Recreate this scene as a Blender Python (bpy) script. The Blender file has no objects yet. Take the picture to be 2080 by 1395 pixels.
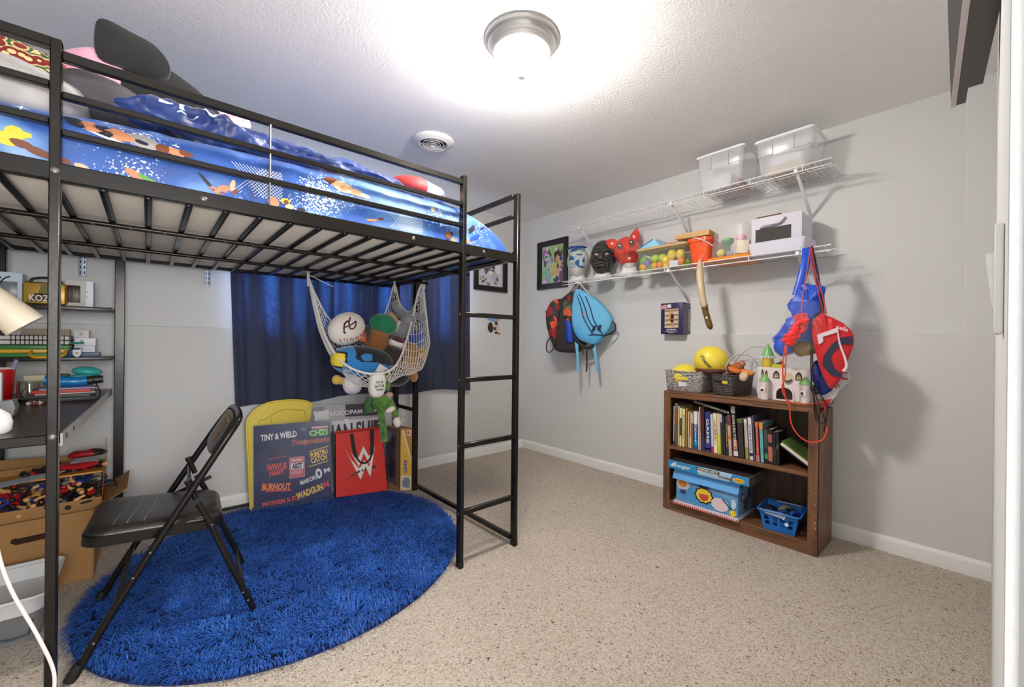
import bpy, bmesh, math, random
from mathutils import Matrix, Vector, Euler, noise
random.seed(7)
PI = math.pi
SC = bpy.context.scene
COL = SC.collection
R = math.radians

# ------------------------------------------------------------------ materials
def lin(c):
    out = []
    for x in c[:3]:
        x = x / 255.0
        out.append(x / 12.92 if x <= 0.04045 else ((x + 0.055) / 1.055) ** 2.4)
    return (out[0], out[1], out[2], 1.0)

_mats = {}
def mat(name, col=(128, 128, 128), rough=0.5, metal=0.0, spec=0.5, bump=None, var=None, alpha=1.0,
        trans=0.0, emis=None, coat=0.0, sheen=0.0, var2=None, ior=1.45):
    """Procedural principled material. bump=(scale,strength) var=(scale,amount,other colour)"""
    if name in _mats:
        return _mats[name]
    m = bpy.data.materials.new(name)
    m.use_nodes = True
    nt = m.node_tree
    b = nt.nodes['Principled BSDF']
    b.inputs['Base Color'].default_value = lin(col)
    b.inputs['Roughness'].default_value = rough
    b.inputs['Metallic'].default_value = metal
    b.inputs['Specular IOR Level'].default_value = spec
    b.inputs['Alpha'].default_value = alpha
    b.inputs['Transmission Weight'].default_value = trans
    b.inputs['IOR'].default_value = ior
    b.inputs['Coat Weight'].default_value = coat
    b.inputs['Sheen Weight'].default_value = sheen
    if emis:
        b.inputs['Emission Color'].default_value = lin(emis[0])
        b.inputs['Emission Strength'].default_value = emis[1]
    tc = None
    if bump or var:
        tc = nt.nodes.new('ShaderNodeTexCoord')
    if var:
        n = nt.nodes.new('ShaderNodeTexNoise')
        n.inputs['Scale'].default_value = var[0]
        n.inputs['Detail'].default_value = 4
        nt.links.new(tc.outputs['Object'], n.inputs['Vector'])
        mx = nt.nodes.new('ShaderNodeMix')
        mx.data_type = 'RGBA'
        mx.inputs[6].default_value = lin(col)
        mx.inputs[7].default_value = lin(var[2] if len(var) > 2 else [c * 0.6 for c in col])
        rmp = nt.nodes.new('ShaderNodeMapRange')
        rmp.inputs['From Min'].default_value = 0.5 - 0.5 / max(var[3] if len(var) > 3 else 1.6, 0.01)
        rmp.inputs['From Max'].default_value = 0.5 + 0.5 / max(var[3] if len(var) > 3 else 1.6, 0.01)
        rmp.inputs['To Max'].default_value = var[1]
        nt.links.new(n.outputs['Fac'], rmp.inputs['Value'])
        nt.links.new(rmp.outputs['Result'], mx.inputs[0])
        nt.links.new(mx.outputs[2], b.inputs['Base Color'])
    if bump:
        n2 = nt.nodes.new('ShaderNodeTexNoise')
        n2.inputs['Scale'].default_value = bump[0]
        n2.inputs['Detail'].default_value = 3
        nt.links.new(tc.outputs['Object'], n2.inputs['Vector'])
        bp = nt.nodes.new('ShaderNodeBump')
        bp.inputs['Strength'].default_value = bump[1]
        bp.inputs['Distance'].default_value = bump[2] if len(bump) > 2 else 0.01
        nt.links.new(n2.outputs['Fac'], bp.inputs['Height'])
        nt.links.new(bp.outputs['Normal'], b.inputs['Normal'])
    _mats[name] = m
    return m

def C(r, g, b, rough=0.55):
    return mat('paint_%d_%d_%d_%d' % (r, g, b, int(rough * 100)), (r, g, b), rough)

# ------------------------------------------------------------------ mesh builder
_rb = {}
def _rbox(sx, sy, sz, r, seg):
    key = (round(sx, 5), round(sy, 5), round(sz, 5), round(r, 5), seg)
    if key not in _rb:
        bm = bmesh.new()
        bmesh.ops.create_cube(bm, size=1.0)
        for v in bm.verts:
            v.co = Vector((v.co.x * sx, v.co.y * sy, v.co.z * sz))
        if r > 0:
            r = min(r, 0.49 * min(sx, sy, sz))
            bmesh.ops.bevel(bm, geom=list(bm.edges), offset=r, segments=seg, profile=0.5, affect='EDGES', clamp_overlap=True)
        bm.verts.ensure_lookup_table()
        _rb[key] = ([v.co.copy() for v in bm.verts], [[v.index for v in f.verts] for f in bm.faces])
        bm.free()
    return _rb[key]

_tx = {}
def _text(s, bold, ext, shear):
    key = (s, bold, ext, shear)
    if key not in _tx:
        cu = bpy.data.curves.new('lettering', 'FONT')
        cu.body = s
        cu.size = 1.0
        cu.resolution_u = 2
        cu.offset = bold
        cu.extrude = ext
        cu.shear = shear
        ob = bpy.data.objects.new('lettering', cu)
        COL.objects.link(ob)
        dg = bpy.context.evaluated_depsgraph_get()
        dg.update()
        me = bpy.data.meshes.new_from_object(ob.evaluated_get(dg))
        _tx[key] = ([v.co.copy() for v in me.vertices], [list(p.vertices) for p in me.polygons])
        bpy.data.objects.remove(ob)
        bpy.data.curves.remove(cu)
        bpy.data.meshes.remove(me)
    return _tx[key]

def frame(o, x, y):
    x = Vector(x).normalized(); y = Vector(y).normalized(); z = x.cross(y).normalized(); y = z.cross(x)
    m = Matrix.Identity(4)
    for i in range(3):
        m[i][0] = x[i]; m[i][1] = y[i]; m[i][2] = z[i]; m[i][3] = o[i]
    return m

class MB:
    def __init__(s):
        s.v = []; s.f = []; s.m = []
    def add(s, vs, fs, m=0, M=None):
        b = len(s.v)
        if M is None:
            s.v.extend(Vector(v) for v in vs)
        else:
            s.v.extend(M @ Vector(v) for v in vs)
        for f in fs:
            s.f.append([b + i for i in f]); s.m.append(m)
        return s
    def box(s, c, size, m=0, rot=None, r=0.0, seg=2):
        vs, fs = _rbox(size[0], size[1], size[2], r, seg)
        M = Matrix.Translation(c)
        if rot is not None:
            M = M @ (Euler(rot).to_matrix().to_4x4() if not isinstance(rot, Matrix) else rot.to_4x4())
        return s.add(vs, fs, m, M)
    def b2(s, a, b, m=0, r=0.0, seg=2):
        c = [(a[i] + b[i]) / 2 for i in range(3)]
        z = [abs(b[i] - a[i]) for i in range(3)]
        return s.box(c, z, m, None, r, seg)
    def bar(s, a, b, w, h, m=0, up=(0, 0, 1), r=0.0):
        a = Vector(a); b = Vector(b); d = b - a
        x = d.normalized(); up = Vector(up)
        y = up.cross(x)
        if y.length < 1e-4:
            y = Vector((0, 1, 0)).cross(x)
        y.normalize(); z = x.cross(y)
        rot = Matrix((x, y, z)).transposed()
        return s.box((a + b) / 2, (d.length, w, h), m, rot, r)
    def tube(s, pts, r, n=8, m=0, closed=False, caps=True, flat=1.0):
        pts = [Vector(p) for p in pts]
        k = len(pts)
        rr = r if isinstance(r, (list, tuple)) else [r] * k
        tang = []
        for i in range(k):
            a = pts[(i - 1) % k] if (closed or i > 0) else pts[i]
            b = pts[(i + 1) % k] if (closed or i < k - 1) else pts[i]
            t = b - a
            tang.append(t.normalized() if t.length > 1e-9 else Vector((0, 0, 1)))
        u = tang[0].orthogonal().normalized()
        if flat != 1.0:
            u = tang[0].cross(Vector((0, 0, 1)))
            u = u.normalized() if u.length > 0.25 else Vector((0.3, -0.95, 0)).normalized()
        vs = []; fs = []
        for i in range(k):
            t = tang[i]
            u = (u - t * u.dot(t))
            u = u.normalized() if u.length > 1e-6 else t.orthogonal().normalized()
            w = t.cross(u)
            for j in range(n):
                a = 2 * PI * j / n
                vs.append(pts[i] + (u * math.cos(a) + w * math.sin(a) * flat) * rr[i])
        rng = k if closed else k - 1
        for i in range(rng):
            i2 = (i + 1) % k
            for j in range(n):
                j2 = (j + 1) % n
                fs.append([i * n + j, i * n + j2, i2 * n + j2, i2 * n + j])
        if caps and not closed:
            fs.append([j for j in range(n)][::-1])
            fs.append([(k - 1) * n + j for j in range(n)])
        return s.add(vs, fs, m)
    def lathe(s, prof, n=24, m=0, M=None, sx=1.0, sy=1.0):
        vs = []; fs = []
        k = len(prof)
        for (r, z) in prof:
            for j in range(n):
                a = 2 * PI * j / n
                vs.append((r * math.cos(a) * sx, r * math.sin(a) * sy, z))
        for i in range(k - 1):
            for j in range(n):
                j2 = (j + 1) % n
                fs.append([i * n + j, i * n + j2, (i + 1) * n + j2, (i + 1) * n + j])
        if prof[0][0] > 1e-6:
            fs.append([j for j in range(n)][::-1])
        if prof[-1][0] > 1e-6:
            fs.append([(k - 1) * n + j for j in range(n)])
        return s.add(vs, fs, m, M)
    def grid(s, fn, nu, nv, m=0, cu=False, cv=False, M=None):
        vs = []; fs = []
        for i in range(nu):
            for j in range(nv):
                vs.append(fn(i / (nu if cu else nu - 1), j / (nv if cv else nv - 1)))
        for i in range(nu if cu else nu - 1):
            for j in range(nv if cv else nv - 1):
                i2 = (i + 1) % nu; j2 = (j + 1) % nv
                f = [i * nv + j, i2 * nv + j, i2 * nv + j2, i * nv + j2]
                fs.append(f)
        if callable(m):
            b = len(s.v)
            s.v.extend((M @ Vector(v)) if M else Vector(v) for v in vs)
            for f in fs:
                c = sum((Vector(vs[i]) for i in f), Vector()) / 4
                s.f.append([b + i for i in f]); s.m.append(m(c))
            return s
        return s.add(vs, fs, m, M)
    def prism(s, poly, z0, z1, m=0, M=None):
        n = len(poly)
        area = sum(poly[i][0] * poly[(i + 1) % n][1] - poly[(i + 1) % n][0] * poly[i][1] for i in range(n))
        if area < 0:
            poly = poly[::-1]
        vs = [(p[0], p[1], z0) for p in poly] + [(p[0], p[1], z1) for p in poly]
        fs = [list(range(n))[::-1], [n + i for i in range(n)]]
        for i in range(n):
            j = (i + 1) % n
            fs.append([i, j, n + j, n + i])
        return s.add(vs, fs, m, M)
    def ell(s, c, rad, m=0, rot=None, nu=18, nv=12, p=1.0, fn=None):
        M = Matrix.Translation(c)
        if rot is not None:
            M = M @ (Euler(rot).to_matrix().to_4x4() if not isinstance(rot, Matrix) else rot.to_4x4())
        sg = lambda x, e: math.copysign(abs(x) ** e, x)
        vs = []; fs = []
        for i in range(nv + 1):
            ph = -PI / 2 + PI * i / nv
            for j in range(nu):
                th = 2 * PI * j / nu
                v = Vector((sg(math.cos(ph), p) * sg(math.cos(th), p) * rad[0],
                            sg(math.cos(ph), p) * sg(math.sin(th), p) * rad[1],
                            sg(math.sin(ph), p) * rad[2]))
                if fn: v = fn(v)
                vs.append(v)
        for i in range(nv):
            for j in range(nu):
                j2 = (j + 1) % nu
                fs.append([i * nu + j, i * nu + j2, (i + 1) * nu + j2, (i + 1) * nu + j])
        if callable(m):
            b = len(s.v)
            s.v.extend(M @ v for v in vs)
            for f in fs:
                cc = sum((vs[i] for i in f), Vector()) / 4
                s.f.append([b + i for i in f]); s.m.append(m(cc))
            return s
        return s.add(vs, fs, m, M)
    def text(s, t, w, h, M, m=0, bold=0.01, ext=0.0, shear=0.0, warp=None):
        vs, fs = _text(t, bold, 0.0, shear)
        if not vs: return s
        x0 = min(v.x for v in vs); x1 = max(v.x for v in vs); y0 = min(v.y for v in vs); y1 = max(v.y for v in vs)
        kx = w / max(x1 - x0, 1e-6); ky = h / max(y1 - y0, 1e-6)
        if h is None: ky = kx
        nv = [Vector(((v.x - (x0 + x1) / 2) * kx, (v.y - (y0 + y1) / 2) * ky, ext)) for v in vs]
        if warp: nv = [Vector(warp(v)) for v in nv]
        return s.add(nv, fs, m, M)
    def poly(s, pts, M, m=0, off=0.0):
        n = len(pts)
        return s.add([(p[0], p[1], off) for p in pts], [list(range(n))], m, M)
    def noise(s, amp, scale, seed=0.0):
        for v in s.v:
            d = noise.noise_vector(v * scale + Vector((seed, seed * 1.7, seed * 0.3)))
            v += d * amp
        return s
    def xf(s, M, start=0):
        for i in range(start, len(s.v)):
            s.v[i] = M @ s.v[i]
        return s
    def build(s, name, mats, parent=None, ang=38, loc=None):
        me = bpy.data.meshes.new(name)
        P_ = PRE[0]
        s.v = [P_ @ v for v in s.v]
        if not isinstance(mats, (list, tuple)): mats = [mats]
        if parent is not None:
            Mi = FR[parent].inverted()
        else:
            xs = [v.x for v in s.v]; ys = [v.y for v in s.v]; zs = [v.z for v in s.v]
            o = loc or ((min(xs) + max(xs)) / 2, (min(ys) + max(ys)) / 2, min(zs))
            Mi = Matrix.Translation(o).inverted()
        me.from_pydata([tuple(Mi @ v) for v in s.v], [], s.f)
        for mt in mats: me.materials.append(mt)
        if len(mats) > 1:
            me.polygons.foreach_set('material_index', [min(i, len(mats) - 1) for i in s.m])
        me.polygons.foreach_set('use_smooth', [True] * len(me.polygons))
        me.validate()
        me.update()
        try:
            me.set_sharp_from_angle(angle=R(ang))
        except Exception:
            pass
        ob = bpy.data.objects.new(name, me)
        COL.objects.link(ob)
        if parent is not None:
            ob.parent = parent
            FR[ob] = FR[parent]
        else:
            ob.location = Mi.inverted().translation
            FR[ob] = Mi.inverted()
        return ob

FR = {}
# placement of a group: turn coordinates measured round one anchor into the place where the group stands
PRE = [Matrix.Identity(4)]
def place(a=None, b=None, k=1.0):
    PRE[0] = Matrix.Identity(4) if a is None else Matrix.Translation(b) @ Matrix.Scale(k, 4) @ Matrix.Translation(-Vector(a))
def tag(o, label, cat, group=None, kind=None):
    o['label'] = label; o['category'] = cat
    if group: o['group'] = group
    if kind: o['kind'] = kind
    return o

def thing(name, label, cat, loc=(0, 0, 0), rz=0.0, group=None):
    o = bpy.data.objects.new(name, None)
    o.empty_display_size = 0.05
    loc = PRE[0] @ Vector(loc)
    o.location = loc; o.rotation_euler = (0, 0, rz)
    COL.objects.link(o)
    FR[o] = Matrix.Translation(loc) @ Matrix.Rotation(rz, 4, 'Z')
    return tag(o, label, cat, group)

def struct(mb, name, mats, ang=30):
    o = mb.build(name, mats, None, ang)
    o['kind'] = 'structure'
    return o

def dup(root, loc, rz=None, label=None, scale=None):
    r = root.copy(); COL.objects.link(r)
    r.location = loc
    if rz is not None: r.rotation_euler = (0, 0, rz)
    if scale is not None: r.scale = scale
    if label: r['label'] = label
    for ch in list(root.children):
        c = ch.copy(); COL.objects.link(c); c.parent = r
        for g in list(ch.children):
            d = g.copy(); COL.objects.link(d); d.parent = c
    return r

def sm(t): return t * t * (3 - 2 * t)
def lerp(a, b, t): return a + (b - a) * t
def path(pts, n=8):
    """Catmull-Rom resample"""
    P = [Vector(p) for p in pts]
    P = [P[0] * 2 - P[1]] + P + [P[-1] * 2 - P[-2]]
    out = []
    for i in range(1, len(P) - 2):
        for k in range(n):
            t = k / n
            a, b, c, d = P[i - 1], P[i], P[i + 1], P[i + 2]
            out.append(0.5 * ((2 * b) + (c - a) * t + (2 * a - 5 * b + 4 * c - d) * t * t + (3 * b - a - 3 * c + d) * t ** 3))
    out.append(P[-2])
    return out
def interp(x, table):
    if x <= table[0][0]: return table[0][1]
    for (a, va), (b, vb) in zip(table, table[1:]):
        if x <= b: return lerp(va, vb, (x - a) / (b - a))
    return table[-1][1]
# ================================================================== ROOM
CZ = 2.447
XR = 3.064; XU = 3.112; YB = 3.33; YU = 3.37; XL = -0.66; LED = 1.202

def carpet_mat():
    m = bpy.data.materials.new('beige_frieze_carpet'); m.use_nodes = True
    nt = m.node_tree; b = nt.nodes['Principled BSDF']
    b.inputs['Roughness'].default_value = 0.95; b.inputs['Specular IOR Level'].default_value = 0.1
    tc = nt.nodes.new('ShaderNodeTexCoord')
    # warped noise flecks
    n1 = nt.nodes.new('ShaderNodeTexNoise'); n1.inputs['Scale'].default_value = 150; n1.inputs['Detail'].default_value = 3; n1.inputs['Distortion'].default_value = 1.2
    n2 = nt.nodes.new('ShaderNodeTexNoise'); n2.inputs['Scale'].default_value = 62; n2.inputs['Detail'].default_value = 3; n2.inputs['Distortion'].default_value = 0.8
    n3 = nt.nodes.new('ShaderNodeTexNoise'); n3.inputs['Scale'].default_value = 3.2; n3.inputs['Detail'].default_value = 2
    for n in (n1, n2, n3): nt.links.new(tc.outputs['Object'], n.inputs['Vector'])
    r1 = nt.nodes.new('ShaderNodeValToRGB')
    e = r1.color_ramp.elements
    e[0].position = 0.29; e[0].color = lin((112, 94, 78))
    e[1].position = 0.47; e[1].color = lin((212, 198, 182))
    x = e.new(0.37); x.color = lin((182, 165, 148))
    x = e.new(0.62); x.color = lin((228, 218, 206))
    nt.links.new(n1.outputs['Fac'], r1.inputs['Fac'])
    r2 = nt.nodes.new('ShaderNodeValToRGB')
    e = r2.color_ramp.elements
    e[0].position = 0.28; e[0].color = lin((120, 100, 84))
    e[1].position = 0.36; e[1].color = (1, 1, 1, 1)
    nt.links.new(n2.outputs['Fac'], r2.inputs['Fac'])
    mx = nt.nodes.new('ShaderNodeMix'); mx.data_type = 'RGBA'; mx.blend_type = 'MULTIPLY'; mx.inputs[0].default_value = 0.85
    nt.links.new(r1.outputs['Color'], mx.inputs[6]); nt.links.new(r2.outputs['Color'], mx.inputs[7])
    mx2 = nt.nodes.new('ShaderNodeMix'); mx2.data_type = 'RGBA'; mx2.blend_type = 'MULTIPLY'; mx2.inputs[0].default_value = 0.12
    nt.links.new(mx.outputs[2], mx2.inputs[6]); nt.links.new(n3.outputs['Fac'], mx2.inputs[7])
    nt.links.new(mx2.outputs[2], b.inputs['Base Color'])
    bp = nt.nodes.new('ShaderNodeBump'); bp.inputs['Strength'].default_value = 0.9; bp.inputs['Distance'].default_value = 0.012
    nt.links.new(n1.outputs['Fac'], bp.inputs['Height']); nt.links.new(bp.outputs['Normal'], b.inputs['Normal'])
    return m

def plaster(name, col, scale, st):
    m = bpy.data.materials.new(name); m.use_nodes = True
    nt = m.node_tree; b = nt.nodes['Principled BSDF']
    b.inputs['Base Color'].default_value = lin(col); b.inputs['Roughness'].default_value = 0.85; b.inputs['Specular IOR Level'].default_value = 0.2
    tc = nt.nodes.new('ShaderNodeTexCoord')
    n = nt.nodes.new('ShaderNodeTexNoise'); n.inputs['Scale'].default_value = scale; n.inputs['Detail'].default_value = 5; n.inputs['Roughness'].default_value = 0.6
    bp = nt.nodes.new('ShaderNodeBump'); bp.inputs['Strength'].default_value = st; bp.inputs['Distance'].default_value = 0.006
    nt.links.new(tc.outputs['Object'], n.inputs['Vector']); nt.links.new(n.outputs['Fac'], bp.inputs['Height']); nt.links.new(bp.outputs['Normal'], b.inputs['Normal'])
    return m

M_wall = plaster('pale_grey_wall_paint', (212, 212, 211), 60, 0.25)
M_ceil = plaster('textured_ceiling_paint', (243, 242, 240), 75, 0.55)
M_trim = mat('dimmed_white_trim', (196, 196, 199), 0.4)  # same paint as the baseboards, darkened because the casing is lit too strongly
M_carpet = carpet_mat()

mb = MB(); mb.b2((XL - 0.1, -2.2, -0.05), (XU + 0.2, YU + 0.2, 0.0)); struct(mb, 'floor', M_carpet)
mb = MB(); mb.b2((XL - 0.1, -0.15, CZ), (XU + 0.2, YU + 0.2, CZ + 0.1)); struct(mb, 'ceiling', M_ceil)
# right wall: thicker lower part, shallow recess above it, flush pier beside the door wall
mb = MB()
rc = 0.005
Pq = [(XR, -0.1, 0), (XR, YB + 0.3, 0), (XR, YB + 0.3, LED - rc), (XR, 0.09 - rc, LED - rc), (XR, 0.09 - rc, CZ), (XR, -0.1, CZ),
      (XR + rc, YB + 0.3, LED), (XR + rc, 0.09, LED), (XR + rc, 0.09, CZ), (XR + 0.25, YB + 0.3, LED), (XR + 0.25, 0.09, LED), (XR + 0.25, 0.09, CZ),
      (XR + 0.25, -0.1, 0), (XR + 0.25, YB + 0.3, 0), (XR + 0.25, -0.1, CZ)]
mb.add(Pq, [[0, 5, 4, 3, 2, 1], [2, 3, 7, 6], [3, 4, 8, 7], [6, 7, 10, 9], [7, 8, 11, 10], [0, 1, 13, 12], [0, 12, 14, 5], [12, 13, 9, 10, 11, 14], [5, 14, 11, 8, 4], [1, 2, 6, 9, 13]])
mb.b2((XU, 0.09, LED - 0.02), (XR + 0.25, YU + 0.3, CZ))
struct(mb, 'wall_right', M_wall)
# back wall with window opening above the ledge
WX0, WX1, WZ0, WZ1 = 0.50, 2.22, LED, 1.96
mb = MB()
mb.b2((XL - 0.1, YB, 0), (XR + 0.02, YB + 0.3, LED), r=0.006)
mb.b2((XL - 0.1, YU, LED - 0.02), (WX0, YU + 0.2, CZ))
mb.b2((WX1, YU, LED - 0.02), (XU + 0.02, YU + 0.2, CZ))
mb.b2((WX0, YU, WZ1), (WX1, YU + 0.2, CZ))
struct(mb, 'wall_back', M_wall)
mb = MB(); mb.b2((XL - 0.1, 0.0, 0), (XL, YU + 0.1, CZ)); struct(mb, 'wall_left', M_wall)
# wall with the doorway the picture was taken from
YN = -0.0085
mb = MB(); mb.b2((0.50, YN - 0.13, 0), (XR + 0.05, YN, CZ)); struct(mb, 'wall_front', M_wall)
# door casing on the right of the doorway: stepped profile
mb = MB()
prof = [(0.0, 0.0), (0.0, -0.010), (-0.006, -0.011), (-0.010, -0.014), (-0.024, -0.014), (-0.028, -0.018), (-0.040, -0.019), (-0.046, -0.016), (-0.052, -0.019), (-0.07, -0.019), (-0.07, 0.0)]
mb.prism([(0.512 + p[1], YN + 0.0005 + p[0]) for p in prof], 0, 2.06)
mb.b2((0.49, YN - 0.14, 0), (0.4985, YN - 0.07, 2.06))
struct(mb, 'trim_1', M_trim, 20)
# baseboards: thin boards with a rounded top
def baseboard(name, a, b, nrm):
    mb = MB()
    a = Vector(a); b = Vector(b); n = Vector(nrm)
    x = (b - a).normalized()
    M = frame(a, n, (0, 0, 1))
    L = (b - a).length
    prof = [(0, 0), (0.013, 0), (0.013, 0.062), (0.011, 0.072), (0.006, 0.079), (0.004, 0.085), (0, 0.085)]
    z = M.to_3x3() @ Vector((0, 0, 1))
    sgn = 1 if z.dot(x) > 0 else -1
    mb.prism(prof, 0, L * sgn, 0, M)
    bmf = mb
    return struct(bmf, name, mat('white_baseboard_paint', (234, 234, 232), 0.35), 25)
baseboard('baseboard_right', (XR, YN, 0), (XR, YB, 0), (-1, 0, 0))
baseboard('baseboard_back', (XL, YB, 0), (XR, YB, 0), (0, -1, 0))
baseboard('baseboard_left', (XL, 0.0, 0), (XL, YB, 0), (1, 0, 0))

# window behind the curtain
w = bpy.data.objects.new('window_1', None); w.location = ((WX0 + WX1) / 2, YU + 0.1, WZ0); COL.objects.link(w); FR[w] = Matrix.Translation(w.location)
w['kind'] = 'structure'
mb = MB()
y0, y1 = YU + 0.06, YU + 0.12
for (a, b) in (((WX0, y0, WZ0), (WX0 + 0.05, y1, WZ1)), ((WX1 - 0.05, y0, WZ0), (WX1, y1, WZ1)), ((WX0, y0, WZ0), (WX1, y1, WZ0 + 0.05)), ((WX0, y0, WZ1 - 0.05), (WX1, y1, WZ1)), (((WX0 + WX1) / 2 - 0.02, y0, WZ0), ((WX0 + WX1) / 2 + 0.02, y1, WZ1))):
    mb.b2(a, b, r=0.004)
mb.build('window_frame', M_trim, w)
mb = MB(); mb.b2((WX0 + 0.04, YU + 0.085, WZ0 + 0.04), (WX1 - 0.04, YU + 0.09, WZ1 - 0.04)); mb.build('window_pane', mat('window_glass', (235, 240, 250), 0.02, trans=1.0), w)

# ceiling lamp: nickel pan, frosted bowl and finial
LX, LY = 1.224, 1.36
t = thing('ceiling_light', 'round flush ceiling lamp with brushed nickel rim and lit frosted glass bowl', 'ceiling lamp', (LX, LY, CZ))
MT = Matrix.Translation((LX, LY, CZ))
M_nick = mat('brushed_nickel', (176, 174, 172), 0.38, 0.75)
mb = MB(); mb.lathe([(0.02, 0.0), (0.158, 0.0), (0.163, -0.006), (0.160, -0.014), (0.150, -0.020), (0.146, -0.030), (0.140, -0.040), (0.132, -0.046), (0.128, -0.056), (0.122, -0.062), (0.116, -0.060), (0.02, -0.03)], 64, 0, MT); mb.build('metal_rim', M_nick, t)
mb = MB(); prof = [(0.118, -0.055)]
for k in range(1, 15):
    a = k / 14 * PI / 2
    prof.append((0.118 * math.cos(a) ** 0.85 if k < 14 else 0.0, -0.055 - 0.105 * math.sin(a)))
mb.lathe(prof, 48, 0, MT)
M_bowl = mat('lit_frosted_glass', (255, 252, 246), 0.3, emis=((255, 248, 239), 215.0))
mb.build('glass_bowl', M_bowl, t)
mb = MB(); mb.lathe([(0.0, -0.187), (0.004, -0.185), (0.006, -0.180), (0.004, -0.174), (0.009, -0.171), (0.016, -0.165), (0.017, -0.158), (0.0, -0.154)], 20, 0, MT); mb.build('finial', M_nick, t)

# round ceiling vent
VX, VY = 1.405, 2.42
t = thing('ceiling_vent', 'round white air vent with concentric rings in the ceiling', 'vent', (VX, VY, CZ))
MT = Matrix.Translation((VX, VY, CZ))
mb = MB(); mb.lathe([(0.085, -0.002), (0.128, 0.0), (0.135, -0.004), (0.130, -0.012), (0.112, -0.022), (0.092, -0.030), (0.088, -0.026), (0.085, -0.002)], 48, 0, MT); mb.build('flange', mat('white_vent_metal', (226, 222, 218), 0.4), t)
mb = MB()
for r0 in (0.066, 0.044, 0.022):
    mb.lathe([(r0, -0.014), (r0 + 0.006, -0.030), (r0 + 0.003, -0.031), (r0 - 0.003, -0.015), (r0, -0.014)], 40, 0, MT)
for a in (0.3, 2.4, 4.5):
    mb.bar((VX, VY, CZ - 0.02), (VX + 0.09 * math.cos(a), VY + 0.09 * math.sin(a), CZ - 0.02), 0.006, 0.008)
mb.build('ring_louvre', _mats['white_vent_metal'], t)
mb = MB(); mb.lathe([(0.0, -0.004), (0.088, -0.004), (0.088, -0.001), (0.0, -0.001)], 32, 0, MT); mb.build('duct', mat('dark_duct', (28, 27, 28), 0.8), t)

# light switch on the door wall
t = thing('light_switch', 'white rocker light switch on the wall at the right edge', 'switch', (0.68, YN, 1.19))
mb = MB(); mb.box((0.70, YN + 0.0035, 1.193), (0.072, 0.007, 0.116), r=0.003); mb.build('wall_plate', mat('switch_plastic', (226, 226, 222), 0.3), t)
mb = MB(); mb.prism([(YN + 0.006, 1.163), (YN + 0.008, 1.163), (YN + 0.0135, 1.222), (YN + 0.006, 1.222)], 0.683, 0.717, 0, frame((0, 0, 0), (0, 1, 0), (0, 0, 1))); mb.build('rocker', _mats['switch_plastic'], t)

# wall outlet
t = thing('wall_outlet', 'white double wall outlet low on the back wall behind the bed post', 'outlet', (1.678, YB, 0.39))
mb = MB(); mb.box((1.678, YB - 0.003, 0.45), (0.072, 0.006, 0.118), r=0.0025); mb.build('wall_plate', _mats['switch_plastic'], t)
mb = MB()
for dz in (-0.028, 0.028):
    mb.box((1.678, YB - 0.007, 0.45 + dz), (0.036, 0.004, 0.032), 0, r=0.0015)
    for dx in (-0.007, 0.007): mb.box((1.678 + dx, YB - 0.0092, 0.452 + dz), (0.003, 0.002, 0.010), 1)
mb.build('socket', [_mats['switch_plastic'], C(40, 40, 40)], t)

# wall TV at the upper right, seen from under its lower edge
t = thing('wall_television', 'flat television on a tilting wall bracket at the upper right corner', 'television', (1.35, 0.05, 1.85))
M_tvb = mat('tv_back_plastic', (70, 66, 64), 0.5); M_tvs = mat('tv_screen', (14, 14, 20), 0.35, spec=0.2)
far = Vector((1.835, 0.0855, 1.848)); dv = Vector((-1, -0.0765, 0)).normalized(); nv = Vector((-dv.y, dv.x, 0)) * -1
if nv.y < 0: nv = -nv
up = (Vector((0, 0, 1)) + nv * 0.03).normalized()
Mtv = frame(far, dv, up)     # local x along the bottom edge towards the door, y up, z = x cross y
zs = -1 if (Mtv.to_3x3() @ Vector((0, 0, 1))).dot(nv) > 0 else 1
mb = MB(); mb.prism([(0, 0.004), (1.05, 0.004), (1.05, 0.60), (0, 0.60)], 0.003 * zs, 0.03 * zs, 0, Mtv)
mb.prism([(0.10, 0.004), (0.95, 0.004), (0.93, 0.45), (0.12, 0.45)], 0.03 * zs, 0.058 * zs, 0, Mtv); mb.build('back_shell', M_tvb, t)
mb = MB(); mb.prism([(0, 0), (1.05, 0), (1.05, 0.004), (0, 0.004)], -0.001 * zs, 0.010 * zs, 0, Mtv); mb.build('bottom_bezel', mat('tv_bezel', (196, 184, 184), 0.35, 0.2), t)
mb = MB(); mb.prism([(0, 0.004), (1.05, 0.004), (1.05, 0.60), (0, 0.60)], 0.0 * zs, 0.003 * zs, 0, Mtv); mb.build('screen', M_tvs, t)
mb = MB()
mb.b2((1.05, YN, 1.93), (1.5, YN + 0.012, 2.2)); mb.bar((1.25, YN + 0.01, 2.06), (1.25, 0.03, 2.08), 0.04, 0.02); mb.bar((1.25, 0.005, 1.86), (1.25, 0.012, 2.2), 0.03, 0.012)
mb.build('bracket', mat('black_steel_bracket', (24, 24, 26), 0.4, 0.5), t)
mb = MB(); mb.tube(path([(1.30, 0.012, 1.90), (1.31, 0.004, 1.862), (1.28, 0.008, 1.852), (1.25, 0.01, 1.885)], 6), 0.0025, 6); mb.build('cable', C(18, 18, 18), t)
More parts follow.
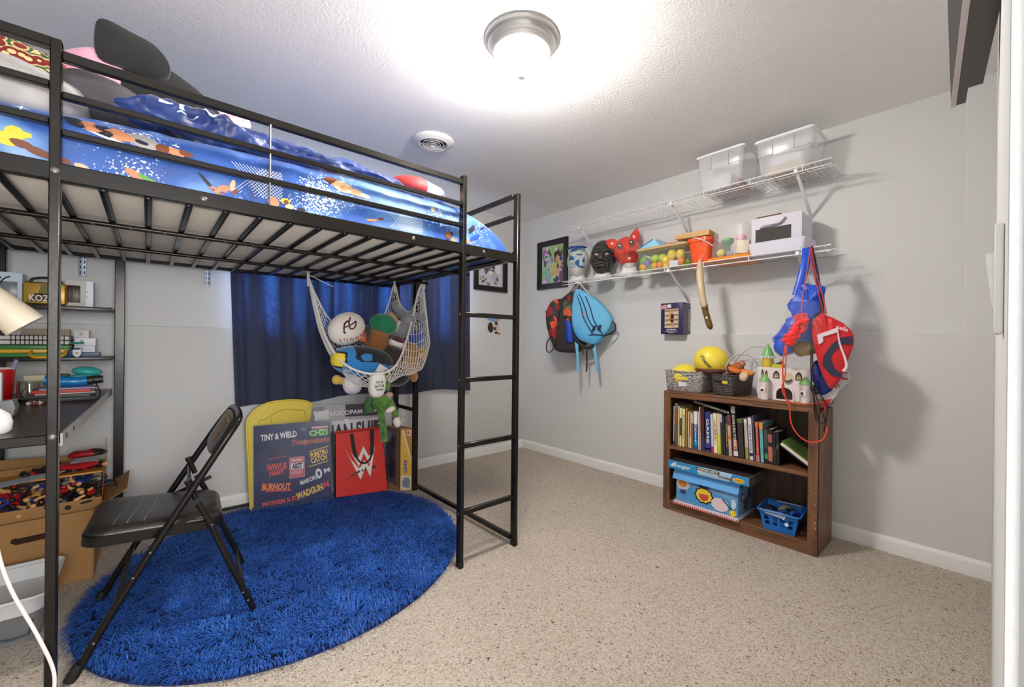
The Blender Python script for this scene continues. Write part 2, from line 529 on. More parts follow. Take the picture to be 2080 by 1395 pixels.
# ================================================================== LOFT BED
M_bed = mat('black_gunmetal_enamel', (22, 20, 19), 0.27, 0.35, 0.5, var=(9, 0.5, (48, 43, 36)), bump=(40, 0.03))
bed = thing('loft_bed', 'black metal loft bed with end ladder, guard rails, desk and shelves', 'loft bed', (0.5, 2.28, 0))
def bpart(name, boxes, m=M_bed, r=0.003, parent=bed):
    mb = MB()
    for a, b in boxes: mb.b2(a, b, 0, r, 1)
    return mb.build(name, m, parent)
XE0, XE1 = -0.565, 1.549
F0, F1 = 1.715, 1.752
BK0, BK1 = 3.180, 3.216
for x0, x1, y0, y1, zt in ((-0.212, -0.189, F0, F1, 1.957), (1.167, 1.190, F0, F1, 1.950), (1.526, XE1, F0, F1, 1.948), (XE0, XE0 + 0.023, F0, F1, 1.957),
                           (-0.142, -0.100, BK0, BK1, 1.60), (1.514, XE1, 2.850, 2.888, 1.58), (1.510, XE1, BK0, BK1, 1.948), (XE0, -0.530, BK0, BK1, 1.948)):
    p = bpart('post', [((x0, y0, 0.028), (x1, y1, zt))])
    bpart('foot_cap', [((x0 - 0.001, y0 - 0.001, 0.0), (x1 + 0.001, y1 + 0.001, 0.03))], mat('black_rubber', (26, 25, 25), 0.7), parent=p)
for y0, y1 in ((F0 + 0.004, F0 + 0.026), (BK1 - 0.026, BK1 - 0.004)):
    xa, xb = (-0.189, 1.167) if y0 < 2 else (XE0 + 0.03, 1.512)
    for za, zb in ((1.902, 1.930), (1.796, 1.816), (1.691, 1.711)):
        bpart('guard_rail', [((xa, y0, za), (xb, y1, zb))])
# rails of the left end section
bpart('guard_rail', [((XE0, F0 + 0.002, 1.930), (-0.189, F0 + 0.035, 1.958))])
bpart('guard_rail', [((XE0, F0 + 0.004, 1.818), (-0.212, F0 + 0.026, 1.838))])
bpart('guard_rail', [((XE0, F0 + 0.004, 1.716), (-0.212, F0 + 0.026, 1.736))])
mb = MB(); mb.tube([(0.328, F0 + 0.008, 1.905), (0.328, F0 + 0.008, 1.60)], 0.0035, 8); mb.build('rail_strap', mat('steel_wire', (120, 120, 122), 0.4, 0.8), bed)
bpart('side_rail', [((XE0, F0 + 0.002, 1.562), (XE1 - 0.02, F0 + 0.030, 1.612))])
bpart('side_rail', [((XE0, BK0 + 0.002, 1.560), (XE1 - 0.02, BK1 - 0.004, 1.61))])
for x0 in (XE1 - 0.034, XE0 + 0.003):
    bpart('end_beam', [((x0, F1, 1.576), (x0 + 0.03, BK0, 1.628))])
    bpart('end_rail', [((x0 + 0.002, F1, 1.925), (x0 + 0.028, BK0, 1.948))])
    bpart('end_rail', [((x0 + 0.002, F1, 1.814), (x0 + 0.028, BK0, 1.834))])
    bpart('floor_bar', [((x0 + 0.002, F1, 0.030), (x0 + 0.028, BK0, 0.055))])
for z in (1.262, 0.934, 0.604, 0.270):
    r_ = bpart('ladder_rung', [((1.190, F0 + 0.006, z - 0.012), (1.526, F0 + 0.032, z + 0.012))])
    mb = MB(); mb.lathe([(0.0, 0.002), (0.005, 0.0015), (0.006, 0.0), (0.006, -0.002)], 12, 0, frame((1.166, F0 + 0.019, z), (0, 1, 0), (0, 0, 1)) @ Matrix.Rotation(PI, 4, 'X')); mb.build('bolt_head', mat('steel_bolt', (112, 108, 104), 0.35, 0.8), r_)
for z in (0.605, 0.93, 0.30, 1.26):
    bpart('ladder_rung', [((1.518, 2.888, z - 0.012), (1.542, BK0, z + 0.012))])
M_slat = mat('blue_black_slat_tube', (24, 26, 36), 0.25, 0.6)
for k in range(-4, 16):
    x = -0.105 + 0.1015 * k
    if not (XE0 + 0.05 < x < XE1 - 0.05): continue
    mb = MB(); mb.box((x, (F1 + BK0) / 2 - 0.005, 1.562), (0.021, BK0 - F1 + 0.03, 0.014), 0, r=0.006, seg=2); mb.build('slat', M_slat, bed)
for y in (2.165, 2.68):
    mb = MB(); mb.tube([(XE0 + 0.03, y, 1.546), (XE1 - 0.03, y, 1.546)], 0.0095, 10)
    for k in range(-3, 12):
        mb.box((-0.055 + 0.1015 * k, y, 1.540), (0.016, 0.024, 0.006), 0, r=0.002)
    mb.build('support_bar', M_bed, bed)
for x, z in ((0.135, 1.588), (0.90, 1.588), (1.30, 1.588), (-0.20, 0.845), (-0.2, 1.588)):
    mb = MB(); mb.lathe([(0.0, 0.003), (0.003, 0.0035), (0.006, 0.003), (0.009, 0.001), (0.009, -0.002)], 14, 0, frame((x, F0 + (0.002 if x > -0.19 else 0.0), z), (1, 0, 0), (0, 0, 1))); mb.build('bolt_head', _mats['steel_bolt'], bed)
# desk and shelves bolted between the left posts
M_desk = mat('espresso_desk_laminate', (38, 31, 28), 0.32, 0.0, 0.5, var=(5, 0.5, (28, 22, 20)))
mb = MB(); mb.prism([(XE0 + 0.02, 1.745), (-0.189, 1.745), (-0.155, 3.170), (XE0 + 0.02, 3.170)], 0.825, 0.848); mb.build('desk_top', M_desk, bed)
mb = MB(); mb.bar((-0.185, 1.742, 0.832), (-0.151, 3.175, 0.832), 0.005, 0.036); mb.bar((-0.198, 1.742, 0.818), (-0.164, 3.175, 0.818), 0.03, 0.008)
for q in (0.04, 0.13, 0.93): mb.box((-0.185 + 0.034 * q + 0.003, 1.742 + 1.43 * q, 0.834), (0.002, 0.02, 0.014), 1)
mb.build('desk_side_rail', [mat('pale_steel_angle', (150, 146, 142), 0.35, 0.5), C(30, 30, 30)], bed)
bpart('desk_front_rail', [((XE0 + 0.02, 1.735, 0.822), (-0.212, 1.747, 0.850))])
mb = MB(); mb.b2((XE0 + 0.03, 3.000, 1.263), (-0.142, 3.205, 1.2826), r=0.002); mb.build('shelf', M_desk, bed)
mb = MB(); mb.b2((XE0 + 0.03, 3.000, 1.010), (-0.142, 3.205, 1.0282), r=0.002); mb.build('shelf', M_desk, bed)

# mattress
mb = MB(); mb.b2((XE0 + 0.04, 1.765, 1.572), (1.40, 3.165, 1.74), 0, 0.03, 3)
tag(mb.build('mattress', mat('beige_mattress_ticking', (226, 220, 210), 0.9, bump=(180, 0.3))), 'beige mattress lying on the slats of the loft bed', 'mattress')

# ---- printed comforter ----
def bed_mat():
    m = bpy.data.materials.new('blue_sports_print_cloth'); m.use_nodes = True
    nt = m.node_tree; b = nt.nodes['Principled BSDF']
    b.inputs['Roughness'].default_value = 0.42; b.inputs['Sheen Weight'].default_value = 0.2
    tc = nt.nodes.new('ShaderNodeTexCoord')
    big = nt.nodes.new('ShaderNodeTexNoise'); big.inputs['Scale'].default_value = 3.4; big.inputs['Detail'].default_value = 5; big.inputs['Distortion'].default_value = 0.6
    sp = nt.nodes.new('ShaderNodeTexNoise'); sp.inputs['Scale'].default_value = 120; sp.inputs['Detail'].default_value = 3
    msk = nt.nodes.new('ShaderNodeTexNoise'); msk.inputs['Scale'].default_value = 4.6; msk.inputs['Detail'].default_value = 2
    for n in (big, sp, msk): nt.links.new(tc.outputs['Object'], n.inputs['Vector'])
    r = nt.nodes.new('ShaderNodeValToRGB'); e = r.color_ramp.elements
    e[0].position = 0.25; e[0].color = lin((28, 54, 120)); e[1].position = 0.8; e[1].color = lin((186, 212, 240))
    x = e.new(0.5); x.color = lin((48, 94, 176)); x = e.new(0.64); x.color = lin((108, 152, 208))
    nt.links.new(big.outputs['Fac'], r.inputs['Fac'])
    mul = nt.nodes.new('ShaderNodeMath'); mul.operation = 'MULTIPLY'
    nt.links.new(sp.outputs['Fac'], mul.inputs[0]); nt.links.new(msk.outputs['Fac'], mul.inputs[1])
    rr = nt.nodes.new('ShaderNodeValToRGB'); rr.color_ramp.elements[0].position = 0.348; rr.color_ramp.elements[1].position = 0.375
    nt.links.new(mul.outputs[0], rr.inputs['Fac'])
    mx = nt.nodes.new('ShaderNodeMix'); mx.data_type = 'RGBA'; mx.inputs[7].default_value = lin((226, 236, 246))
    nt.links.new(rr.outputs['Color'], mx.inputs[0]); nt.links.new(r.outputs['Color'], mx.inputs[6]); nt.links.new(mx.outputs[2], b.inputs['Base Color'])
    return m
M_comf = bed_mat()
def ztop(x):
    base = interp(x, [(-0.5, 1.80), (-0.2, 1.815), (0.2, 1.845), (0.7, 1.86), (1.12, 1.85)])
    if x > 1.05:
        q = min((x - 1.05) / 0.452, 1.0)
        base = 1.575 + (base - 1.575) * (1 - q ** 2.3) ** (1 / 2.0)
    return base
def comf(x, s):
    """s in 0..1 runs from the front hem over the top to the back hem"""
    zt = ztop(x); z0 = 1.585; hgt = max(zt - z0, 0.004)
    yf, yb = 1.7445, 3.17
    a = -PI * 0.0 + PI * s
    e = 0.34
    cy = math.copysign(abs(math.cos(a)) ** e, math.cos(a)); cz = abs(math.sin(a)) ** e
    y = (yf + yb) / 2 - cy * (yb - yf) / 2
    z = z0 + cz * hgt
    fade = min(1, cz * 1.6)
    n = noise.noise(Vector((x * 5.5, y * 7, z * 9))) * 0.010 + noise.noise(Vector((x * 13, y * 6, z * 5))) * 0.006
    n2 = 0.006 * math.sin(x * 26 + 6 * z * 3) * noise.noise(Vector((x * 3, 2.2, z * 4)))
    if y < 1.80: y += (n + n2) * 0.75 * (0.4 + cz) + 0.004
    else: z += n * 1.1
    return Vector((x, max(y, 1.7435), z))
def fs_(x, z):
    """front face of the comforter at (x, z)"""
    lo, hi = 0.0, 0.5
    for _ in range(24):
        mid = (lo + hi) / 2
        if comf(x, mid).z < z: lo = mid
        else: hi = mid
    p = comf(x, (lo + hi) / 2)
    return Vector((x, p.y - 0.0012, p.z))
mb = MB()
xs0, xs1 = XE0 + 0.03, 1.5015
mb.grid(lambda u, v: comf(lerp(xs0, xs1, 1 - (1 - u) ** 1.25), v), 130, 96)
def patch(pts, mi, off=0.0, n=3):
    """flat printed figure laid on the front face; a fan subdivided so that it follows the cloth"""
    c = (sum(p[0] for p in pts) / len(pts), sum(p[1] for p in pts) / len(pts))
    vs = []; fs = []
    k = len(pts)
    rings = 4
    for r_ in range(rings + 1):
        t_ = r_ / rings
        for p in pts:
            q = fs_(lerp(c[0], p[0], t_), lerp(c[1], p[1], t_))
            vs.append(q - Vector((0, off, 0)))
    for r_ in range(rings):
        for i in range(k):
            j = (i + 1) % k
            fs.append([r_ * k + i, r_ * k + j, (r_ + 1) * k + j, (r_ + 1) * k + i])
    mb.add(vs, fs, mi)
def blob(cx, cz, rx, rz, rot=0, n=14, jag=0.0, seed=0):
    rnd = random.Random(seed)
    out = []
    for i in range(n):
        a = 2 * PI * i / n; k = 1 - jag * rnd.random()
        x = math.cos(a) * rx * k; z = math.sin(a) * rz * k
        out.append((cx + x * math.cos(rot) - z * math.sin(rot), cz + x * math.sin(rot) + z * math.cos(rot)))
    return out
# mats: 0 cloth 1 skin 2 brown 3 white 4 dark 5 yellow 6 grey 7 tan 8 green 9 royal
# player lying along the upper band near the left post
for q in ((-0.165, 1.755, 0.030, 0.018, -0.2, 4), (-0.135, 1.752, 0.030, 0.020, -0.25, 1), (-0.105, 1.748, 0.032, 0.020, -0.2, 4), (-0.07, 1.745, 0.040, 0.022, -0.2, 1), (-0.018, 1.742, 0.048, 0.028, -0.15, 6), (0.03, 1.732, 0.020, 0.020, 0, 2), (0.06, 1.732, 0.030, 0.016, -0.2, 1), (0.088, 1.735, 0.022, 0.012, -0.2, 2), (-0.02, 1.738, 0.02, 0.008, -0.2, 4), (-0.10, 1.728, 0.05, 0.007, -0.25, 3)):
    patch(blob(q[0], q[1], q[2], q[3], q[4], 12, 0.25, int(q[0] * 1000) % 97), q[5], 0.0006 + 0.0002 * (q[5] % 3))
# splash and figure at the lower left corner
patch(blob(-0.285, 1.668, 0.045, 0.030, 0.2, 18, 0.6, 4), 5)
for q in ((-0.265, 1.652, 0.024, 0.012, -0.2, 2), (-0.235, 1.640, 0.035, 0.012, -0.35, 2), (-0.40, 1.640, 0.05, 0.014, -0.2, 1), (-0.19, 1.630, 0.02, 0.010, -0.2, 2), (-0.15, 1.622, 0.018, 0.010, -0.3, 7)):
    patch(blob(q[0], q[1], q[2], q[3], q[4], 12, 0.15, 3), q[5], 0.0008)
patch(blob(-0.03, 1.628, 0.035, 0.012, -0.5, 10, 0.1), 1, 0.0006); patch(blob(0.0, 1.620, 0.035, 0.008, -0.45, 10, 0.1), 8, 0.0010)
# racket player
for q in ((0.145, 1.655, 0.036, 0.006, -0.85, 4), (0.170, 1.632, 0.022, 0.008, -0.5, 1), (0.195, 1.640, 0.024, 0.018, 0.2, 1), (0.205, 1.628, 0.022, 0.014, 0, 9), (0.225, 1.640, 0.015, 0.008, 0.8, 2), (0.218, 1.662, 0.008, 0.022, -0.2, 7), (0.19, 1.622, 0.014, 0.010, 0, 4)):
    patch(blob(q[0], q[1], q[2], q[3], q[4], 12, 0.1, 5), q[5], 0.0007)
# net of white lines
def net(x0, z0, w, h, n):
    for i in range(n):
        for sg in (-1, 1):
            a = (x0 + w * i / n, z0 + (h if sg < 0 else 0)); b = (min(x0 + w * i / n + h * 0.9, x0 + w), z0 + (0 if sg < 0 else h))
            t_ = (b[0] - a[0]) / (h * 0.9)
            if t_ <= 0.05: continue
            b = (b[0], a[1] + (h if sg > 0 else -h) * t_)
            pts = [fs_(lerp(a[0], b[0], k / 6), lerp(a[1], b[1], k / 6)) for k in range(7)]
            vs = []
            for p in pts:
                vs.append(p + Vector((0, -0.0003, 0.0011))); vs.append(p + Vector((0, -0.0003, -0.0011)))
            mb.add(vs, [[2 * k, 2 * k + 1, 2 * k + 3, 2 * k + 2] for k in range(6)], 3)
net(0.215, 1.640, 0.16, 0.11, 14); net(0.80, 1.625, 0.16, 0.065, 13)
patch(blob(0.265, 1.645, 0.02, 0.03, 0.3, 10, 0.2), 0, 0.0005)
for q in ((0.345, 1.632, 0.022, 0.020, 0, 1), (0.385, 1.645, 0.018, 0.012, 0, 5), (0.388, 1.642, 0.010, 0.009, 0, 2), (0.40, 1.628, 0.018, 0.010, 0.2, 7), (0.44, 1.625, 0.018, 0.008, 0, 4)):
    patch(blob(q[0], q[1], q[2], q[3], q[4], 12, 0.15, 6), q[5], 0.0006 + 0.0003 * (q[5] == 2))
# large profile figure in the middle
for q in ((0.575, 1.768, 0.055, 0.020, -0.15, 2), (0.60, 1.755, 0.048, 0.026, -0.1, 7), (0.645, 1.745, 0.045, 0.016, -0.15, 1), (0.60, 1.75, 0.02, 0.012, 0.2, 1), (0.69, 1.738, 0.025, 0.010, -0.1, 7), (0.545, 1.775, 0.016, 0.014, 0, 2)):
    patch(blob(q[0], q[1], q[2], q[3], q[4], 14, 0.2, 8), q[5], 0.0006 + 0.0002 * (q[5] != 2))
for q in ((0.76, 1.655, 0.015, 0.006, 0.3, 2), (0.72, 1.642, 0.03, 0.006, 0.2, 1), (1.10, 1.645, 0.018, 0.022, 0, 2), (1.118, 1.655, 0.012, 0.010, 0, 4), (1.13, 1.625, 0.015, 0.014, 0, 1), (1.02, 1.755, 0.012, 0.014, 0, 7), (1.24, 1.70, 0.03, 0.014, 0.9, 4), (1.31, 1.72, 0.022, 0.006, 0.5, 4), (1.26, 1.66, 0.04, 0.012, 0.5, 9), (1.215, 1.635, 0.018, 0.010, 0, 1)):
    patch(blob(q[0], q[1], q[2], q[3], q[4], 12, 0.2, 9), q[5], 0.0006)
# star highlight
patch([(-0.272 + 0.018 * math.cos(a * PI / 4) * (1 if a % 2 == 0 else 0.2), 1.762 + 0.018 * math.sin(a * PI / 4) * (1 if a % 2 == 0 else 0.2)) for a in range(8)], 3)
mats = [M_comf, mat('print_skin', (206, 138, 100), 0.5), mat('print_brown', (120, 68, 44), 0.5), mat('print_white', (228, 236, 244), 0.5), mat('print_dark', (38, 40, 52), 0.5), mat('print_yellow', (226, 206, 60), 0.5), mat('print_grey', (160, 158, 156), 0.5), mat('print_tan', (222, 190, 150), 0.5), mat('print_green', (90, 160, 60), 0.5), mat('print_royal', (40, 84, 176), 0.5)]
tag(mb.build('comforter', mats, None, 60), 'blue comforter printed with athletes and nets hanging over the loft bed front', 'comforter')

# rumpled navy throw along the front edge of the comforter
M_navy = mat('navy_satin_cloth', (44, 74, 150), 0.4, sheen=0.3, var=(7, 1.0, (24, 36, 84), 3.0))
M_sil = mat('print_silver_white', (210, 220, 236), 0.5)
mb = MB()
def throw(u, v):
    x = lerp(-0.085, 0.96, u)
    w_ = interp(u, [(0, 0.01), (0.06, 0.05), (0.2, 0.075), (0.45, 0.055), (0.7, 0.045), (0.92, 0.03), (1, 0.005)])
    h_ = interp(u, [(0, 0.01), (0.06, 0.040), (0.2, 0.055), (0.45, 0.038), (0.7, 0.032), (0.92, 0.025), (1, 0.003)])
    a = 2 * PI * v
    fold = 1 + 0.20 * math.sin(a * 3 + u * 24) + 0.42 * noise.noise(Vector((u * 12, math.cos(a) * 1.7, math.sin(a) * 1.7))) + 0.20 * noise.noise(Vector((u * 34, math.cos(a) * 4, math.sin(a) * 4)))
    yc = 1.80 + 0.05 * math.sin(u * 5) + 0.12 * u
    zc = interp(x, [(-0.2, 1.845), (0.0, 1.872), (0.2, 1.880), (0.45, 1.882), (0.8, 1.868), (1.0, 1.855)])
    sag = -0.03 * max(0, 0.3 - abs(u - 0.22)) / 0.3 * max(0, -math.sin(a))
    return Vector((x, yc - math.cos(a) * w_ * fold, zc + math.sin(a) * h_ * fold + sag))
mb.grid(throw, 110, 34, 0, cv=True)
for (u0, u1, v0, v1, tp) in ((0.10, 0.135, 0.07, 0.13, 0), (0.15, 0.165, 0.05, 0.14, 1), (0.20, 0.26, 0.08, 0.11, 2), (0.30, 0.34, 0.09, 0.12, 0), (0.145, 0.205, 0.015, 0.028, 2)):
    vs = []; fs = []
    for i in range(7):
        for j in range(3):
            p = throw(lerp(u0, u1, i / 6), lerp(v0, v1, j / 2) + (0.02 * math.sin(i * 1.3) if tp == 2 else 0))
            vs.append(p + Vector((0, -0.0025, 0.001)))
    for i in range(6):
        for j in range(2):
            fs.append([i * 3 + j, i * 3 + j + 1, i * 3 + j + 4, i * 3 + j + 3])
    mb.add(vs, fs, 1)
tag(mb.build('throw_blanket', [M_navy, M_sil], None, 70), 'rumpled navy satin throw with silver marks bunched along the bed front', 'blanket')

# pillow printed red and grey near the ladder end
mb = MB(); mb.ell((1.03, 2.00, 1.888), (0.15, 0.17, 0.055), lambda c: 0 if c.x < -0.03 + 0.05 * noise.noise(c * 20) else (1 if c.x < 0.06 else 2), rot=(0, 0.10, 0.3), nu=28, nv=16, p=0.75)
mb.noise(0.010, 9, 3.3)
tag(mb.build('pillow', [mat('red_print_cloth', (176, 54, 56), 0.6), mat('pink_grey_cloth', (206, 180, 186), 0.6), mat('grey_print_cloth', (150, 150, 164), 0.6, var=(24, 1.0, (70, 60, 74), 3))], None, 60), 'red and grey printed pillow lying near the ladder end of the bed', 'pillow')

# black seat cushions on the bed
M_blk = mat('charcoal_felt_cloth', (26, 26, 28), 0.9, sheen=0.3, bump=(300, 0.3))
t = thing('floor_cushion', 'charcoal foldable seat cushion propped up on the loft bed', 'cushion', (0.02, 2.06, 1.86))
mb = MB()
Mq = frame((0.035, 2.07, 1.955), (1, 0, 0), (0, 0.10, 1))
pl = [(-0.16, -0.13), (-0.165, 0.0), (-0.15, 0.10), (-0.09, 0.165), (0.0, 0.178), (0.07, 0.150), (0.13, 0.11), (0.185, 0.05), (0.23, -0.04), (0.25, -0.13)]
P = [Vector((p[0], p[1], 0)) for p in pl]
def pad(mb, pl, M, th, m=0):
    k = len(pl); c = Vector((sum(p[0] for p in pl) / k, sum(p[1] for p in pl) / k, 0))
    rings = [(1.0, 0.0), (0.99, 0.6), (0.96, 0.9), (0.85, 1.0), (0.4, 1.12), (0.0, 1.15)]
    vs = []; fs = []
    full = [(s_, -h) for s_, h in rings[::-1]] + [(s_, h) for s_, h in rings[1:]]
    for s_, h in full:
        for p in pl:
            q = c + (Vector((p[0], p[1], 0)) - c) * s_
            vs.append((q.x, q.y, h * th / 2))
    for i in range(len(full) - 1):
        for j in range(k):
            j2 = (j + 1) % k
            fs.append([i * k + j, i * k + j2, (i + 1) * k + j2, (i + 1) * k + j])
    mb.add(vs, fs, m, M)
def smooth_poly(pl, n=5):
    k = len(pl); out = []
    for i in range(k):
        a, b, c, d = [Vector(pl[(i + q) % k]) for q in (-1, 0, 1, 2)]
        for j in range(n):
            t_ = j / n
            out.append(tuple(0.5 * ((2 * b) + (c - a) * t_ + (2 * a - 5 * b + 4 * c - d) * t_ * t_ + (3 * b - a - 3 * c + d) * t_ ** 3)))
    return out
pad(mb, smooth_poly(pl), Mq, 0.13); mb.build('seat_pad', M_blk, t)
mb = MB()
pl2 = [(-0.09, -0.06), (-0.105, 0.05), (-0.085, 0.088), (-0.02, 0.080), (0.05, 0.065), (0.095, 0.02), (0.098, -0.035), (0.06, -0.055), (0.0, -0.052)]
pad(mb, smooth_poly(pl2), frame((-0.045, 2.030, 2.125), (1, 0, -0.05), (0.05, 0.06, 1)), 0.075); mb.build('headrest_pad', M_blk, t)

mb = MB(); mb.ell((-0.150, 2.12, 2.030), (0.10, 0.14, 0.125), 0, rot=(0.2, 0.5, 0.2), nu=40, nv=26, p=0.85); mb.noise(0.03, 9, 1.2)
tag(mb.build('pillow', mat('pink_plush_cloth', (222, 160, 182), 0.85, sheen=0.4), None, 70), 'pink pillow behind the left bed post', 'pillow')
mb = MB(); mb.ell((-0.10, 1.91, 1.87), (0.13, 0.10, 0.06), 0, rot=(0, 0.25, 0.1), nu=30, nv=18, p=0.9); mb.noise(0.03, 9, 5.2)
tag(mb.build('crumpled_cloth', mat('grey_fleece_cloth', (104, 98, 104), 0.85, var=(9, 0.8, (60, 56, 62))), None, 70), 'crumpled grey cloth lying beside the left bed post', 'cloth')
mb = MB(); mb.ell((0.115, 2.16, 2.06), (0.06, 0.07, 0.09), 0, rot=(0, 0.3, 0), nu=22, nv=14); mb.ell((0.155, 2.12, 2.03), (0.03, 0.035, 0.05), 0, nu=14, nv=10)
tag(mb.build('plush_toy', mat('cream_plush', (232, 212, 196), 0.9, sheen=0.5), None, 70), 'cream plush toy peeking up behind the charcoal cushion', 'plush toy')
mb = MB()
for k in range(8):
    mb.ell((0.175 + 0.017 * k, 2.10 + 0.01 * (k % 2), 2.065 + 0.016 * math.sin(k * 1.9) - 0.002 * k), (0.022, 0.04, 0.03), 0, rot=(0.3 * k, 0.4, 0.5 * k), nu=14, nv=10)
mb.ell((0.24, 2.12, 1.97), (0.12, 0.1, 0.09), 0, nu=20, nv=12); mb.noise(0.012, 14, 2)
tag(mb.build('ruffled_blanket', mat('pale_pink_cloth', (232, 190, 200), 0.85), None, 70), 'pale pink ruffled blanket right of the cream plush on the bed', 'blanket')
mb = MB(); mb.ell((-0.33, 1.90, 1.86), (0.19, 0.14, 0.075), 0, rot=(0.25, 0.10, 0.05), nu=30, nv=18, p=0.75); mb.noise(0.014, 9, 8)
tag(mb.build('pillow', mat('white_grey_pillowcase', (206, 202, 198), 0.8, var=(11, 0.8, (160, 156, 156))), None, 70), 'off-white pillow at the left edge behind the guard rail', 'pillow')
def pat_mat():
    m = mat('ornate_print_cloth', (120, 44, 40), 0.6)
    nt = m.node_tree; b = nt.nodes['Principled BSDF']; tc = nt.nodes.new('ShaderNodeTexCoord')
    v = nt.nodes.new('ShaderNodeTexVoronoi'); v.inputs['Scale'].default_value = 26; nt.links.new(tc.outputs['Object'], v.inputs['Vector'])
    r = nt.nodes.new('ShaderNodeValToRGB'); r.color_ramp.interpolation = 'CONSTANT'; e = r.color_ramp.elements
    e[0].position = 0; e[0].color = lin((226, 208, 150)); e[1].position = 0.25; e[1].color = lin((128, 36, 36))
    x = e.new(0.5); x.color = lin((206, 186, 130)); x = e.new(0.62); x.color = lin((60, 90, 60)); x = e.new(0.75); x.color = lin((222, 200, 150))
    nt.links.new(v.outputs['Distance'], r.inputs['Fac']); nt.links.new(r.outputs['Color'], b.inputs['Base Color'])
    return m
mb = MB(); mb.ell((-0.36, 2.06, 1.955), (0.20, 0.10, 0.10), 0, rot=(-0.5, 0.15, 0.0), nu=30, nv=18, p=0.7); mb.noise(0.01, 8, 2)
tag(mb.build('pillow', pat_mat(), None, 70), 'red and gold ornate pillow behind the off-white pillow', 'pillow')
# ================================================================== DESK AND SHELF THINGS
M_white = mat('white_card', (222, 222, 224), 0.55)
DZ = 0.858; S1 = 1.272; S2 = 1.034

# upper shelf
place((-0.35, 2.83, 1.272), (-0.3735, 3.02, 1.2830), 1.067)
t = thing('gift_box', 'pale blue windowed box with black swirl at the left of the upper desk shelf', 'box', (-0.50, 2.94, S1))
mb = MB(); mb.b2((-0.565, 2.885, S1), (-0.432, 2.985, S1 + 0.142), 0, 0.002)
mb.build('carton', mat('pale_blue_card', (196, 212, 228), 0.5), t)
mb = MB(); mb.box((-0.478, 2.8845, S1 + 0.062), (0.062, 0.002, 0.076), 0, r=0.0009); mb.build('window', mat('grey_film', (118, 122, 130), 0.3), t)
mb = MB(); mb.tube(path([(-0.505, 2.883, S1 + 0.075), (-0.490, 2.883, S1 + 0.105), (-0.478, 2.883, S1 + 0.118), (-0.468, 2.883, S1 + 0.122)], 5), 0.003, 6)
mb.tube([(-0.505 + 0.010 * math.cos(a * 0.6), 2.883, S1 + 0.112 + 0.010 * math.sin(a * 0.6)) for a in range(9)], 0.0028, 6); mb.build('swirl', C(40, 44, 54), t)

t = thing('tin_lunchbox', 'golden tin lunchbox with dark carry handle on the upper desk shelf', 'lunchbox', (-0.362, 2.90, S1))
mb = MB(); mb.box((-0.362, 2.905, S1 + 0.054), (0.142, 0.075, 0.106), 0, r=0.016, seg=4)
M_gold = mat('gold_tin', (176, 140, 52), 0.3, 0.6, var=(14, 0.4, (120, 92, 30)))
mb.build('tin_body', M_gold, t)
mb = MB(); mb.box((-0.362, 2.8672, S1 + 0.054), (0.128, 0.004, 0.092), 0, r=0.0018)
mb.text('KOZER', 0.095, 0.030, frame((-0.362, 2.8648, S1 + 0.032), (1, 0, 0), (0, 0, 1)), 2, 0.03, 0.0002)
mb.poly([(-0.055, -0.018), (0.055, -0.018), (0.05, 0.014), (-0.03, 0.02)], frame((-0.362, 2.865, S1 + 0.034), (1, 0, 0), (0, 0, 1)), 1)
mb.poly([(-0.02, 0.0), (0.05, 0.0), (0.05, 0.05), (-0.01, 0.055)], frame((-0.362, 2.865, S1 + 0.048), (1, 0, 0), (0, 0, 1)), 3)
mb.build('lid_panel', [mat('gold_tin_panel', (190, 154, 62), 0.35, 0.4), C(52, 38, 34), C(236, 226, 206), C(112, 104, 50)], t)
mb = MB(); mb.tube(path([(-0.412, 2.905, S1 + 0.106), (-0.402, 2.905, S1 + 0.122), (-0.362, 2.905, S1 + 0.130), (-0.322, 2.905, S1 + 0.122), (-0.312, 2.905, S1 + 0.106)], 6), 0.006, 8); mb.build('handle', C(42, 40, 46, 0.4), t)

t = thing('shoe_box', 'white windowed box with torn edge beside the lunchbox', 'box', (-0.25, 2.93, S1))
mb = MB(); mb.b2((-0.300, 2.895, S1), (-0.206, 2.985, S1 + 0.128), 0, 0.0015); mb.build('carton', mat('off_white_card', (206, 202, 198), 0.6), t)
mb = MB(); mb.b2((-0.230, 2.8935, S1 + 0.001), (-0.2055, 2.896, S1 + 0.126)); mb.box((-0.226, 2.8930, S1 + 0.075), (0.003, 0.001, 0.005), 1); mb.box((-0.226, 2.8930, S1 + 0.05), (0.003, 0.001, 0.005), 1); mb.build('side_label', [mat('bright_white_card', (232, 236, 244), 0.5), C(60, 60, 70)], t)
mb = MB(); mb.box((-0.272, 2.8945, S1 + 0.062), (0.045, 0.002, 0.082), 0, r=0.0009)
for k in range(4): mb.box((-0.284 + 0.009 * k, 2.893, S1 + 0.056), (0.004, 0.001, 0.06), 1, rot=(0, 0.06 * k, 0))
mb.build('window', [C(44, 36, 34, 0.3), C(96, 80, 60)], t)

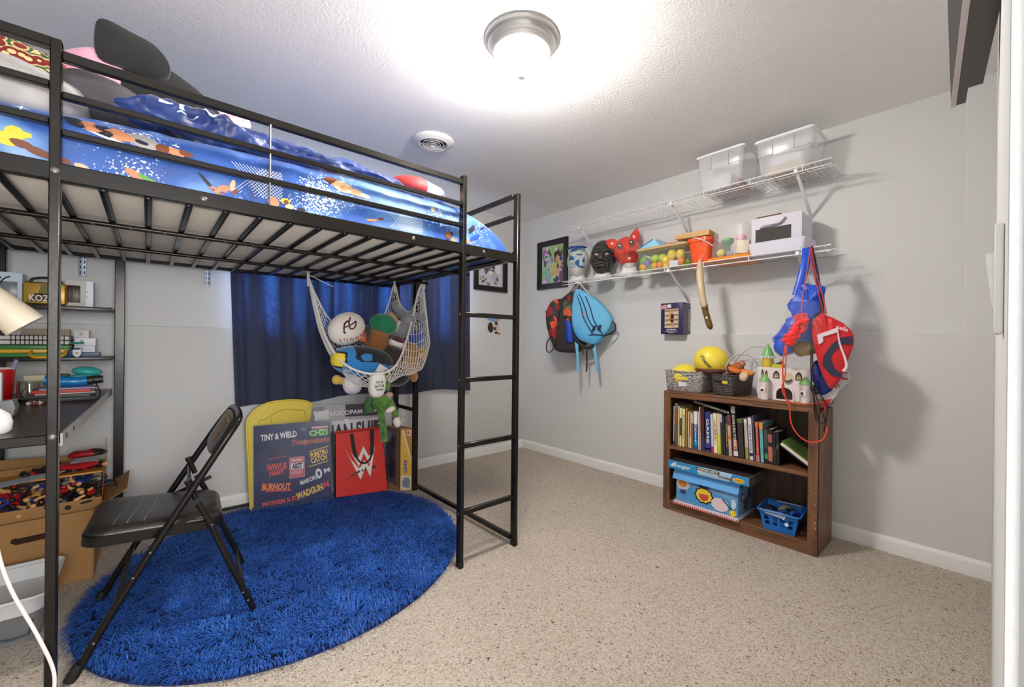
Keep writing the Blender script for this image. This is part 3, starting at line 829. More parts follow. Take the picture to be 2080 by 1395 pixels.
# lower shelf
place((-0.35, 2.83, 1.034), (-0.3735, 3.02, 1.0285), 1.067)
t = thing('tool_case', 'green plastic case with yellow band and yellow handle on the lower desk shelf', 'case', (-0.42, 2.95, S2))
mb = MB(); mb.box((-0.42, 2.955, S2 + 0.010), (0.282, 0.20, 0.020), 0, r=0.006); mb.box((-0.42, 2.955, S2 + 0.045), (0.282, 0.20, 0.022), 0, r=0.006); mb.build('shell', mat('green_plastic', (58, 128, 62), 0.35), t)
mb = MB(); mb.box((-0.42, 2.955, S2 + 0.0275), (0.284, 0.203, 0.016), 0, r=0.002); mb.build('band', mat('yellow_plastic', (228, 176, 40), 0.35), t)
mb = MB(); mb.box((-0.343, 2.853, S2 + 0.0275), (0.014, 0.006, 0.014), 0, r=0.002); mb.build('latch', C(206, 200, 190), t)
mb = MB(); mb.tube(path([(-0.398, 2.853, S2 + 0.026), (-0.398, 2.826, S2 + 0.016), (-0.385, 2.80, S2 + 0.003), (-0.345, 2.795, S2 + 0.001), (-0.306, 2.80, S2 + 0.003), (-0.292, 2.826, S2 + 0.016), (-0.292, 2.853, S2 + 0.026)], 5), 0.0065, 8); mb.build('handle', _mats['yellow_plastic'], t)
for i, (z, lab) in enumerate(((0.0565, 'black spiral notebook lying directly on the green case'), (0.0775, 'upper black spiral notebook under the lamp shade'))):
    t = thing('spiral_notebook', lab, 'notebook', (-0.42, 2.95, S2 + z))
    mb = MB(); mb.b2((-0.56, 2.862, S2 + z + 0.003), (-0.285, 3.04, S2 + z + 0.018)); mb.build('pages', mat('paper_edge', (226, 218, 210), 0.8), t)
    mb = MB(); mb.b2((-0.562, 2.860, S2 + z), (-0.283, 3.042, S2 + z + 0.003)); mb.b2((-0.562, 2.860, S2 + z + 0.018), (-0.283, 3.042, S2 + z + 0.021)); mb.build('cover', C(62, 58, 56), t)
    mb = MB()
    for k in range(13):
        x = -0.462 + 0.0135 * k
        mb.tube([(x + 0.002, 2.866 - 0.010 * math.cos(a), S2 + z + 0.0105 + 0.013 * math.sin(a)) for a in [q * PI / 5 - PI / 2 * 1.1 for q in range(7)]], 0.0016, 6)
    mb.build('spiral_binding', C(24, 24, 26, 0.3), t)
for k, (x0, x1, z0, z1, c, lab) in enumerate(((-0.272, -0.200, 0.020, 0.052, (216, 222, 230), 'white small box under the others at the right of the lower shelf'), (-0.272, -0.198, 0.0525, 0.090, (230, 232, 238), 'white small box in the middle of the little stack'), (-0.275, -0.222, 0.0905, 0.128, (214, 212, 204), 'cream small box on top of the little stack'))):
    mb = MB(); mb.b2((x0, 2.93, S2 + z0), (x1, 3.02, S2 + z1), 0, 0.002)
    mb.b2((x0 + 0.02, 2.9293, S2 + z0 + 0.012), (x0 + 0.032, 2.9305, S2 + z1 - 0.01), 1)
    tag(mb.build('small_box', [mat('small_box_card_%d' % k, c, 0.5), C(176, 176, 160)]), lab, 'box', 'little boxes on the lower desk shelf')
mb = MB(); mb.box((-0.224, 2.975, S2 + 0.0095), (0.080, 0.11, 0.019), 0, r=0.003); mb.box((-0.205, 2.915, S2 + 0.014), (0.045, 0.014, 0.009), 0, r=0.002)
tag(mb.build('paper_tray', mat('grey_blue_plastic', (112, 122, 152), 0.35)), 'grey blue plastic tray under the little white boxes', 'tray')
t = thing('label_pouch', 'navy pouch with white arrow label at the shelf edge', 'pouch', (-0.262, 2.86, S2))
mb = MB(); mb.box((-0.266, 2.86, S2 + 0.020), (0.050, 0.03, 0.036), 0, rot=(0, -0.35, 0), r=0.008); mb.build('pouch_body', C(48, 62, 104, 0.4), t)
mb = MB(); mb.prism([(-0.014, 0.016), (0.014, 0.018), (0.015, -0.004), (0.002, -0.022), (-0.012, -0.008)], 0, 0.002, 0, frame((-0.255, 2.842, S2 + 0.017), (1, 0, 0), (0, 0, 1))); mb.prism([(-0.006, 0.002), (0.006, 0.003), (0.006, -0.004), (-0.006, -0.004)], 0.002, 0.0025, 1, frame((-0.255, 2.842, S2 + 0.019), (1, 0, 0), (0, 0, 1))); mb.build('label', [C(226, 228, 232), C(150, 130, 60)], t)
mb = MB(); mb.tube([(-0.29, 2.90, S2 + 0.064), (-0.235, 2.89, S2 + 0.066)], [0.005, 0.0045], 8)
tag(mb.build('marker_pen', mat('teal_plastic', (48, 150, 132), 0.4)), 'teal marker pen sticking out beside the notebooks', 'pen')
mb = MB(); mb.b2((-0.46, 3.05, S2 + 0.003), (-0.30, 3.14, S2 + 0.132), 0, 0.004)
tag(mb.build('cardboard_carton', mat('tan_card', (180, 164, 144), 0.7)), 'tan carton at the back of the lower shelf behind the notebooks', 'box')

# desk top
place((-0.30, 2.60, 0.858), (-0.315, 2.73, 0.8485), 1.05)
t = thing('plastic_cup', 'red plastic cup with a white rim standing on the desk', 'cup', (-0.42, 2.66, DZ))
MT = Matrix.Translation((-0.455, 2.66, DZ)) @ Matrix.Scale(0.86, 4)
mb = MB(); mb.lathe([(0.0, 0.004), (0.034, 0.004), (0.035, 0.0), (0.038, 0.05), (0.046, 0.155), (0.048, 0.155), (0.041, 0.05), (0.0365, 0.0), (0.036, -0.0), (0.0, 0.0)], 28, 0, MT); mb.build('cup_wall', mat('red_plastic', (200, 24, 30), 0.3), t)
mb = MB(); mb.tube([(-0.455 + 0.041 * math.cos(a * PI / 14), 2.66 + 0.041 * math.sin(a * PI / 14), DZ + 0.134) for a in range(28)], 0.003, 6, closed=True); mb.build('rim', C(224, 214, 210), t)
mb = MB(); mb.tube([(-0.447, 2.66, DZ + 0.02), (-0.410, 2.645, DZ + 0.17)], 0.006, 8)
tag(mb.build('pen', mat('lilac_plastic', (150, 146, 176), 0.4)), 'lilac pen leaning in the red cup', 'pen')
t = thing('glass_jar', 'clear glass jar of coloured bits beside the red cup', 'jar', (-0.37, 2.60, DZ))
MT = Matrix.Translation((-0.367, 2.60, DZ + 0.0005))
mb = MB(); mb.lathe([(0.0, 0.0), (0.030, 0.0), (0.036, 0.006), (0.037, 0.07), (0.034, 0.082), (0.031, 0.082), (0.034, 0.07), (0.033, 0.008), (0.028, 0.004), (0.0, 0.004)], 28, 0, MT); mb.build('jar_glass', mat('jar_glass', (240, 244, 240), 0.03, trans=1.0), t)
mb = MB(); rnd = random.Random(3)
for k in range(40):
    a = rnd.random() * 6.28; rr_ = 0.024 * math.sqrt(rnd.random())
    mb.ell((-0.367 + rr_ * math.cos(a), 2.60 + rr_ * math.sin(a), DZ + 0.012 + 0.035 * rnd.random()), (0.007, 0.005, 0.005), k % 5, rot=(rnd.random() * 3, rnd.random() * 3, 0), nu=8, nv=5)
tag(mb.build('bits', [C(206, 180, 140), C(96, 130, 80), C(170, 96, 80), C(120, 110, 150), C(210, 206, 196)]), 'assorted coloured bits filling the clear glass jar', 'bits', kind='stuff')
# stack of folders and papers
zz = DZ
for k, (w_, d_, h_, c, a, lab) in enumerate(((0.19, 0.20, 0.016, (32, 30, 32), 0.06, 'black folder at the bottom of the desk stack'), (0.185, 0.20, 0.012, (70, 68, 66), -0.10, 'charcoal folder second from the bottom of the desk stack'), (0.17, 0.19, 0.004, (206, 200, 190), 0.1, 'thin cream paper in the middle of the desk stack'), (0.165, 0.19, 0.012, (190, 62, 56), -0.04, 'red folder in the desk stack'), (0.16, 0.18, 0.006, (140, 146, 186), 0.12, 'lilac folder on top of the desk stack'))):
    mb = MB(); mb.box((-0.268 + 0.002 * k, 2.60, zz + h_ / 2 + 0.0005), (w_, d_, h_), 0, rot=(0, 0, a), r=0.001)
    tag(mb.build('folder', mat('folder_%d' % k, c, 0.5)), lab, 'folder', 'stack of folders on the desk'); zz += h_ + 0.001
t = thing('hair_dryer', 'blue and black handheld dryer lying on the folder stack', 'hair dryer', (-0.25, 2.60, zz))
mb = MB(); mb.tube(path([(-0.325, 2.585, zz + 0.030), (-0.29, 2.585, zz + 0.024), (-0.24, 2.585, zz + 0.020), (-0.200, 2.585, zz + 0.022)], 5), [0.020] * 6 + [0.021] * 5 + [0.0195] * 5, 16); mb.build('barrel', mat('bright_blue_plastic', (16, 116, 176), 0.25), t)
mb = MB(); mb.tube([(-0.201, 2.585, zz + 0.022), (-0.165, 2.585, zz + 0.026), (-0.150, 2.585, zz + 0.027)], [0.0185, 0.018, 0.016], 16); mb.build('nozzle', C(36, 34, 36, 0.4), t)
mb = MB(); mb.box((-0.27, 2.60, zz + 0.046), (0.03, 0.03, 0.014), 0, r=0.003); mb.build('switch', C(30, 30, 34), t)
mb = MB(); mb.tube(path([(-0.19, 2.575, zz + 0.040), (-0.165, 2.555, zz + 0.0), (-0.155, 2.53, DZ + 0.02), (-0.160, 2.52, DZ + 0.004), (-0.172, 2.50, DZ - 0.04)], 6), 0.0022, 6); mb.build('cord', C(22, 22, 24), t)
mb = MB(); mb.ell((-0.205, 2.66, zz + 0.058), (0.05, 0.04, 0.022), 0, rot=(0, 0.12, 0), nu=20, nv=10); mb.box((-0.225, 2.66, zz + 0.03), (0.10, 0.05, 0.03), 0, rot=(0, -0.05, 0), r=0.010)
tag(mb.build('toy_shell', mat('teal_green_plastic', (52, 166, 160), 0.35)), 'teal rounded plastic toy behind the blue dryer', 'toy')
mb = MB(); mb.box((-0.335, 2.72, DZ + 0.05), (0.13, 0.03, 0.10), 0, r=0.004); mb.noise(0.004, 20)
tag(mb.build('paper_bag', mat('cream_paper', (200, 194, 164), 0.75)), 'cream paper packet behind the glass jar', 'packet')
# letter block and stand
t = thing('letter_block', 'white block with a black letter R standing at the left desk edge', 'letter block', (-0.41, 2.2, DZ))
mb = MB(); mb.b2((-0.49, 2.19, DZ + 0.012), (-0.372, 2.215, DZ + 0.142), 0, 0.003); mb.build('block', M_white, t)
mb = MB(); mb.text('R', 0.105, 0.125, frame((-0.432, 2.1885, DZ + 0.078), (1, 0, 0), (0, 0, 1)), 0, 0.035, 0.0004); mb.build('letter', C(40, 34, 38), t)
mb = MB(); mb.prism([(-0.10, 0), (0.05, 0), (0.056, 0.030), (0.05, 0.055), (0.02, 0.05), (-0.10, 0.012)], -0.03, 0.03, 0, frame((-0.385, 2.14, DZ), (1, 0, 0), (0, 0, 1)))
tag(mb.build('phone_stand', mat('grey_plastic', (150, 150, 152), 0.4)), 'grey plastic stand in front of the letter block', 'stand')
mb = MB()
for k in range(6): mb.ell((-0.345 + 0.007 * k, 2.42 + 0.006 * (k % 3), DZ + 0.008), (0.007, 0.007, 0.008), k % 2, nu=8, nv=6)
tag(mb.build('bead_bracelet', [C(210, 190, 180), C(120, 70, 60)]), 'short string of beads between the stand and the jar', 'bracelet')
# desk lamp
place()
DZ = 0.8485
t = thing('desk_lamp', 'cream desk lamp with cone shade and round white base at the left edge', 'desk lamp', (-0.352, 1.86, DZ))
M_lamp = mat('cream_lamp_enamel', (222, 208, 186), 0.35)
mb = MB(); MT = Matrix.Translation((-0.352, 1.86, DZ)); mb.lathe([(0.0, 0.0), (0.050, 0.0), (0.056, 0.008), (0.058, 0.030), (0.052, 0.052), (0.036, 0.068), (0.012, 0.075), (0.0, 0.076)], 36, 0, MT); mb.build('base', mat('white_lamp_base', (234, 234, 232), 0.3), t)
ax = Vector((0.64, 0.05, -0.76)).normalized(); rim = Vector((-0.284, 1.95, 1.158))
Mx = frame(rim, ax.cross(Vector((0, 1, 0))), Vector((0, 1, 0)) - ax * ax.y)
if (Mx.to_3x3() @ Vector((0, 0, 1))).dot(ax) > 0: Mx = Mx @ Matrix.Rotation(PI, 4, 'X')
mb = MB(); mb.lathe([(0.047, 0.001), (0.050, 0.0), (0.050, 0.002), (0.031, 0.155), (0.022, 0.165), (0.0, 0.167), (0.0, 0.164), (0.020, 0.160), (0.029, 0.15), (0.047, 0.004)], 40, 0, Mx); mb.build('lamp_shade', M_lamp, t)
tip = rim - ax * 0.165
mb = MB(); mb.tube(path([(-0.352, 1.86, DZ + 0.07), (-0.40, 1.87, DZ + 0.22), (-0.43, 1.90, DZ + 0.36), (-0.42, 1.93, tip.z + 0.03), tuple(tip)], 6), 0.008, 10); mb.build('arm', M_lamp, t)
mb = MB(); mb.tube(path([(-0.40, 1.80, DZ + 0.01), (-0.36, 1.752, DZ + 0.012), (-0.315, 1.728, 0.75), (-0.297, 1.712, 0.578), (-0.271, 1.706, 0.455), (-0.222, 1.702, 0.31), (-0.192, 1.703, 0.2), (-0.190, 1.70, 0.12), (-0.186, 1.69, 0.006), (-0.12, 1.60, 0.006)], 8), 0.0042, 8)
tag(mb.build('power_cord', mat('white_cord', (232, 222, 222), 0.5)), 'white power cord hanging off the desk past the left bed post', 'cord')

# ================================================================== BOXES UNDER THE DESK
M_card = mat('brown_cardboard', (166, 124, 76), 0.8, var=(6, 0.35, (140, 100, 58)))
t = thing('cardboard_box', 'large brown cardboard box with hand hole and open flap under the desk', 'cardboard box', (-0.36, 2.94, 0))
BX0, BX1, BY0, BY1, BH = -0.57, -0.184, 2.755, 3.13, 0.322
mb = MB()
for a, b in (((BX0, BY0, 0.0), (BX1, BY0 + 0.005, BH)), ((BX0, BY1 - 0.005, 0.0), (BX1, BY1, BH)), ((BX0, BY0, 0.0), (BX0 + 0.005, BY1, BH)), ((BX1 - 0.005, BY0, 0.0), (BX1, BY1, BH)), ((BX0, BY0, 0.0), (BX1, BY1, 0.005))): mb.b2(a, b)
mb.build('carton', M_card, t)
mb = MB(); mb.prism([(BX1, BH), (BX1 + 0.11, BH + 0.075), (BX1 + 0.112, BH + 0.072), (BX1 + 0.002, BH - 0.003)], -BY1, -BY0, 0, frame((0, 0, 0), (1, 0, 0), (0, 0, 1))); mb.build('flap', M_card, t)
mb = MB(); mb.box((-0.41, BY1 + 0.006, BH + 0.10), (0.29, 0.005, 0.19), 0, rot=(-0.12, 0.08, 0)); mb.build('flap', M_card, t)
mb = MB(); mb.box((-0.37, BY0 - 0.0006, 0.243), (0.115, 0.001, 0.026), 0, rot=(0, -0.04, 0)); mb.ell((-0.427, BY0 - 0.0004, 0.2453), (0.013, 0.001, 0.013), 0, nu=12, nv=6); mb.ell((-0.313, BY0 - 0.0004, 0.2407), (0.013, 0.001, 0.013), 0, nu=12, nv=6); mb.build('hand_hole', C(52, 26, 18, 0.9), t)
# shallow toy box standing in the open carton
t = thing('toy_tray', 'shallow open carton of action figures set in the cardboard box', 'tray', (-0.35, 2.9, 0.30))
mb = MB()
TX0, TX1, TY0, TY1 = -0.555, -0.165, 2.80, 3.08
for a, b in (((TX0, TY0, 0.30), (TX1, TY0 + 0.004, 0.365)), ((TX0, TY1 - 0.004, 0.30), (TX1, TY1, 0.49)), ((TX0, TY0, 0.295), (TX1, TY1, 0.30))): mb.b2(a, b)
mb.build('carton', M_card, t)
mb = MB(); mb.prism([(TY0, 0.30), (TY1, 0.30), (TY1, 0.60), (TY1 - 0.05, 0.585), (TY0 + 0.06, 0.40), (TY0, 0.36)], TX1, TX1 + 0.004, 0, frame((0, 0, 0), (0, 1, 0), (0, 0, 1))); mb.build('clear_side', mat('clear_orange_plastic', (196, 120, 60), 0.1, alpha=0.45), t)
mb = MB(); mb.b2((TX0 + 0.03, 2.93, 0.452), (TX1 - 0.004, 3.07, 0.460), 0); mb.build('insert_tray', mat('orange_tan_card', (206, 146, 70), 0.6), t)
rnd = random.Random(11)
fig_cols = [((26, 24, 26), (214, 160, 112)), ((176, 24, 34), (30, 28, 30)), ((30, 30, 34), (206, 150, 70)), ((40, 60, 130), (214, 160, 112)), ((150, 148, 146), (30, 28, 28)), ((196, 150, 90), (60, 40, 34)), ((60, 56, 54), (176, 40, 40))]
fig_names = ['black', 'red', 'dark', 'blue', 'grey', 'tan', 'charcoal']
def figure_mesh(ca, cb, seed):
    rnd = random.Random(seed); mb = MB()
    mb.ell((0, 0, 0), (0.020, 0.012, 0.028), 0, nu=10, nv=8); mb.ell((0, 0, 0.038), (0.011, 0.011, 0.013), 1, nu=10, nv=8)
    for sx in (-1, 1):
        a = rnd.uniform(-0.5, 0.8); mb.tube([(0.018 * sx, 0, 0.018), (0.034 * sx, 0.012, 0.002 + 0.02 * a), (0.036 * sx, 0.02, -0.02 + 0.03 * a)], [0.0075, 0.0065, 0.0055], 7, 1 if rnd.random() < 0.6 else 0)
        mb.tube([(0.010 * sx, 0, -0.02), (0.014 * sx, 0.006, -0.050), (0.016 * sx, 0.0, -0.082)], [0.010, 0.0085, 0.006], 7, 0)
        mb.box((0.016 * sx, -0.006, -0.086), (0.012, 0.022, 0.008), 0, r=0.003)
    return mb
k = 0
for row in range(4):
    for i in range(8):
        x = -0.535 + 0.048 * i + rnd.uniform(-0.008, 0.008); y = 2.835 + 0.036 * row + rnd.uniform(-0.006, 0.006); z = 0.352 + 0.022 * row + rnd.uniform(-0.004, 0.006)
        ci = rnd.randrange(7); ca, cb = fig_cols[ci]
        mb = figure_mesh(ca, cb, k); mb.xf(Matrix.Translation((x, y, z)) @ Euler((rnd.uniform(1.0, 1.9), rnd.uniform(-0.4, 0.4), rnd.uniform(-1.4, 1.4))).to_matrix().to_4x4())
        tag(mb.build('action_figure', [C(*ca, 0.4), C(*cb, 0.45)]), 'small action figure lying in the heap in the shallow carton under the desk', 'action figure', 'action figures heaped in the shallow carton'); k += 1
for i in range(6):
    x = -0.40 + 0.042 * i; ci = (1, 0, 1, 4, 1, 0)[i]; ca, cb = fig_cols[ci]
    mb = figure_mesh(ca, cb, 70 + i); mb.xf(Matrix.Translation((x, 2.97 + 0.02 * (i % 2), 0.478)) @ Euler((1.4, 0.3 * (i % 3 - 1), 1.2 * (i % 2) - 0.5)).to_matrix().to_4x4() @ Matrix.Scale(1.15, 4))
    tag(mb.build('action_figure', [C(*ca, 0.4), C(*cb, 0.45)]), 'action figure lying on the orange insert above the heap', 'action figure', 'action figures on the orange insert')
mb = MB(); mb.ell((-0.27, 2.95, 0.497), (0.09, 0.05, 0.014), 0, nu=24, nv=8); mb.noise(0.008, 16, 4)
tag(mb.build('toy_costume', mat('red_cloth', (190, 22, 34), 0.6), None, 60), 'red cloth costume spread on the orange insert', 'toy clothing')
mb = MB(); mb.ell((-0.23, 3.03, 0.535), (0.075, 0.035, 0.02), lambda c: 0 if c.x < 0.02 else 1, nu=20, nv=8); mb.noise(0.008, 20, 2)
tag(mb.build('toy_costume', [C(160, 20, 34), C(28, 26, 28)], None, 60), 'red and black cloth bundle at the top back of the toy carton', 'toy clothing')
mb = MB(); mb.prism([(-0.05, -0.02), (0.05, -0.014), (0.03, 0.02), (-0.03, 0.018)], 0, 0.006, 0, Matrix.Translation((-0.235, 2.97, 0.512)) @ Euler((0.35, 0.1, 0.1)).to_matrix().to_4x4())
tag(mb.build('toy_wedge', mat('grey_toy_metal', (160, 162, 166), 0.3, 0.3)), 'grey toy wedge lying on the red costume', 'toy')
mb = MB(); mb.prism([(-0.13, -0.014), (0.06, -0.006), (0.13, 0.006), (0.03, 0.018), (-0.11, 0.012)], 0, 0.008, 0, Matrix.Translation((-0.42, 2.86, 0.475)) @ Euler((0.5, -0.10, 0.1)).to_matrix().to_4x4())
tag(mb.build('toy_glider', mat('pale_grey_toy', (132, 140, 146), 0.35)), 'pale grey toy wing lying across the toy heap', 'toy')

# plastic bin in front of it
t = thing('storage_bin', 'grey translucent plastic bin with pale rim at the lower left', 'storage bin', (-0.50, 2.46, 0))
M_bin = mat('grey_translucent_plastic', (150, 150, 150), 0.25, alpha=0.55); M_rim = mat('pale_grey_plastic', (206, 206, 206), 0.35)
def rr(cx, cy, sx, sy, r, n=6):
    out = []
    for (qx, qy, a0) in ((1, 1, 0), (-1, 1, 90), (-1, -1, 180), (1, -1, 270)):
        for k in range(n + 1):
            a = R(a0 + 90 * k / n); out.append((cx + qx * (sx / 2 - r) + r * math.cos(a), cy + qy * (sy / 2 - r) + r * math.sin(a)))
    return out
def shell(mb, rings, m=0, capb=True):
    """rings: list of (outline, z)"""
    k = len(rings[0][0]); vs = []; fs = []
    for o, z in rings:
        for p in o: vs.append((p[0], p[1], z))
    for i in range(len(rings) - 1):
        for j in range(k):
            j2 = (j + 1) % k; fs.append([i * k + j, i * k + j2, (i + 1) * k + j2, (i + 1) * k + j])
    if capb: fs.append(list(range(k))[::-1])
    mb.add(vs, fs, m)
mb = MB(); shell(mb, [(rr(-0.51, 2.475, 0.42, 0.29, 0.04), 0.003), (rr(-0.51, 2.475, 0.46, 0.335, 0.05), 0.11)]); mb.build('bin_body', M_bin, t)
mb = MB(); shell(mb, [(rr(-0.51, 2.475, 0.455, 0.33, 0.05), 0.11), (rr(-0.51, 2.475, 0.475, 0.35, 0.05), 0.165), (rr(-0.51, 2.475, 0.495, 0.37, 0.055), 0.178), (rr(-0.51, 2.475, 0.495, 0.37, 0.055), 0.170), (rr(-0.51, 2.475, 0.47, 0.345, 0.05), 0.166), (rr(-0.51, 2.475, 0.45, 0.325, 0.05), 0.11)], 0, False); mb.build('rim', M_rim, t)
mb = MB(); shell(mb, [(rr(-0.51, 2.475, 0.450, 0.325, 0.045), 0.112), (rr(-0.51, 2.475, 0.44, 0.31, 0.045), 0.108)], 0); mb.build('inner_tray', M_rim, t)
mb = MB(); mb.tube([(-0.40, 2.310, 0.085), (-0.40, 2.312, 0.040), (-0.365, 2.315, 0.03), (-0.325, 2.322, 0.03), (-0.315, 2.318, 0.085)], 0.004, 6); mb.build('latch', C(70, 78, 90, 0.4), t)
for k, (x, y, sx, c) in enumerate(((-0.42, 2.39, 0.13, (46, 62, 88)), (-0.34, 2.44, 0.05, (96, 84, 70)), (-0.52, 2.44, 0.16, (60, 54, 56)))):
    mb = MB(); mb.box((x, y, 0.042), (sx, 0.06, 0.06), 0, rot=(0, 0.1 * k, 0.3 * k - 0.2), r=0.01)
    tag(mb.build('toy_part', C(*c)), ('dark blue toy inside the grey bin', 'brown toy at the right end of the grey bin', 'charcoal toy at the back of the grey bin')[k], 'toy')

# ================================================================== RUG
RCX, RCY, RA, RB_, RT = 0.628, 2.391, 0.872, 0.795, math.atan2(0.5795, 0.815)
def rug_pt(rho, th):
    x = RA * rho * math.cos(th); y = RB_ * rho * math.sin(th)
    return RCX + x * math.cos(RT) - y * math.sin(RT), RCY + x * math.sin(RT) + y * math.cos(RT)
t = thing('shag_rug', 'round royal blue shag rug under the loft bed', 'rug', (RCX, RCY, 0))
mb = MB()
o = [rug_pt(1, 2 * PI * k / 72) for k in range(72)]
mb.prism(o, 0.001, 0.008); mb.build('backing', mat('navy_rug_backing', (16, 36, 84), 0.9), t)
def rug_mat():
    m = bpy.data.materials.new('royal_blue_shag'); m.use_nodes = True
    nt = m.node_tree; b = nt.nodes['Principled BSDF']
    b.inputs['Roughness'].default_value = 0.55; b.inputs['Specular IOR Level'].default_value = 0.35; b.inputs['Sheen Weight'].default_value = 0.3; b.inputs['Sheen Tint'].default_value = lin((90, 140, 230))
    tc = nt.nodes.new('ShaderNodeTexCoord')
    n = nt.nodes.new('ShaderNodeTexNoise'); n.inputs['Scale'].default_value = 60
    n2 = nt.nodes.new('ShaderNodeTexNoise'); n2.inputs['Scale'].default_value = 6
    nt.links.new(tc.outputs['Object'], n.inputs['Vector']); nt.links.new(tc.outputs['Object'], n2.inputs['Vector'])
    ad = nt.nodes.new('ShaderNodeMath'); ad.operation = 'ADD'; nt.links.new(n.outputs['Fac'], ad.inputs[0]); nt.links.new(n2.outputs['Fac'], ad.inputs[1])
    r = nt.nodes.new('ShaderNodeValToRGB'); e = r.color_ramp.elements
    e[0].position = 0.3; e[0].color = lin((16, 54, 130)); e[1].position = 0.75; e[1].color = lin((50, 112, 208))
    hv = nt.nodes.new('ShaderNodeMath'); hv.operation = 'MULTIPLY'; hv.inputs[1].default_value = 0.5
    nt.links.new(ad.outputs[0], hv.inputs[0]); nt.links.new(hv.outputs[0], r.inputs['Fac']); nt.links.new(r.outputs['Color'], b.inputs['Base Color'])
    return m
def build_pile():
    rnd = random.Random(21); vs = []; fs = []
    N = 42000
    for i in range(N):
        rho = math.sqrt(rnd.random()); th = rnd.random() * 2 * PI
        x, y = rug_pt(rho * 0.992, th)
        nn = noise.noise_vector(Vector((x * 7, y * 7, 1.3)))
        n2 = noise.noise_vector(Vector((x * 24, y * 24, 4.3)))
        d = Vector((nn.x + 0.7 * n2.x + rnd.uniform(-0.35, 0.35), nn.y + 0.7 * n2.y - 0.12 + rnd.uniform(-0.35, 0.35), 0))
        if rho > 0.93: d += Vector((x - RCX, y - RCY, 0)).normalized() * 0.5
        d = d.normalized() if d.length > 1e-3 else Vector((1, 0, 0))
        L = rnd.uniform(0.022, 0.040); w_ = rnd.uniform(0.0012, 0.0024)
        sd = Vector((-d.y, d.x, 0)) * w_
        b0 = Vector((x, y, 0.006)); p1 = b0 + d * L * 0.30 + Vector((0, 0, 0.016 + 0.010 * rnd.random())); p2 = p1 + d * L * 0.55 + Vector((0, 0, 0.004 * (rnd.random() - 0.2))) ; p3 = p2 + d * L * 0.35 - Vector((0, 0, 0.010))
        k = len(vs)
        vs += [b0 - sd, b0 + sd, p1 - sd, p1 + sd, p2 - sd * 0.8, p2 + sd * 0.8, p3]
        fs += [(k, k + 1, k + 3, k + 2), (k + 2, k + 3, k + 5, k + 4), (k + 4, k + 5, k + 6)]
    m_ = MB(); m_.v = vs; m_.f = [list(f) for f in fs]; m_.m = [0] * len(fs)
    ob = m_.build('pile', rug_mat(), t, 180); ob['kind'] = 'stuff'
build_pile()

# ================================================================== FOLDING CHAIR
CH = thing('folding_chair', 'black metal folding chair with scuffed vinyl seat standing on the blue rug', 'chair', (0.090, 2.200, 0.0), R(-3.4))
FRC = FR[CH]
M_chm = mat('black_bronze_tube', (30, 27, 25), 0.3, 0.45); M_vin = mat('black_vinyl', (24, 23, 23), 0.33, 0.0, 0.6, bump=(160, 0.12), var=(5, 0.5, (58, 54, 50)))
def cpart(name, mb, mats):
    mb.xf(FRC); return mb.build(name, mats, CH)
ZF = 0.010
# main frame: each side tube rises from the front foot to the back; they join in the top bow
pts = []
side = [(-0.252, 0.252, ZF), (-0.170, 0.245, 0.172), (-0.05, 0.236, 0.384), (0.08, 0.226, 0.605), (0.152, 0.218, 0.725), (0.188, 0.200, 0.780), (0.204, 0.165, 0.806)]
l = [(x, -y, z) for x, y, z in side]; r_ = [(x, y, z) for x, y, z in side][::-1]
mb = MB(); mb.tube(path(l + [(0.209, 0.0, 0.816)] + r_, 6), 0.0125, 12); cpart('main_frame', mb, M_chm)
for sy in (-1, 1):
    mb = MB(); mb.tube([(0.070, 0.206 * sy, 0.497), (0.106, 0.207 * sy, 0.42), (0.152, 0.212 * sy, 0.292), (0.262, 0.222 * sy, ZF)], 0.0112, 10); cpart('rear_leg', mb, M_chm)
    mb = MB(); mb.tube([(0.263, 0.222 * sy, ZF + 0.012), (0.268, 0.2223 * sy, ZF - 0.012)], [0.0135, 0.0145], 12); cpart('foot_cap', mb, _mats['black_rubber'])
    mb = MB(); mb.tube([(-0.240, 0.251 * sy, ZF + 0.04), (-0.262, 0.253 * sy, ZF - 0.006)], [0.0145, 0.0165], 12); cpart('foot_cap', mb, _mats['black_rubber'])
    mb = MB(); mb.bar((-0.02, 0.219 * sy, 0.418), (0.125, 0.205 * sy, 0.482), 0.004, 0.016, up=(0, 0, 1)); cpart('side_link', mb, M_chm)
    mb = MB(); mb.tube([(0.064, 0.196 * sy, 0.512), (0.042, 0.196 * sy, 0.577)], 0.010, 10); mb.tube([(0.044, 0.196 * sy, 0.571), (0.038, 0.196 * sy, 0.587)], 0.0125, 10); cpart('pivot_stud', mb, M_chm)
mb = MB(); mb.tube([(-0.15, -0.243, 0.216), (-0.15, 0.243, 0.216)], 0.009, 8); cpart('stretcher', mb, M_chm)
mb = MB(); mb.tube([(0.225, -0.219, 0.100), (0.225, 0.219, 0.100)], 0.008, 8); cpart('stretcher', mb, M_chm)
mb = MB(); mb.tube([(0.042, -0.226, 0.543), (0.042, 0.226, 0.543)], 0.007, 8); cpart('stretcher', mb, M_chm)
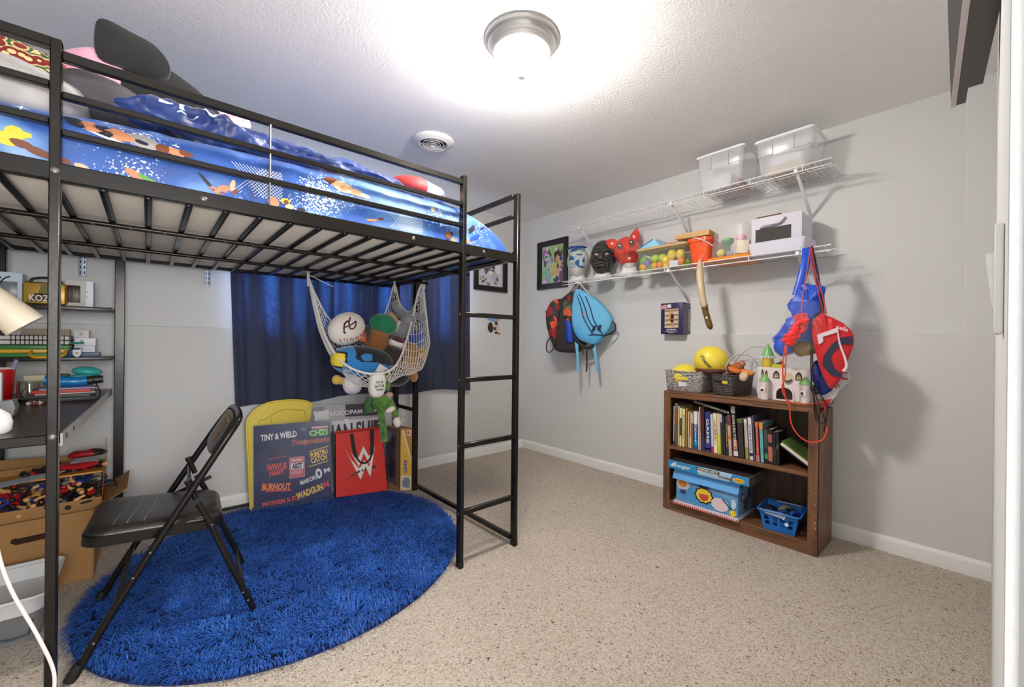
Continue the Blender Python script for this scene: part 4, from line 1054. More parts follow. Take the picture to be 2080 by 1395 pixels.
# seat: steel pan with padded vinyl
tilt = Matrix.Translation((-0.050, 0, 0.412)) @ Matrix.Rotation(0.072, 4, 'Y')
def seat_outline(gr=0.0):
    o = []
    for p in rr(0, 0, 0.405 + gr, 0.415 + gr, 0.06, 8): o.append((p[0], p[1] * (1 - 0.10 * (p[0] > 0) * p[0] / 0.2)))
    return o
mb = MB(); s0 = seat_outline(); shell(mb, [(seat_outline(-0.012), -0.020), (s0, -0.017), (s0, 0.014), (seat_outline(-0.008), 0.018), (seat_outline(-0.03), 0.018)]); mb.f.append(list(range(len(mb.v) - len(s0), len(mb.v)))); mb.m.append(0)
mb.xf(tilt); cpart('seat_pan', mb, M_chm)
mb = MB(); k = len(s0); rings = []
for g, z in ((-0.010, 0.016), (-0.012, 0.024), (-0.03, 0.033), (-0.09, 0.040), (-0.2, 0.043), (-0.32, 0.044)): rings.append((seat_outline(g) if g > -0.11 else [(p[0] * (0.405 + g) / 0.405, p[1] * (0.415 + g) / 0.415) for p in s0], z))
shell(mb, rings, 0); mb.f.append(list(range(len(mb.v) - k, len(mb.v)))); mb.m.append(0)
def scuff(pts, w_):
    P = path(pts, 8); vs = []
    for i, p in enumerate(P):
        ww = w_ * (0.4 + abs(noise.noise(p * 30)) * 1.3)
        vs += [Vector((p.x - ww, p.y, p.z)), Vector((p.x + ww, p.y, p.z))]
    mb.add(vs, [[2 * i, 2 * i + 1, 2 * i + 3, 2 * i + 2] for i in range(len(P) - 1)], 1)
for x, w_ in ((-0.105, 0.0009), (-0.068, 0.0013), (-0.022, 0.0016)):
    scuff([(x - 0.02, -0.165, 0.0400), (x - 0.012, -0.10, 0.0436), (x + 0.002, 0.0, 0.0447), (x + 0.006, 0.12, 0.0432)], w_)
mb.xf(tilt); cpart('seat_cushion', mb, [M_vin, mat('vinyl_scuff', (132, 130, 128), 0.5)])
# padded back panel
Mb = frame((0.154, 0, 0.722), (0, 1, 0), (0.50, 0, 0.87))
mb = MB(); pl = smooth_poly([(-0.185, -0.055), (-0.10, -0.078), (0.0, -0.083), (0.10, -0.078), (0.185, -0.055), (0.183, 0.03), (0.155, 0.080), (0.08, 0.093), (0.0, 0.096), (-0.08, 0.093), (-0.155, 0.080), (-0.183, 0.03)], 4)
pad(mb, pl, Mb, 0.030)
z_ = Mb.to_3x3() @ Vector((0, 0, 1)); sgn = -1 if z_.x > 0 else 1
Mt = frame(Vector((0.154, 0, 0.722)) + Vector((-0.87, 0, 0.5)) * 0.0182, (0, -1, 0), (0.50, 0, 0.87))
mb.text('TITLE', 0.16, 0.045, Mt @ Matrix.Translation((0, 0.028, 0)), 1, 0.03, 0.0); mb.text('FIGHT', 0.16, 0.04, Mt @ Matrix.Translation((0, -0.022, 0)), 1, 0.03, 0.0)
mb.tube([Mt @ Vector((-0.10 + 0.02 * k, 0.065 + 0.008 * (k % 2), 0)) for k in range(11)], 0.002, 4, 1)
cpart('back_panel', mb, [M_vin, mat('gold_print', (170, 130, 60), 0.5)])
for sy in (-1, 1):
    for (x, y, z) in ((-0.11, 0.2555, 0.290), (-0.065, 0.250, 0.363), (0.217, 0.231, 0.112), (0.234, 0.232, 0.075), (0.114, 0.218, 0.405), (-0.205, 0.261, 0.107)):
        mb = MB(); mb.ell((x, y * sy, z), (0.005, 0.0035, 0.005), 0, nu=10, nv=6); cpart('rivet', mb, _mats['steel_bolt'])
# ================================================================== BACK WALL
def curtain_mat():
    m = bpy.data.materials.new('navy_curtain_cloth'); m.use_nodes = True
    nt = m.node_tree; b = nt.nodes['Principled BSDF']; out = nt.nodes['Material Output']
    b.inputs['Base Color'].default_value = lin((42, 48, 74)); b.inputs['Roughness'].default_value = 0.75; b.inputs['Sheen Weight'].default_value = 0.2
    tc = nt.nodes.new('ShaderNodeTexCoord'); n = nt.nodes.new('ShaderNodeTexNoise'); n.inputs['Scale'].default_value = 160; n.inputs['Detail'].default_value = 2
    nt.links.new(tc.outputs['Object'], n.inputs['Vector'])
    bp = nt.nodes.new('ShaderNodeBump'); bp.inputs['Strength'].default_value = 0.2; bp.inputs['Distance'].default_value = 0.004
    nt.links.new(n.outputs['Fac'], bp.inputs['Height']); nt.links.new(bp.outputs['Normal'], b.inputs['Normal'])
    tr = nt.nodes.new('ShaderNodeBsdfTranslucent')
    r = nt.nodes.new('ShaderNodeValToRGB'); e = r.color_ramp.elements
    e[0].position = 0.42; e[0].color = lin((30, 62, 110)); e[1].position = 0.68; e[1].color = lin((104, 158, 214))
    nt.links.new(n.outputs['Fac'], r.inputs['Fac']); nt.links.new(r.outputs['Color'], tr.inputs['Color'])
    mx = nt.nodes.new('ShaderNodeMixShader'); wv = nt.nodes.new('ShaderNodeMapping'); wv.inputs['Scale'].default_value = (13, 1, 0.25); n3 = nt.nodes.new('ShaderNodeTexNoise'); n3.inputs['Scale'].default_value = 1.0; n3.inputs['Detail'].default_value = 3
    nt.links.new(tc.outputs['Object'], wv.inputs['Vector']); nt.links.new(wv.outputs['Vector'], n3.inputs['Vector'])
    mr = nt.nodes.new('ShaderNodeMapRange'); mr.inputs['From Min'].default_value = 0.46; mr.inputs['From Max'].default_value = 0.66; mr.inputs['To Min'].default_value = 0.025; mr.inputs['To Max'].default_value = 0.26
    nt.links.new(n3.outputs['Fac'], mr.inputs['Value']); nt.links.new(mr.outputs['Result'], mx.inputs[0])
    nt.links.new(b.outputs[0], mx.inputs[1]); nt.links.new(tr.outputs[0], mx.inputs[2]); nt.links.new(mx.outputs[0], out.inputs['Surface'])
    return m
M_cur = curtain_mat()
M_bounce = bpy.data.materials.new('added_bounce_lining'); M_bounce.use_nodes = True  # unseen pale back layer added to bounce window light onto the wall
_nt = M_bounce.node_tree; _b = _nt.nodes['Principled BSDF']; _b.inputs['Base Color'].default_value = lin((206, 216, 232)); _b.inputs['Roughness'].default_value = 0.8
_t = _nt.nodes.new('ShaderNodeBsdfTranslucent'); _t.inputs['Color'].default_value = lin((190, 206, 232))
_m = _nt.nodes.new('ShaderNodeMixShader'); _m.inputs[0].default_value = 0.4
_nt.links.new(_b.outputs[0], _m.inputs[1]); _nt.links.new(_t.outputs[0], _m.inputs[2]); _nt.links.new(_m.outputs[0], _nt.nodes['Material Output'].inputs['Surface'])
t = thing('curtain', 'navy curtain hanging across the window under the loft bed', 'curtain', (1.36, 3.29, 0.68))
def panel(x0t, x0b, x1t, x1b, zb0, zb1, seed):
    def fn(u, v):
        z = lerp(2.03, lerp(zb0, zb1, u) + 0.012 * math.sin(u * 9 + seed), v)
        x = lerp(lerp(x0t, x1t, u), lerp(x0b, x1b, u), v)
        amp = lerp(0.022, 0.010, v)
        y = 3.274 + amp * (math.sin(u * 62 + seed + 1.3 * math.sin(u * 11 + v)) * (0.5 + 0.5 * noise.noise(Vector((u * 9, seed, 0)))) ) + 0.006 * math.sin(v * 3 + u * 5)
        return Vector((x, y, z))
    mb = MB(); mb.grid(fn, 150, 40)
    n = len(mb.v); src = [v.copy() for v in mb.v]; fsrc = [f[:] for f in mb.f]
    mb.add([v + Vector((0, 0.003, 0)) for v in src], [f[::-1] for f in fsrc], 1)
    zf = lambda u: fn(u, 1).z + 0.035
    mb.build('curtain_panel', [M_cur, M_bounce], t, 80)
panel(0.385, 0.437, 1.33, 1.36, 0.672, 0.70, 0.4)
panel(1.325, 1.345, 2.30, 2.335, 0.695, 0.678, 2.1)
mb = MB(); mb.tube([(0.30, 3.262, 2.04), (2.42, 3.262, 2.04)], 0.010, 12)
for x in (0.36, 2.36): mb.bar((x, 3.262, 2.04), (x, YU, 2.04), 0.012, 0.012)
mb.build('curtain_rod', mat('black_steel_bracket'), t)

M_std = mat('grey_shelf_standard', (150, 160, 178), 0.4, 0.4)
for x, lab in ((-0.282, 'slotted steel shelf strip on the back wall above the desk shelves'), (0.288, 'slotted steel shelf strip on the back wall left of the curtain')):
    mb = MB(); z0 = 1.472
    mb.b2((x - 0.016, YU - 0.010, z0), (x + 0.016, YU, 2.2), 0, 0.001)
    for k in range(14):
        for sx in (-0.0075, 0.0075): mb.b2((x + sx - 0.0025, YU - 0.0108, z0 + 0.012 + 0.03 * k), (x + sx + 0.0025, YU - 0.0098, z0 + 0.029 + 0.03 * k), 1)
    tag(mb.build('shelf_standard', [M_std, C(40, 44, 56)]), lab, 'shelf rail')

# framed pictures
def framed(name, label, P, xd, w, h, pics, fw=0.052):
    """P centre on the wall, xd along the wall; the frame is w x h"""
    M = frame(P, xd, (0, 0, 1)); t = thing(name, label, 'picture', P)
    mb = MB()
    for (x0, x1, y0, y1) in ((-w / 2, w / 2, h / 2 - fw, h / 2), (-w / 2, w / 2, -h / 2, -h / 2 + fw), (-w / 2, -w / 2 + fw, -h / 2 + fw, h / 2 - fw), (w / 2 - fw, w / 2, -h / 2 + fw, h / 2 - fw)):
        mb.prism([(x0, y0), (x1, y0), (x1, y1), (x0, y1)], 0.001, 0.022, 0, M)
        gx = 0.012
    for (x0, x1, y0, y1) in ((-w / 2, w / 2, h / 2 - 0.014, h / 2), (-w / 2, w / 2, -h / 2, -h / 2 + 0.014), (-w / 2, -w / 2 + 0.014, -h / 2, h / 2), (w / 2 - 0.014, w / 2, -h / 2, h / 2)):
        mb.prism([(x0, y0), (x1, y0), (x1, y1), (x0, y1)], 0.020, 0.030, 0, M)
    mb.build('picture_frame', mat('black_frame_lacquer', (34, 32, 36), 0.35), t)
    mb = MB(); iw, ih = w / 2 - fw, h / 2 - fw
    mb.poly([(-iw, -ih), (iw, -ih), (iw, ih), (-iw, ih)], M, 0, 0.006)
    mats = [mat('%s_print_base' % name, pics[0], 0.35)]
    rnd = random.Random(len(label)); pal = [c for _, c in pics[1]]
    pics = (pics[0], pics[1] + [(bl(rnd.uniform(-0.9, 0.9), rnd.uniform(-0.9, 0.9), rnd.uniform(0.06, 0.2), rnd.uniform(0.06, 0.24), 9, k, 0.5), tuple(max(0, min(255, q + rnd.randint(-30, 30))) for q in rnd.choice(pal))) for k in range(26)])
    for k, (pl, c) in enumerate(pics[1]):
        mb.poly([(p[0] * iw, p[1] * ih) for p in pl], M, len(mats), 0.0064 + 0.0003 * k); mats.append(C(*c, 0.4))
    mb.build('print', mats, t)
def bl(cx, cy, rx, ry, n=10, seed=1, jag=0.25):
    rnd = random.Random(seed); o = []
    for i in range(n):
        a = 2 * PI * i / n; k = 1 - jag * rnd.random()
        o.append((max(-1, min(1, cx + rx * k * math.cos(a))), max(-1, min(1, cy + ry * k * math.sin(a)))))
    return o
framed('framed_picture', 'black framed colourful picture on the right wall near the corner', (XU, 2.945, 1.93), (0, -1, 0), 0.41, 0.49, ((176, 196, 160), [
    (bl(-0.6, 0.5, 0.4, 0.5, 12, 3), (150, 110, 176)), (bl(0.5, 0.6, 0.6, 0.4, 12, 4), (150, 186, 110)), (bl(-0.55, 0.45, 0.25, 0.28, 12, 5), (226, 214, 206)), (bl(-0.5, -0.6, 0.5, 0.45, 10, 6), (132, 190, 150)), (bl(0.45, 0.35, 0.4, 0.45, 14, 7, 0.5), (72, 44, 50)), (bl(0.5, -0.2, 0.35, 0.7, 14, 8), (214, 172, 152)), (bl(0.1, -0.4, 0.2, 0.4, 12, 9), (200, 190, 90)), (bl(0.8, -0.6, 0.25, 0.5, 10, 10), (120, 74, 110)), (bl(-0.52, 0.45, 0.08, 0.09, 8, 2), (40, 36, 40)), (bl(0.0, 0.7, 0.12, 0.3, 8, 12), (120, 200, 90)), (bl(0.35, -0.8, 0.3, 0.2, 10, 13), (80, 70, 100))]))
framed('framed_photo', 'black framed pale photograph on the back wall seen through the ladder', (2.63, YU, 1.85), (1, 0, 0), 0.42, 0.40, ((206, 204, 214), [
    (bl(-0.3, 0.2, 0.4, 0.5, 12, 3, 0.5), (118, 108, 128)), (bl(0.3, -0.2, 0.5, 0.5, 12, 4, 0.4), (188, 190, 204)), (bl(-0.5, -0.5, 0.3, 0.3, 10, 5, 0.4), (150, 140, 150)), (bl(0.2, 0.4, 0.25, 0.3, 10, 6, 0.5), (84, 74, 92)), (bl(0.6, 0.3, 0.25, 0.5, 10, 7, 0.3), (226, 226, 232))]), 0.05)
# small unframed print standing on the ledge
M = frame((2.675, 3.352, 1.203), (1, 0, 0), (0, 0.06, 1)); mb = MB(); mb.prism([(-0.088, 0), (0.088, 0), (0.088, 0.19), (-0.088, 0.19)], -0.004, 0.0, 0, M)
for k, (pl, c) in enumerate(((bl(0, 0.7, 0.95, 0.28, 12, 3, 0.1), 1), (bl(-0.5, -0.2, 0.45, 0.7, 12, 5, 0.2), 2), (bl(0.4, -0.1, 0.35, 0.8, 12, 6, 0.3), 3), (bl(0.35, 0.3, 0.25, 0.22, 12, 7, 0.2), 2), (bl(0.1, -0.3, 0.2, 0.2, 10, 8, 0.1), 2), (bl(0.3, -0.75, 0.3, 0.16, 10, 9, 0.3), 2), (bl(0.75, -0.85, 0.15, 0.1, 10, 4, 0.1), 2))):
    mb.poly([(p[0] * 0.088, 0.095 + p[1] * 0.095) for p in pl], M, c, 0.0004 + 0.0003 * k)
tag(mb.build('photo_print', [C(214, 210, 204), C(120, 160, 200), C(58, 44, 40), C(206, 176, 150)]), 'small unframed photo print standing on the wall ledge behind the ladder', 'photo')

# ================================================================== LEANING AGAINST THE BACK WALL
def lean(bl_, br_, dz):
    """frame on the floor line bl_->br_ with the board leaning back by dz per metre"""
    a = Vector(bl_); b = Vector(br_); x = (b - a).normalized(); back = Vector((0, 0, 1)).cross(x)
    if back.y < 0: back = -back
    return frame(a, x, Vector((0, 0, 1)) + back * dz), (b - a).length
M, L = lean((0.500, 3.185, 0.004), (0.908, 3.185, 0.004), 0.065)
t = thing('snow_sled', 'yellow plastic board with rounded top leaning on the back wall under the curtain', 'sled', (0.70, 3.2, 0))
o = smooth_poly([(0.03, 0.0), (0.20, -0.0), (0.38, 0.0), (0.405, 0.08), (0.40, 0.35), (0.405, 0.60), (0.38, 0.672), (0.28, 0.702), (0.14, 0.700), (0.06, 0.672), (0.008, 0.62), (-0.01, 0.55), (0.0, 0.30), (0.01, 0.06)], 5)
M_yel = mat('yellow_sled_plastic', (226, 202, 74), 0.4)
mb = MB(); Mc = M; zsg = -1 if (M.to_3x3() @ Vector((0, 0, 1))).y > 0 else 1
mb.prism(o, 0.0, 0.022 * zsg, 0, M); mb.build('board', M_yel, t)
mb = MB()
o2 = [(p[0] * 0.98 + 0.004, p[1] * 0.985 + 0.004) for p in o]
mb.tube([M @ Vector((p[0], p[1], 0.022 * zsg)) for p in o], 0.007, 6, 0, True); mb.build('rolled_edge', M_yel, t)
mb = MB(); ol = smooth_poly([(0.065, 0.10), (0.34, 0.10), (0.352, 0.35), (0.345, 0.60), (0.30, 0.628), (0.20, 0.640), (0.10, 0.590), (0.058, 0.565), (0.060, 0.35)], 5)
mb.tube([M @ Vector((p[0], p[1], 0.0225 * zsg)) for p in ol], 0.0022, 5, 0, True); mb.tube([M @ Vector((p[0], p[1], 0.0225 * zsg)) for p in path([(0.13, 0.60, 0), (0.15, 0.45, 0), (0.20, 0.36, 0)], 6)], 0.0018, 5); mb.build('groove', mat('yellow_groove', (170, 148, 50), 0.5), t)

t = thing('sign_board', 'plastic wrapped black and white sign board behind the red bag', 'sign', (1.12, 3.12, 0))
M, L = lean((0.865, 3.155, 0.004), (1.42, 3.125, 0.004), 0.07); zsg = -1 if (M.to_3x3() @ Vector((0, 0, 1))).y > 0 else 1
Wd = 0.53; Hd = 0.655
mb = MB(); mb.prism([(0, 0), (Wd, 0), (Wd, Hd - 0.02), (0.02, Hd)], 0, 0.012 * zsg, 0, M)
fz = 0.0124 * zsg
def flat(mb, pts, mi, k=0): mb.poly(pts, M, mi, fz + 0.0004 * k * zsg)
flat(mb, [(0.0, 0.50), (0.10, 0.50), (0.10, 0.64), (0.02, 0.645)], 2); flat(mb, [(0.015, 0.40), (0.15, 0.42), (0.13, 0.62), (0.04, 0.60)], 1, 1); flat(mb, [(0.25, 0.555), (Wd, 0.54), (Wd, 0.635), (0.25, 0.645)], 3)
flat(mb, [(0.15, 0.36), (Wd - 0.02, 0.36), (Wd - 0.02, 0.525), (0.15, 0.53)], 1, 1)
flat(mb, [(0.40, 0.0), (Wd, 0.0), (Wd, 0.45), (0.46, 0.50)], 3, 2)
Ms = M @ Matrix.Diagonal((1, 1, 1, 1))
def sgn_text(s, x, y, w, h, mi): mb.text(s, w, h, M @ Matrix.Translation((x, y, fz + 0.0012 * zsg)) @ (Matrix.Rotation(PI, 4, 'Y') if zsg < 0 and False else Matrix.Identity(4)), mi, 0.03, 0.0)
sgn_text('MASCOPAM FUN', 0.30, 0.585, 0.36, 0.034, 1); sgn_text('PIS', 0.07, 0.60, 0.08, 0.03, 1); sgn_text('IAN', 0.225, 0.445, 0.15, 0.12, 3); sgn_text('SUIT', 0.42, 0.445, 0.19, 0.13, 3); sgn_text('M', 0.08, 0.44, 0.10, 0.12, 2)
for k in range(5):
    x = 0.16 + 0.075 * k; cr = [(x + 0.034 * math.cos(a * PI / 10), 0.345 + 0.034 * math.sin(a * PI / 10)) for a in range(20)]; flat(mb, cr, 4, 3)
    cr = [(x + 0.026 * math.cos(a * PI / 10), 0.345 + 0.026 * math.sin(a * PI / 10)) for a in range(20)]; flat(mb, cr, 1, 4)
    mb.tube([M @ Vector((x + 0.030 * math.cos(a * 0.2) - 0.035, 0.345 + 0.030 * math.sin(a * 0.2), fz + 0.002 * zsg)) for a in range(-4, 5)], 0.0018, 4, 4)
flat(mb, [(0.29, 0.53), (0.305, 0.53), (0.40, 0.38), (0.37, 0.38)], 1, 3); flat(mb, [(0.24, 0.54), (0.27, 0.535), (0.295, 0.40), (0.28, 0.395)], 5, 4)
mb.build('printed_board', [mat('sign_base', (176, 174, 178), 0.25), mat('sign_white', (222, 220, 222), 0.25), mat('sign_mid', (134, 132, 146), 0.25), mat('sign_dark', (56, 50, 62), 0.25), mat('sign_dusty_red', (166, 96, 100), 0.3), mat('sign_sheen', (236, 236, 240), 0.1)], t)
mb = MB(); mb.grid(lambda u, v: M @ Vector((lerp(-0.012, Wd + 0.012, u), lerp(0.0, Hd + 0.012, v), (0.017 + 0.004 * noise.noise(Vector((u * 9, v * 9, 2))) + 0.003 * math.sin(u * 30 + v * 17)) * zsg)), 40, 40)
mb.build('plastic_sleeve', mat('clear_sleeve', (236, 236, 240), 0.05, alpha=0.05), t, 180)

t = thing('poster_board', 'glossy navy poster with rows of colourful lettering leaning left of the red bag', 'poster', (0.74, 3.05, 0))
M, L = lean((0.520, 3.10, 0.030), (0.960, 2.975, 0.030), 0.10); zsg = -1 if (M.to_3x3() @ Vector((0, 0, 1))).y > 0 else 1
PW, PH = L, 0.545
mb = MB(); mb.prism([(0.0, 0.0), (PW, 0.03), (PW - 0.012, PH), (-0.012, PH - 0.01)], 0, 0.006 * zsg, 0, M)
fz = 0.0064 * zsg
def pt_(s, a, b, w, h, mi, rot=0.0, shear=0.0, bold=0.03): mb.text(s, w * PW, h * PH, M @ Matrix.Translation((a * PW, (1 - b) * PH, fz + 0.0010 * zsg)) @ Matrix.Rotation(rot, 4, 'Z'), mi, bold, 0.0, shear)
def pr_(a, b, w, h, mi, rot=0.0, k=0):
    q = [(-w / 2, -h / 2), (w / 2, -h / 2), (w / 2, h / 2), (-w / 2, h / 2)]; c_, s_ = math.cos(rot), math.sin(rot)
    mb.poly([(a * PW + (x * c_ * PW - y * s_ * PH), (1 - b) * PH + (x * s_ * PW + y * c_ * PH)) for x, y in q], M, mi, fz + 0.0004 * k * zsg)
pt_('TINY & WIELD', 0.29, 0.155, 0.46, 0.075, 1, 0.06); pr_(0.83, 0.085, 0.22, 0.03, 4); pt_('CHZI', 0.81, 0.150, 0.25, 0.075, 2, 0.03, 0, 0.05)
pt_('Tranymiuzio', 0.71, 0.255, 0.50, 0.085, 5, 0.02, 0.4); pt_('Tranymiuzio', 0.708, 0.253, 0.50, 0.085, 3, 0.02, 0.4, 0.05)
for k in range(4): pt_(('THE WORLD', 'TOUR OF THE', 'HIT SEASON', 'NOW ON')[k], 0.24 + 0.02 * k, 0.33 + 0.028 * k, 0.26, 0.018, 6 if k < 3 else 3, 0.10)
pt_('WIWUS', 0.27, 0.52, 0.26, 0.085, 3, 0.03, 0, 0.06); pt_('HAMT', 0.27, 0.59, 0.18, 0.06, 3, 0.05, 0, 0.06)
pr_(0.53, 0.55, 0.20, 0.25, 4, 0.03); pr_(0.53, 0.55, 0.18, 0.225, 3, 0.03, 1); pr_(0.53, 0.535, 0.165, 0.08, 1, 0.03, 2); pt_('AKIT', 0.53, 0.535, 0.14, 0.07, 6, 0.03, 0, 0.06); pt_('RINGSIDE', 0.53, 0.463, 0.15, 0.03, 1, 0.03); pr_(0.53, 0.612, 0.15, 0.05, 4, 0.03, 2)
pt_('FUMITRU', 0.82, 0.405, 0.24, 0.065, 5, 0.2, 0, 0.04); pt_('CATCH', 0.82, 0.475, 0.22, 0.07, 5, 0.2, 0, 0.04); pr_(0.82, 0.352, 0.27, 0.010, 5, 0.22, 1); pr_(0.82, 0.535, 0.27, 0.010, 5, 0.22, 1)
pt_('MAIKORIX', 0.70, 0.715, 0.26, 0.055, 1, 0.3); pt_('O', 0.82, 0.655, 0.09, 0.13, 1, 0.15, 0, 0.06); pt_('M', 0.93, 0.625, 0.08, 0.055, 1, 0.2)
pt_('BURNOUT', 0.27, 0.755, 0.36, 0.085, 7, -0.1, 0, 0.05); pr_(0.30, 0.805, 0.33, 0.018, 3, -0.08, 1)
pt_('WADGUN', 0.70, 0.86, 0.36, 0.085, 5, 0.28, 0, 0.05); pt_('N', 0.92, 0.80, 0.08, 0.075, 3, 0.28, 0, 0.06)
pt_('MAYHEM X', 0.28, 0.935, 0.36, 0.05, 3, 0.05, 0, 0.05); pr_(0.52, 0.915, 0.10, 0.05, 3, 0.05); pr_(0.52, 0.915, 0.06, 0.025, 6, 0.05, 1)
mb.build('printed_sheet', [mat('navy_gloss_print', (26, 38, 84), 0.15), mat('poster_white', (214, 214, 218), 0.25), mat('poster_green', (120, 200, 70), 0.3), mat('poster_red', (196, 60, 64), 0.3), mat('poster_pink', (186, 128, 136), 0.3), mat('poster_yellow', (222, 176, 70), 0.3), mat('poster_black', (24, 22, 28), 0.3), mat('poster_orange', (222, 120, 60), 0.3)], t)
mb = MB(); mb.grid(lambda u, v: M @ Vector((lerp(-0.022, PW + 0.016, u), lerp(0.0, PH + 0.004, v), (0.0105 + 0.003 * noise.noise(Vector((u * 8, v * 8, 5))) + 0.0015 * math.sin(u * 34 + v * 9)) * zsg)), 44, 44)
mb.build('plastic_sleeve', _mats['clear_sleeve'], t, 180)

# red bag
t = thing('tote_bag', 'red tote bag with white winged W emblem and black handles', 'tote bag', (1.16, 2.96, 0))
BL = Vector((0.992, 2.985, 0.034)); BRp = Vector((1.330, 2.900, 0.034)); x = (BRp - BL).normalized(); back = Vector((-x.y, x.x, 0))
W_ = (BRp - BL).length
def bagp(u, v, d):
    """u across, v up 0..1, d depth"""
    top = -0.012 if v > 0.99 else 0
    xw = lerp(0.0, -0.004, v) + u * lerp(W_, W_ - 0.035, v)
    bulge = 0.010 * math.sin(PI * u) * math.sin(PI * min(v, 0.9)) + 0.006 * noise.noise(Vector((u * 3, v * 3, 7 + d)))
    return BL + x * xw + back * (d + 0.03 * v - (bulge if d < 0.05 else -bulge)) + Vector((0, 0, 0.435 * v + 0.012 * u * v))
M_red = mat('red_nonwoven_fabric', (210, 48, 40), 0.6, bump=(220, 0.15))
mb = MB(); mb.grid(lambda u, v: bagp(u, v, 0.0), 20, 20); mb.build('front_panel', M_red, t, 80)
mb = MB(); mb.grid(lambda u, v: bagp(u, v, 0.10), 20, 20); mb.build('back_panel', M_red, t, 80)
mb = MB(); mb.grid(lambda u, v: bagp(0, v, 0.10 * u) + x * (-0.028 * math.sin(PI * u) * (0.3 + 0.7 * v)), 8, 16); mb.grid(lambda u, v: bagp(1, v, 0.10 * u) + x * 0.01 * math.sin(PI * u), 8, 16); mb.grid(lambda u, v: bagp(u, 0, 0.10 * v), 8, 8); mb.build('side_gusset', mat('black_nonwoven_fabric', (30, 27, 30), 0.7), t, 80)
def bagq(px, py, k=1):   # px, py in fractions of the front
    p = bagp(px, py, 0.0); return p - back * (0.0012 * k)
def strip(pts, mi, mb, k=1):
    q = []
    for i, p in enumerate(pts): q.append(bagq(p[0], p[1], k))
    mb.add(q, [list(range(len(q)))], mi)
mb = MB()
# emblem: tall outer strokes, inner W and the peak between them
def taper(p, q, w0, w1): return [(p[0] - w0, p[1]), (p[0] + w0, p[1]), (q[0] + w1, q[1]), (q[0] - w1, q[1])]
for k, poly in enumerate(([(0.185, 0.755), (0.30, 0.575), (0.505, 0.375), (0.475, 0.235)], [(0.475, 0.235), (0.46, 0.42), (0.575, 0.535), (0.585, 0.43)], [(0.585, 0.43), (0.575, 0.535), (0.665, 0.42), (0.672, 0.255)], [(0.672, 0.255), (0.635, 0.375), (0.72, 0.56), (0.815, 0.755)],
    [(0.29, 0.70), (0.36, 0.62), (0.445, 0.56), (0.455, 0.45)], [(0.455, 0.45), (0.435, 0.57), (0.565, 0.765), (0.565, 0.655)], [(0.565, 0.655), (0.565, 0.765), (0.675, 0.58), (0.665, 0.47)], [(0.665, 0.47), (0.655, 0.58), (0.71, 0.63), (0.765, 0.71)])):
    strip(poly, 0, mb, 2.6 + 0.03 * k)
lo_ = [(0.20, 0.245), (0.32, 0.31), (0.46, 0.355), (0.62, 0.375), (0.80, 0.385)]; hi_ = [(0.205, 0.25), (0.32, 0.335), (0.46, 0.392), (0.62, 0.417), (0.80, 0.432)]
for k in range(4): strip([lo_[k], lo_[k + 1], hi_[k + 1], hi_[k]], 1, mb, 2.0)
mb.build('emblem', [mat('emblem_white', (228, 218, 206), 0.5), mat('emblem_navy', (64, 46, 62), 0.5)], t)
mb = MB()
def hpt(a, b, k=5): return bagq(a, b, k)
hp = path([hpt(0.33, 0.985), hpt(0.355, 0.80), hpt(0.40, 0.62), hpt(0.50, 0.51, 7), hpt(0.62, 0.505, 7), hpt(0.72, 0.60), hpt(0.755, 0.80), hpt(0.77, 1.0)], 7)
for i in range(len(hp) - 1):
    pass
vs = []; 
for i, p in enumerate(hp):
    a = hp[max(i - 1, 0)]; b = hp[min(i + 1, len(hp) - 1)]; d = (b - a).normalized(); n_ = d.cross(back).normalized(); wv = 0.012 if not 14 < i < 36 else 0.006
    vs += [p - n_ * wv, p + n_ * wv, p - n_ * wv - back * 0.002, p + n_ * wv - back * 0.002]
fs = []
for i in range(len(hp) - 1):
    a = 4 * i; b = 4 * i + 4; fs += [[a, a + 1, b + 1, b], [a + 2, b + 2, b + 3, a + 3], [a, b, b + 2, a + 2], [a + 1, a + 3, b + 3, b + 1]]
mb.add(vs, fs, 0); mb.build('handle', mat('black_webbing', (30, 26, 28), 0.7), t)

# tall brown box with yellow printed end
t = thing('product_box', 'tall brown box with a yellow printed end beside the rear bed post', 'box', (1.45, 2.98, 0))
E_ = Vector((1.436, 2.915, 0.0)); fx = Vector((0.90, -0.43, 0)).normalized(); lx = Vector((-0.33, 0.944, 0)).normalized()
HB = 0.475
def bxp(a, b, z): return E_ + fx * a + lx * b + Vector((0, 0, z))
fwid, lwid = 0.085, 0.155
mb = MB(); mb.add([bxp(0, 0, 0), bxp(fwid, 0, 0), bxp(fwid, lwid, 0), bxp(0, lwid, 0), bxp(0, 0, HB), bxp(fwid, 0, HB - 0.005), bxp(fwid, lwid, HB), bxp(0, lwid, HB)], [[3, 2, 1, 0], [4, 5, 6, 7], [0, 1, 5, 4], [1, 2, 6, 5], [2, 3, 7, 6], [3, 0, 4, 7]], 0); mb.build('carton', mat('brown_cardboard'), t)
Mf = frame(E_ - fx.cross(Vector((0, 0, 1))) * 0.0006 if fx.cross(Vector((0, 0, 1))).y > 0 else E_ + fx.cross(Vector((0, 0, 1))) * 0.0006, fx, (0, 0, 1))
mb = MB(); Zs = 1
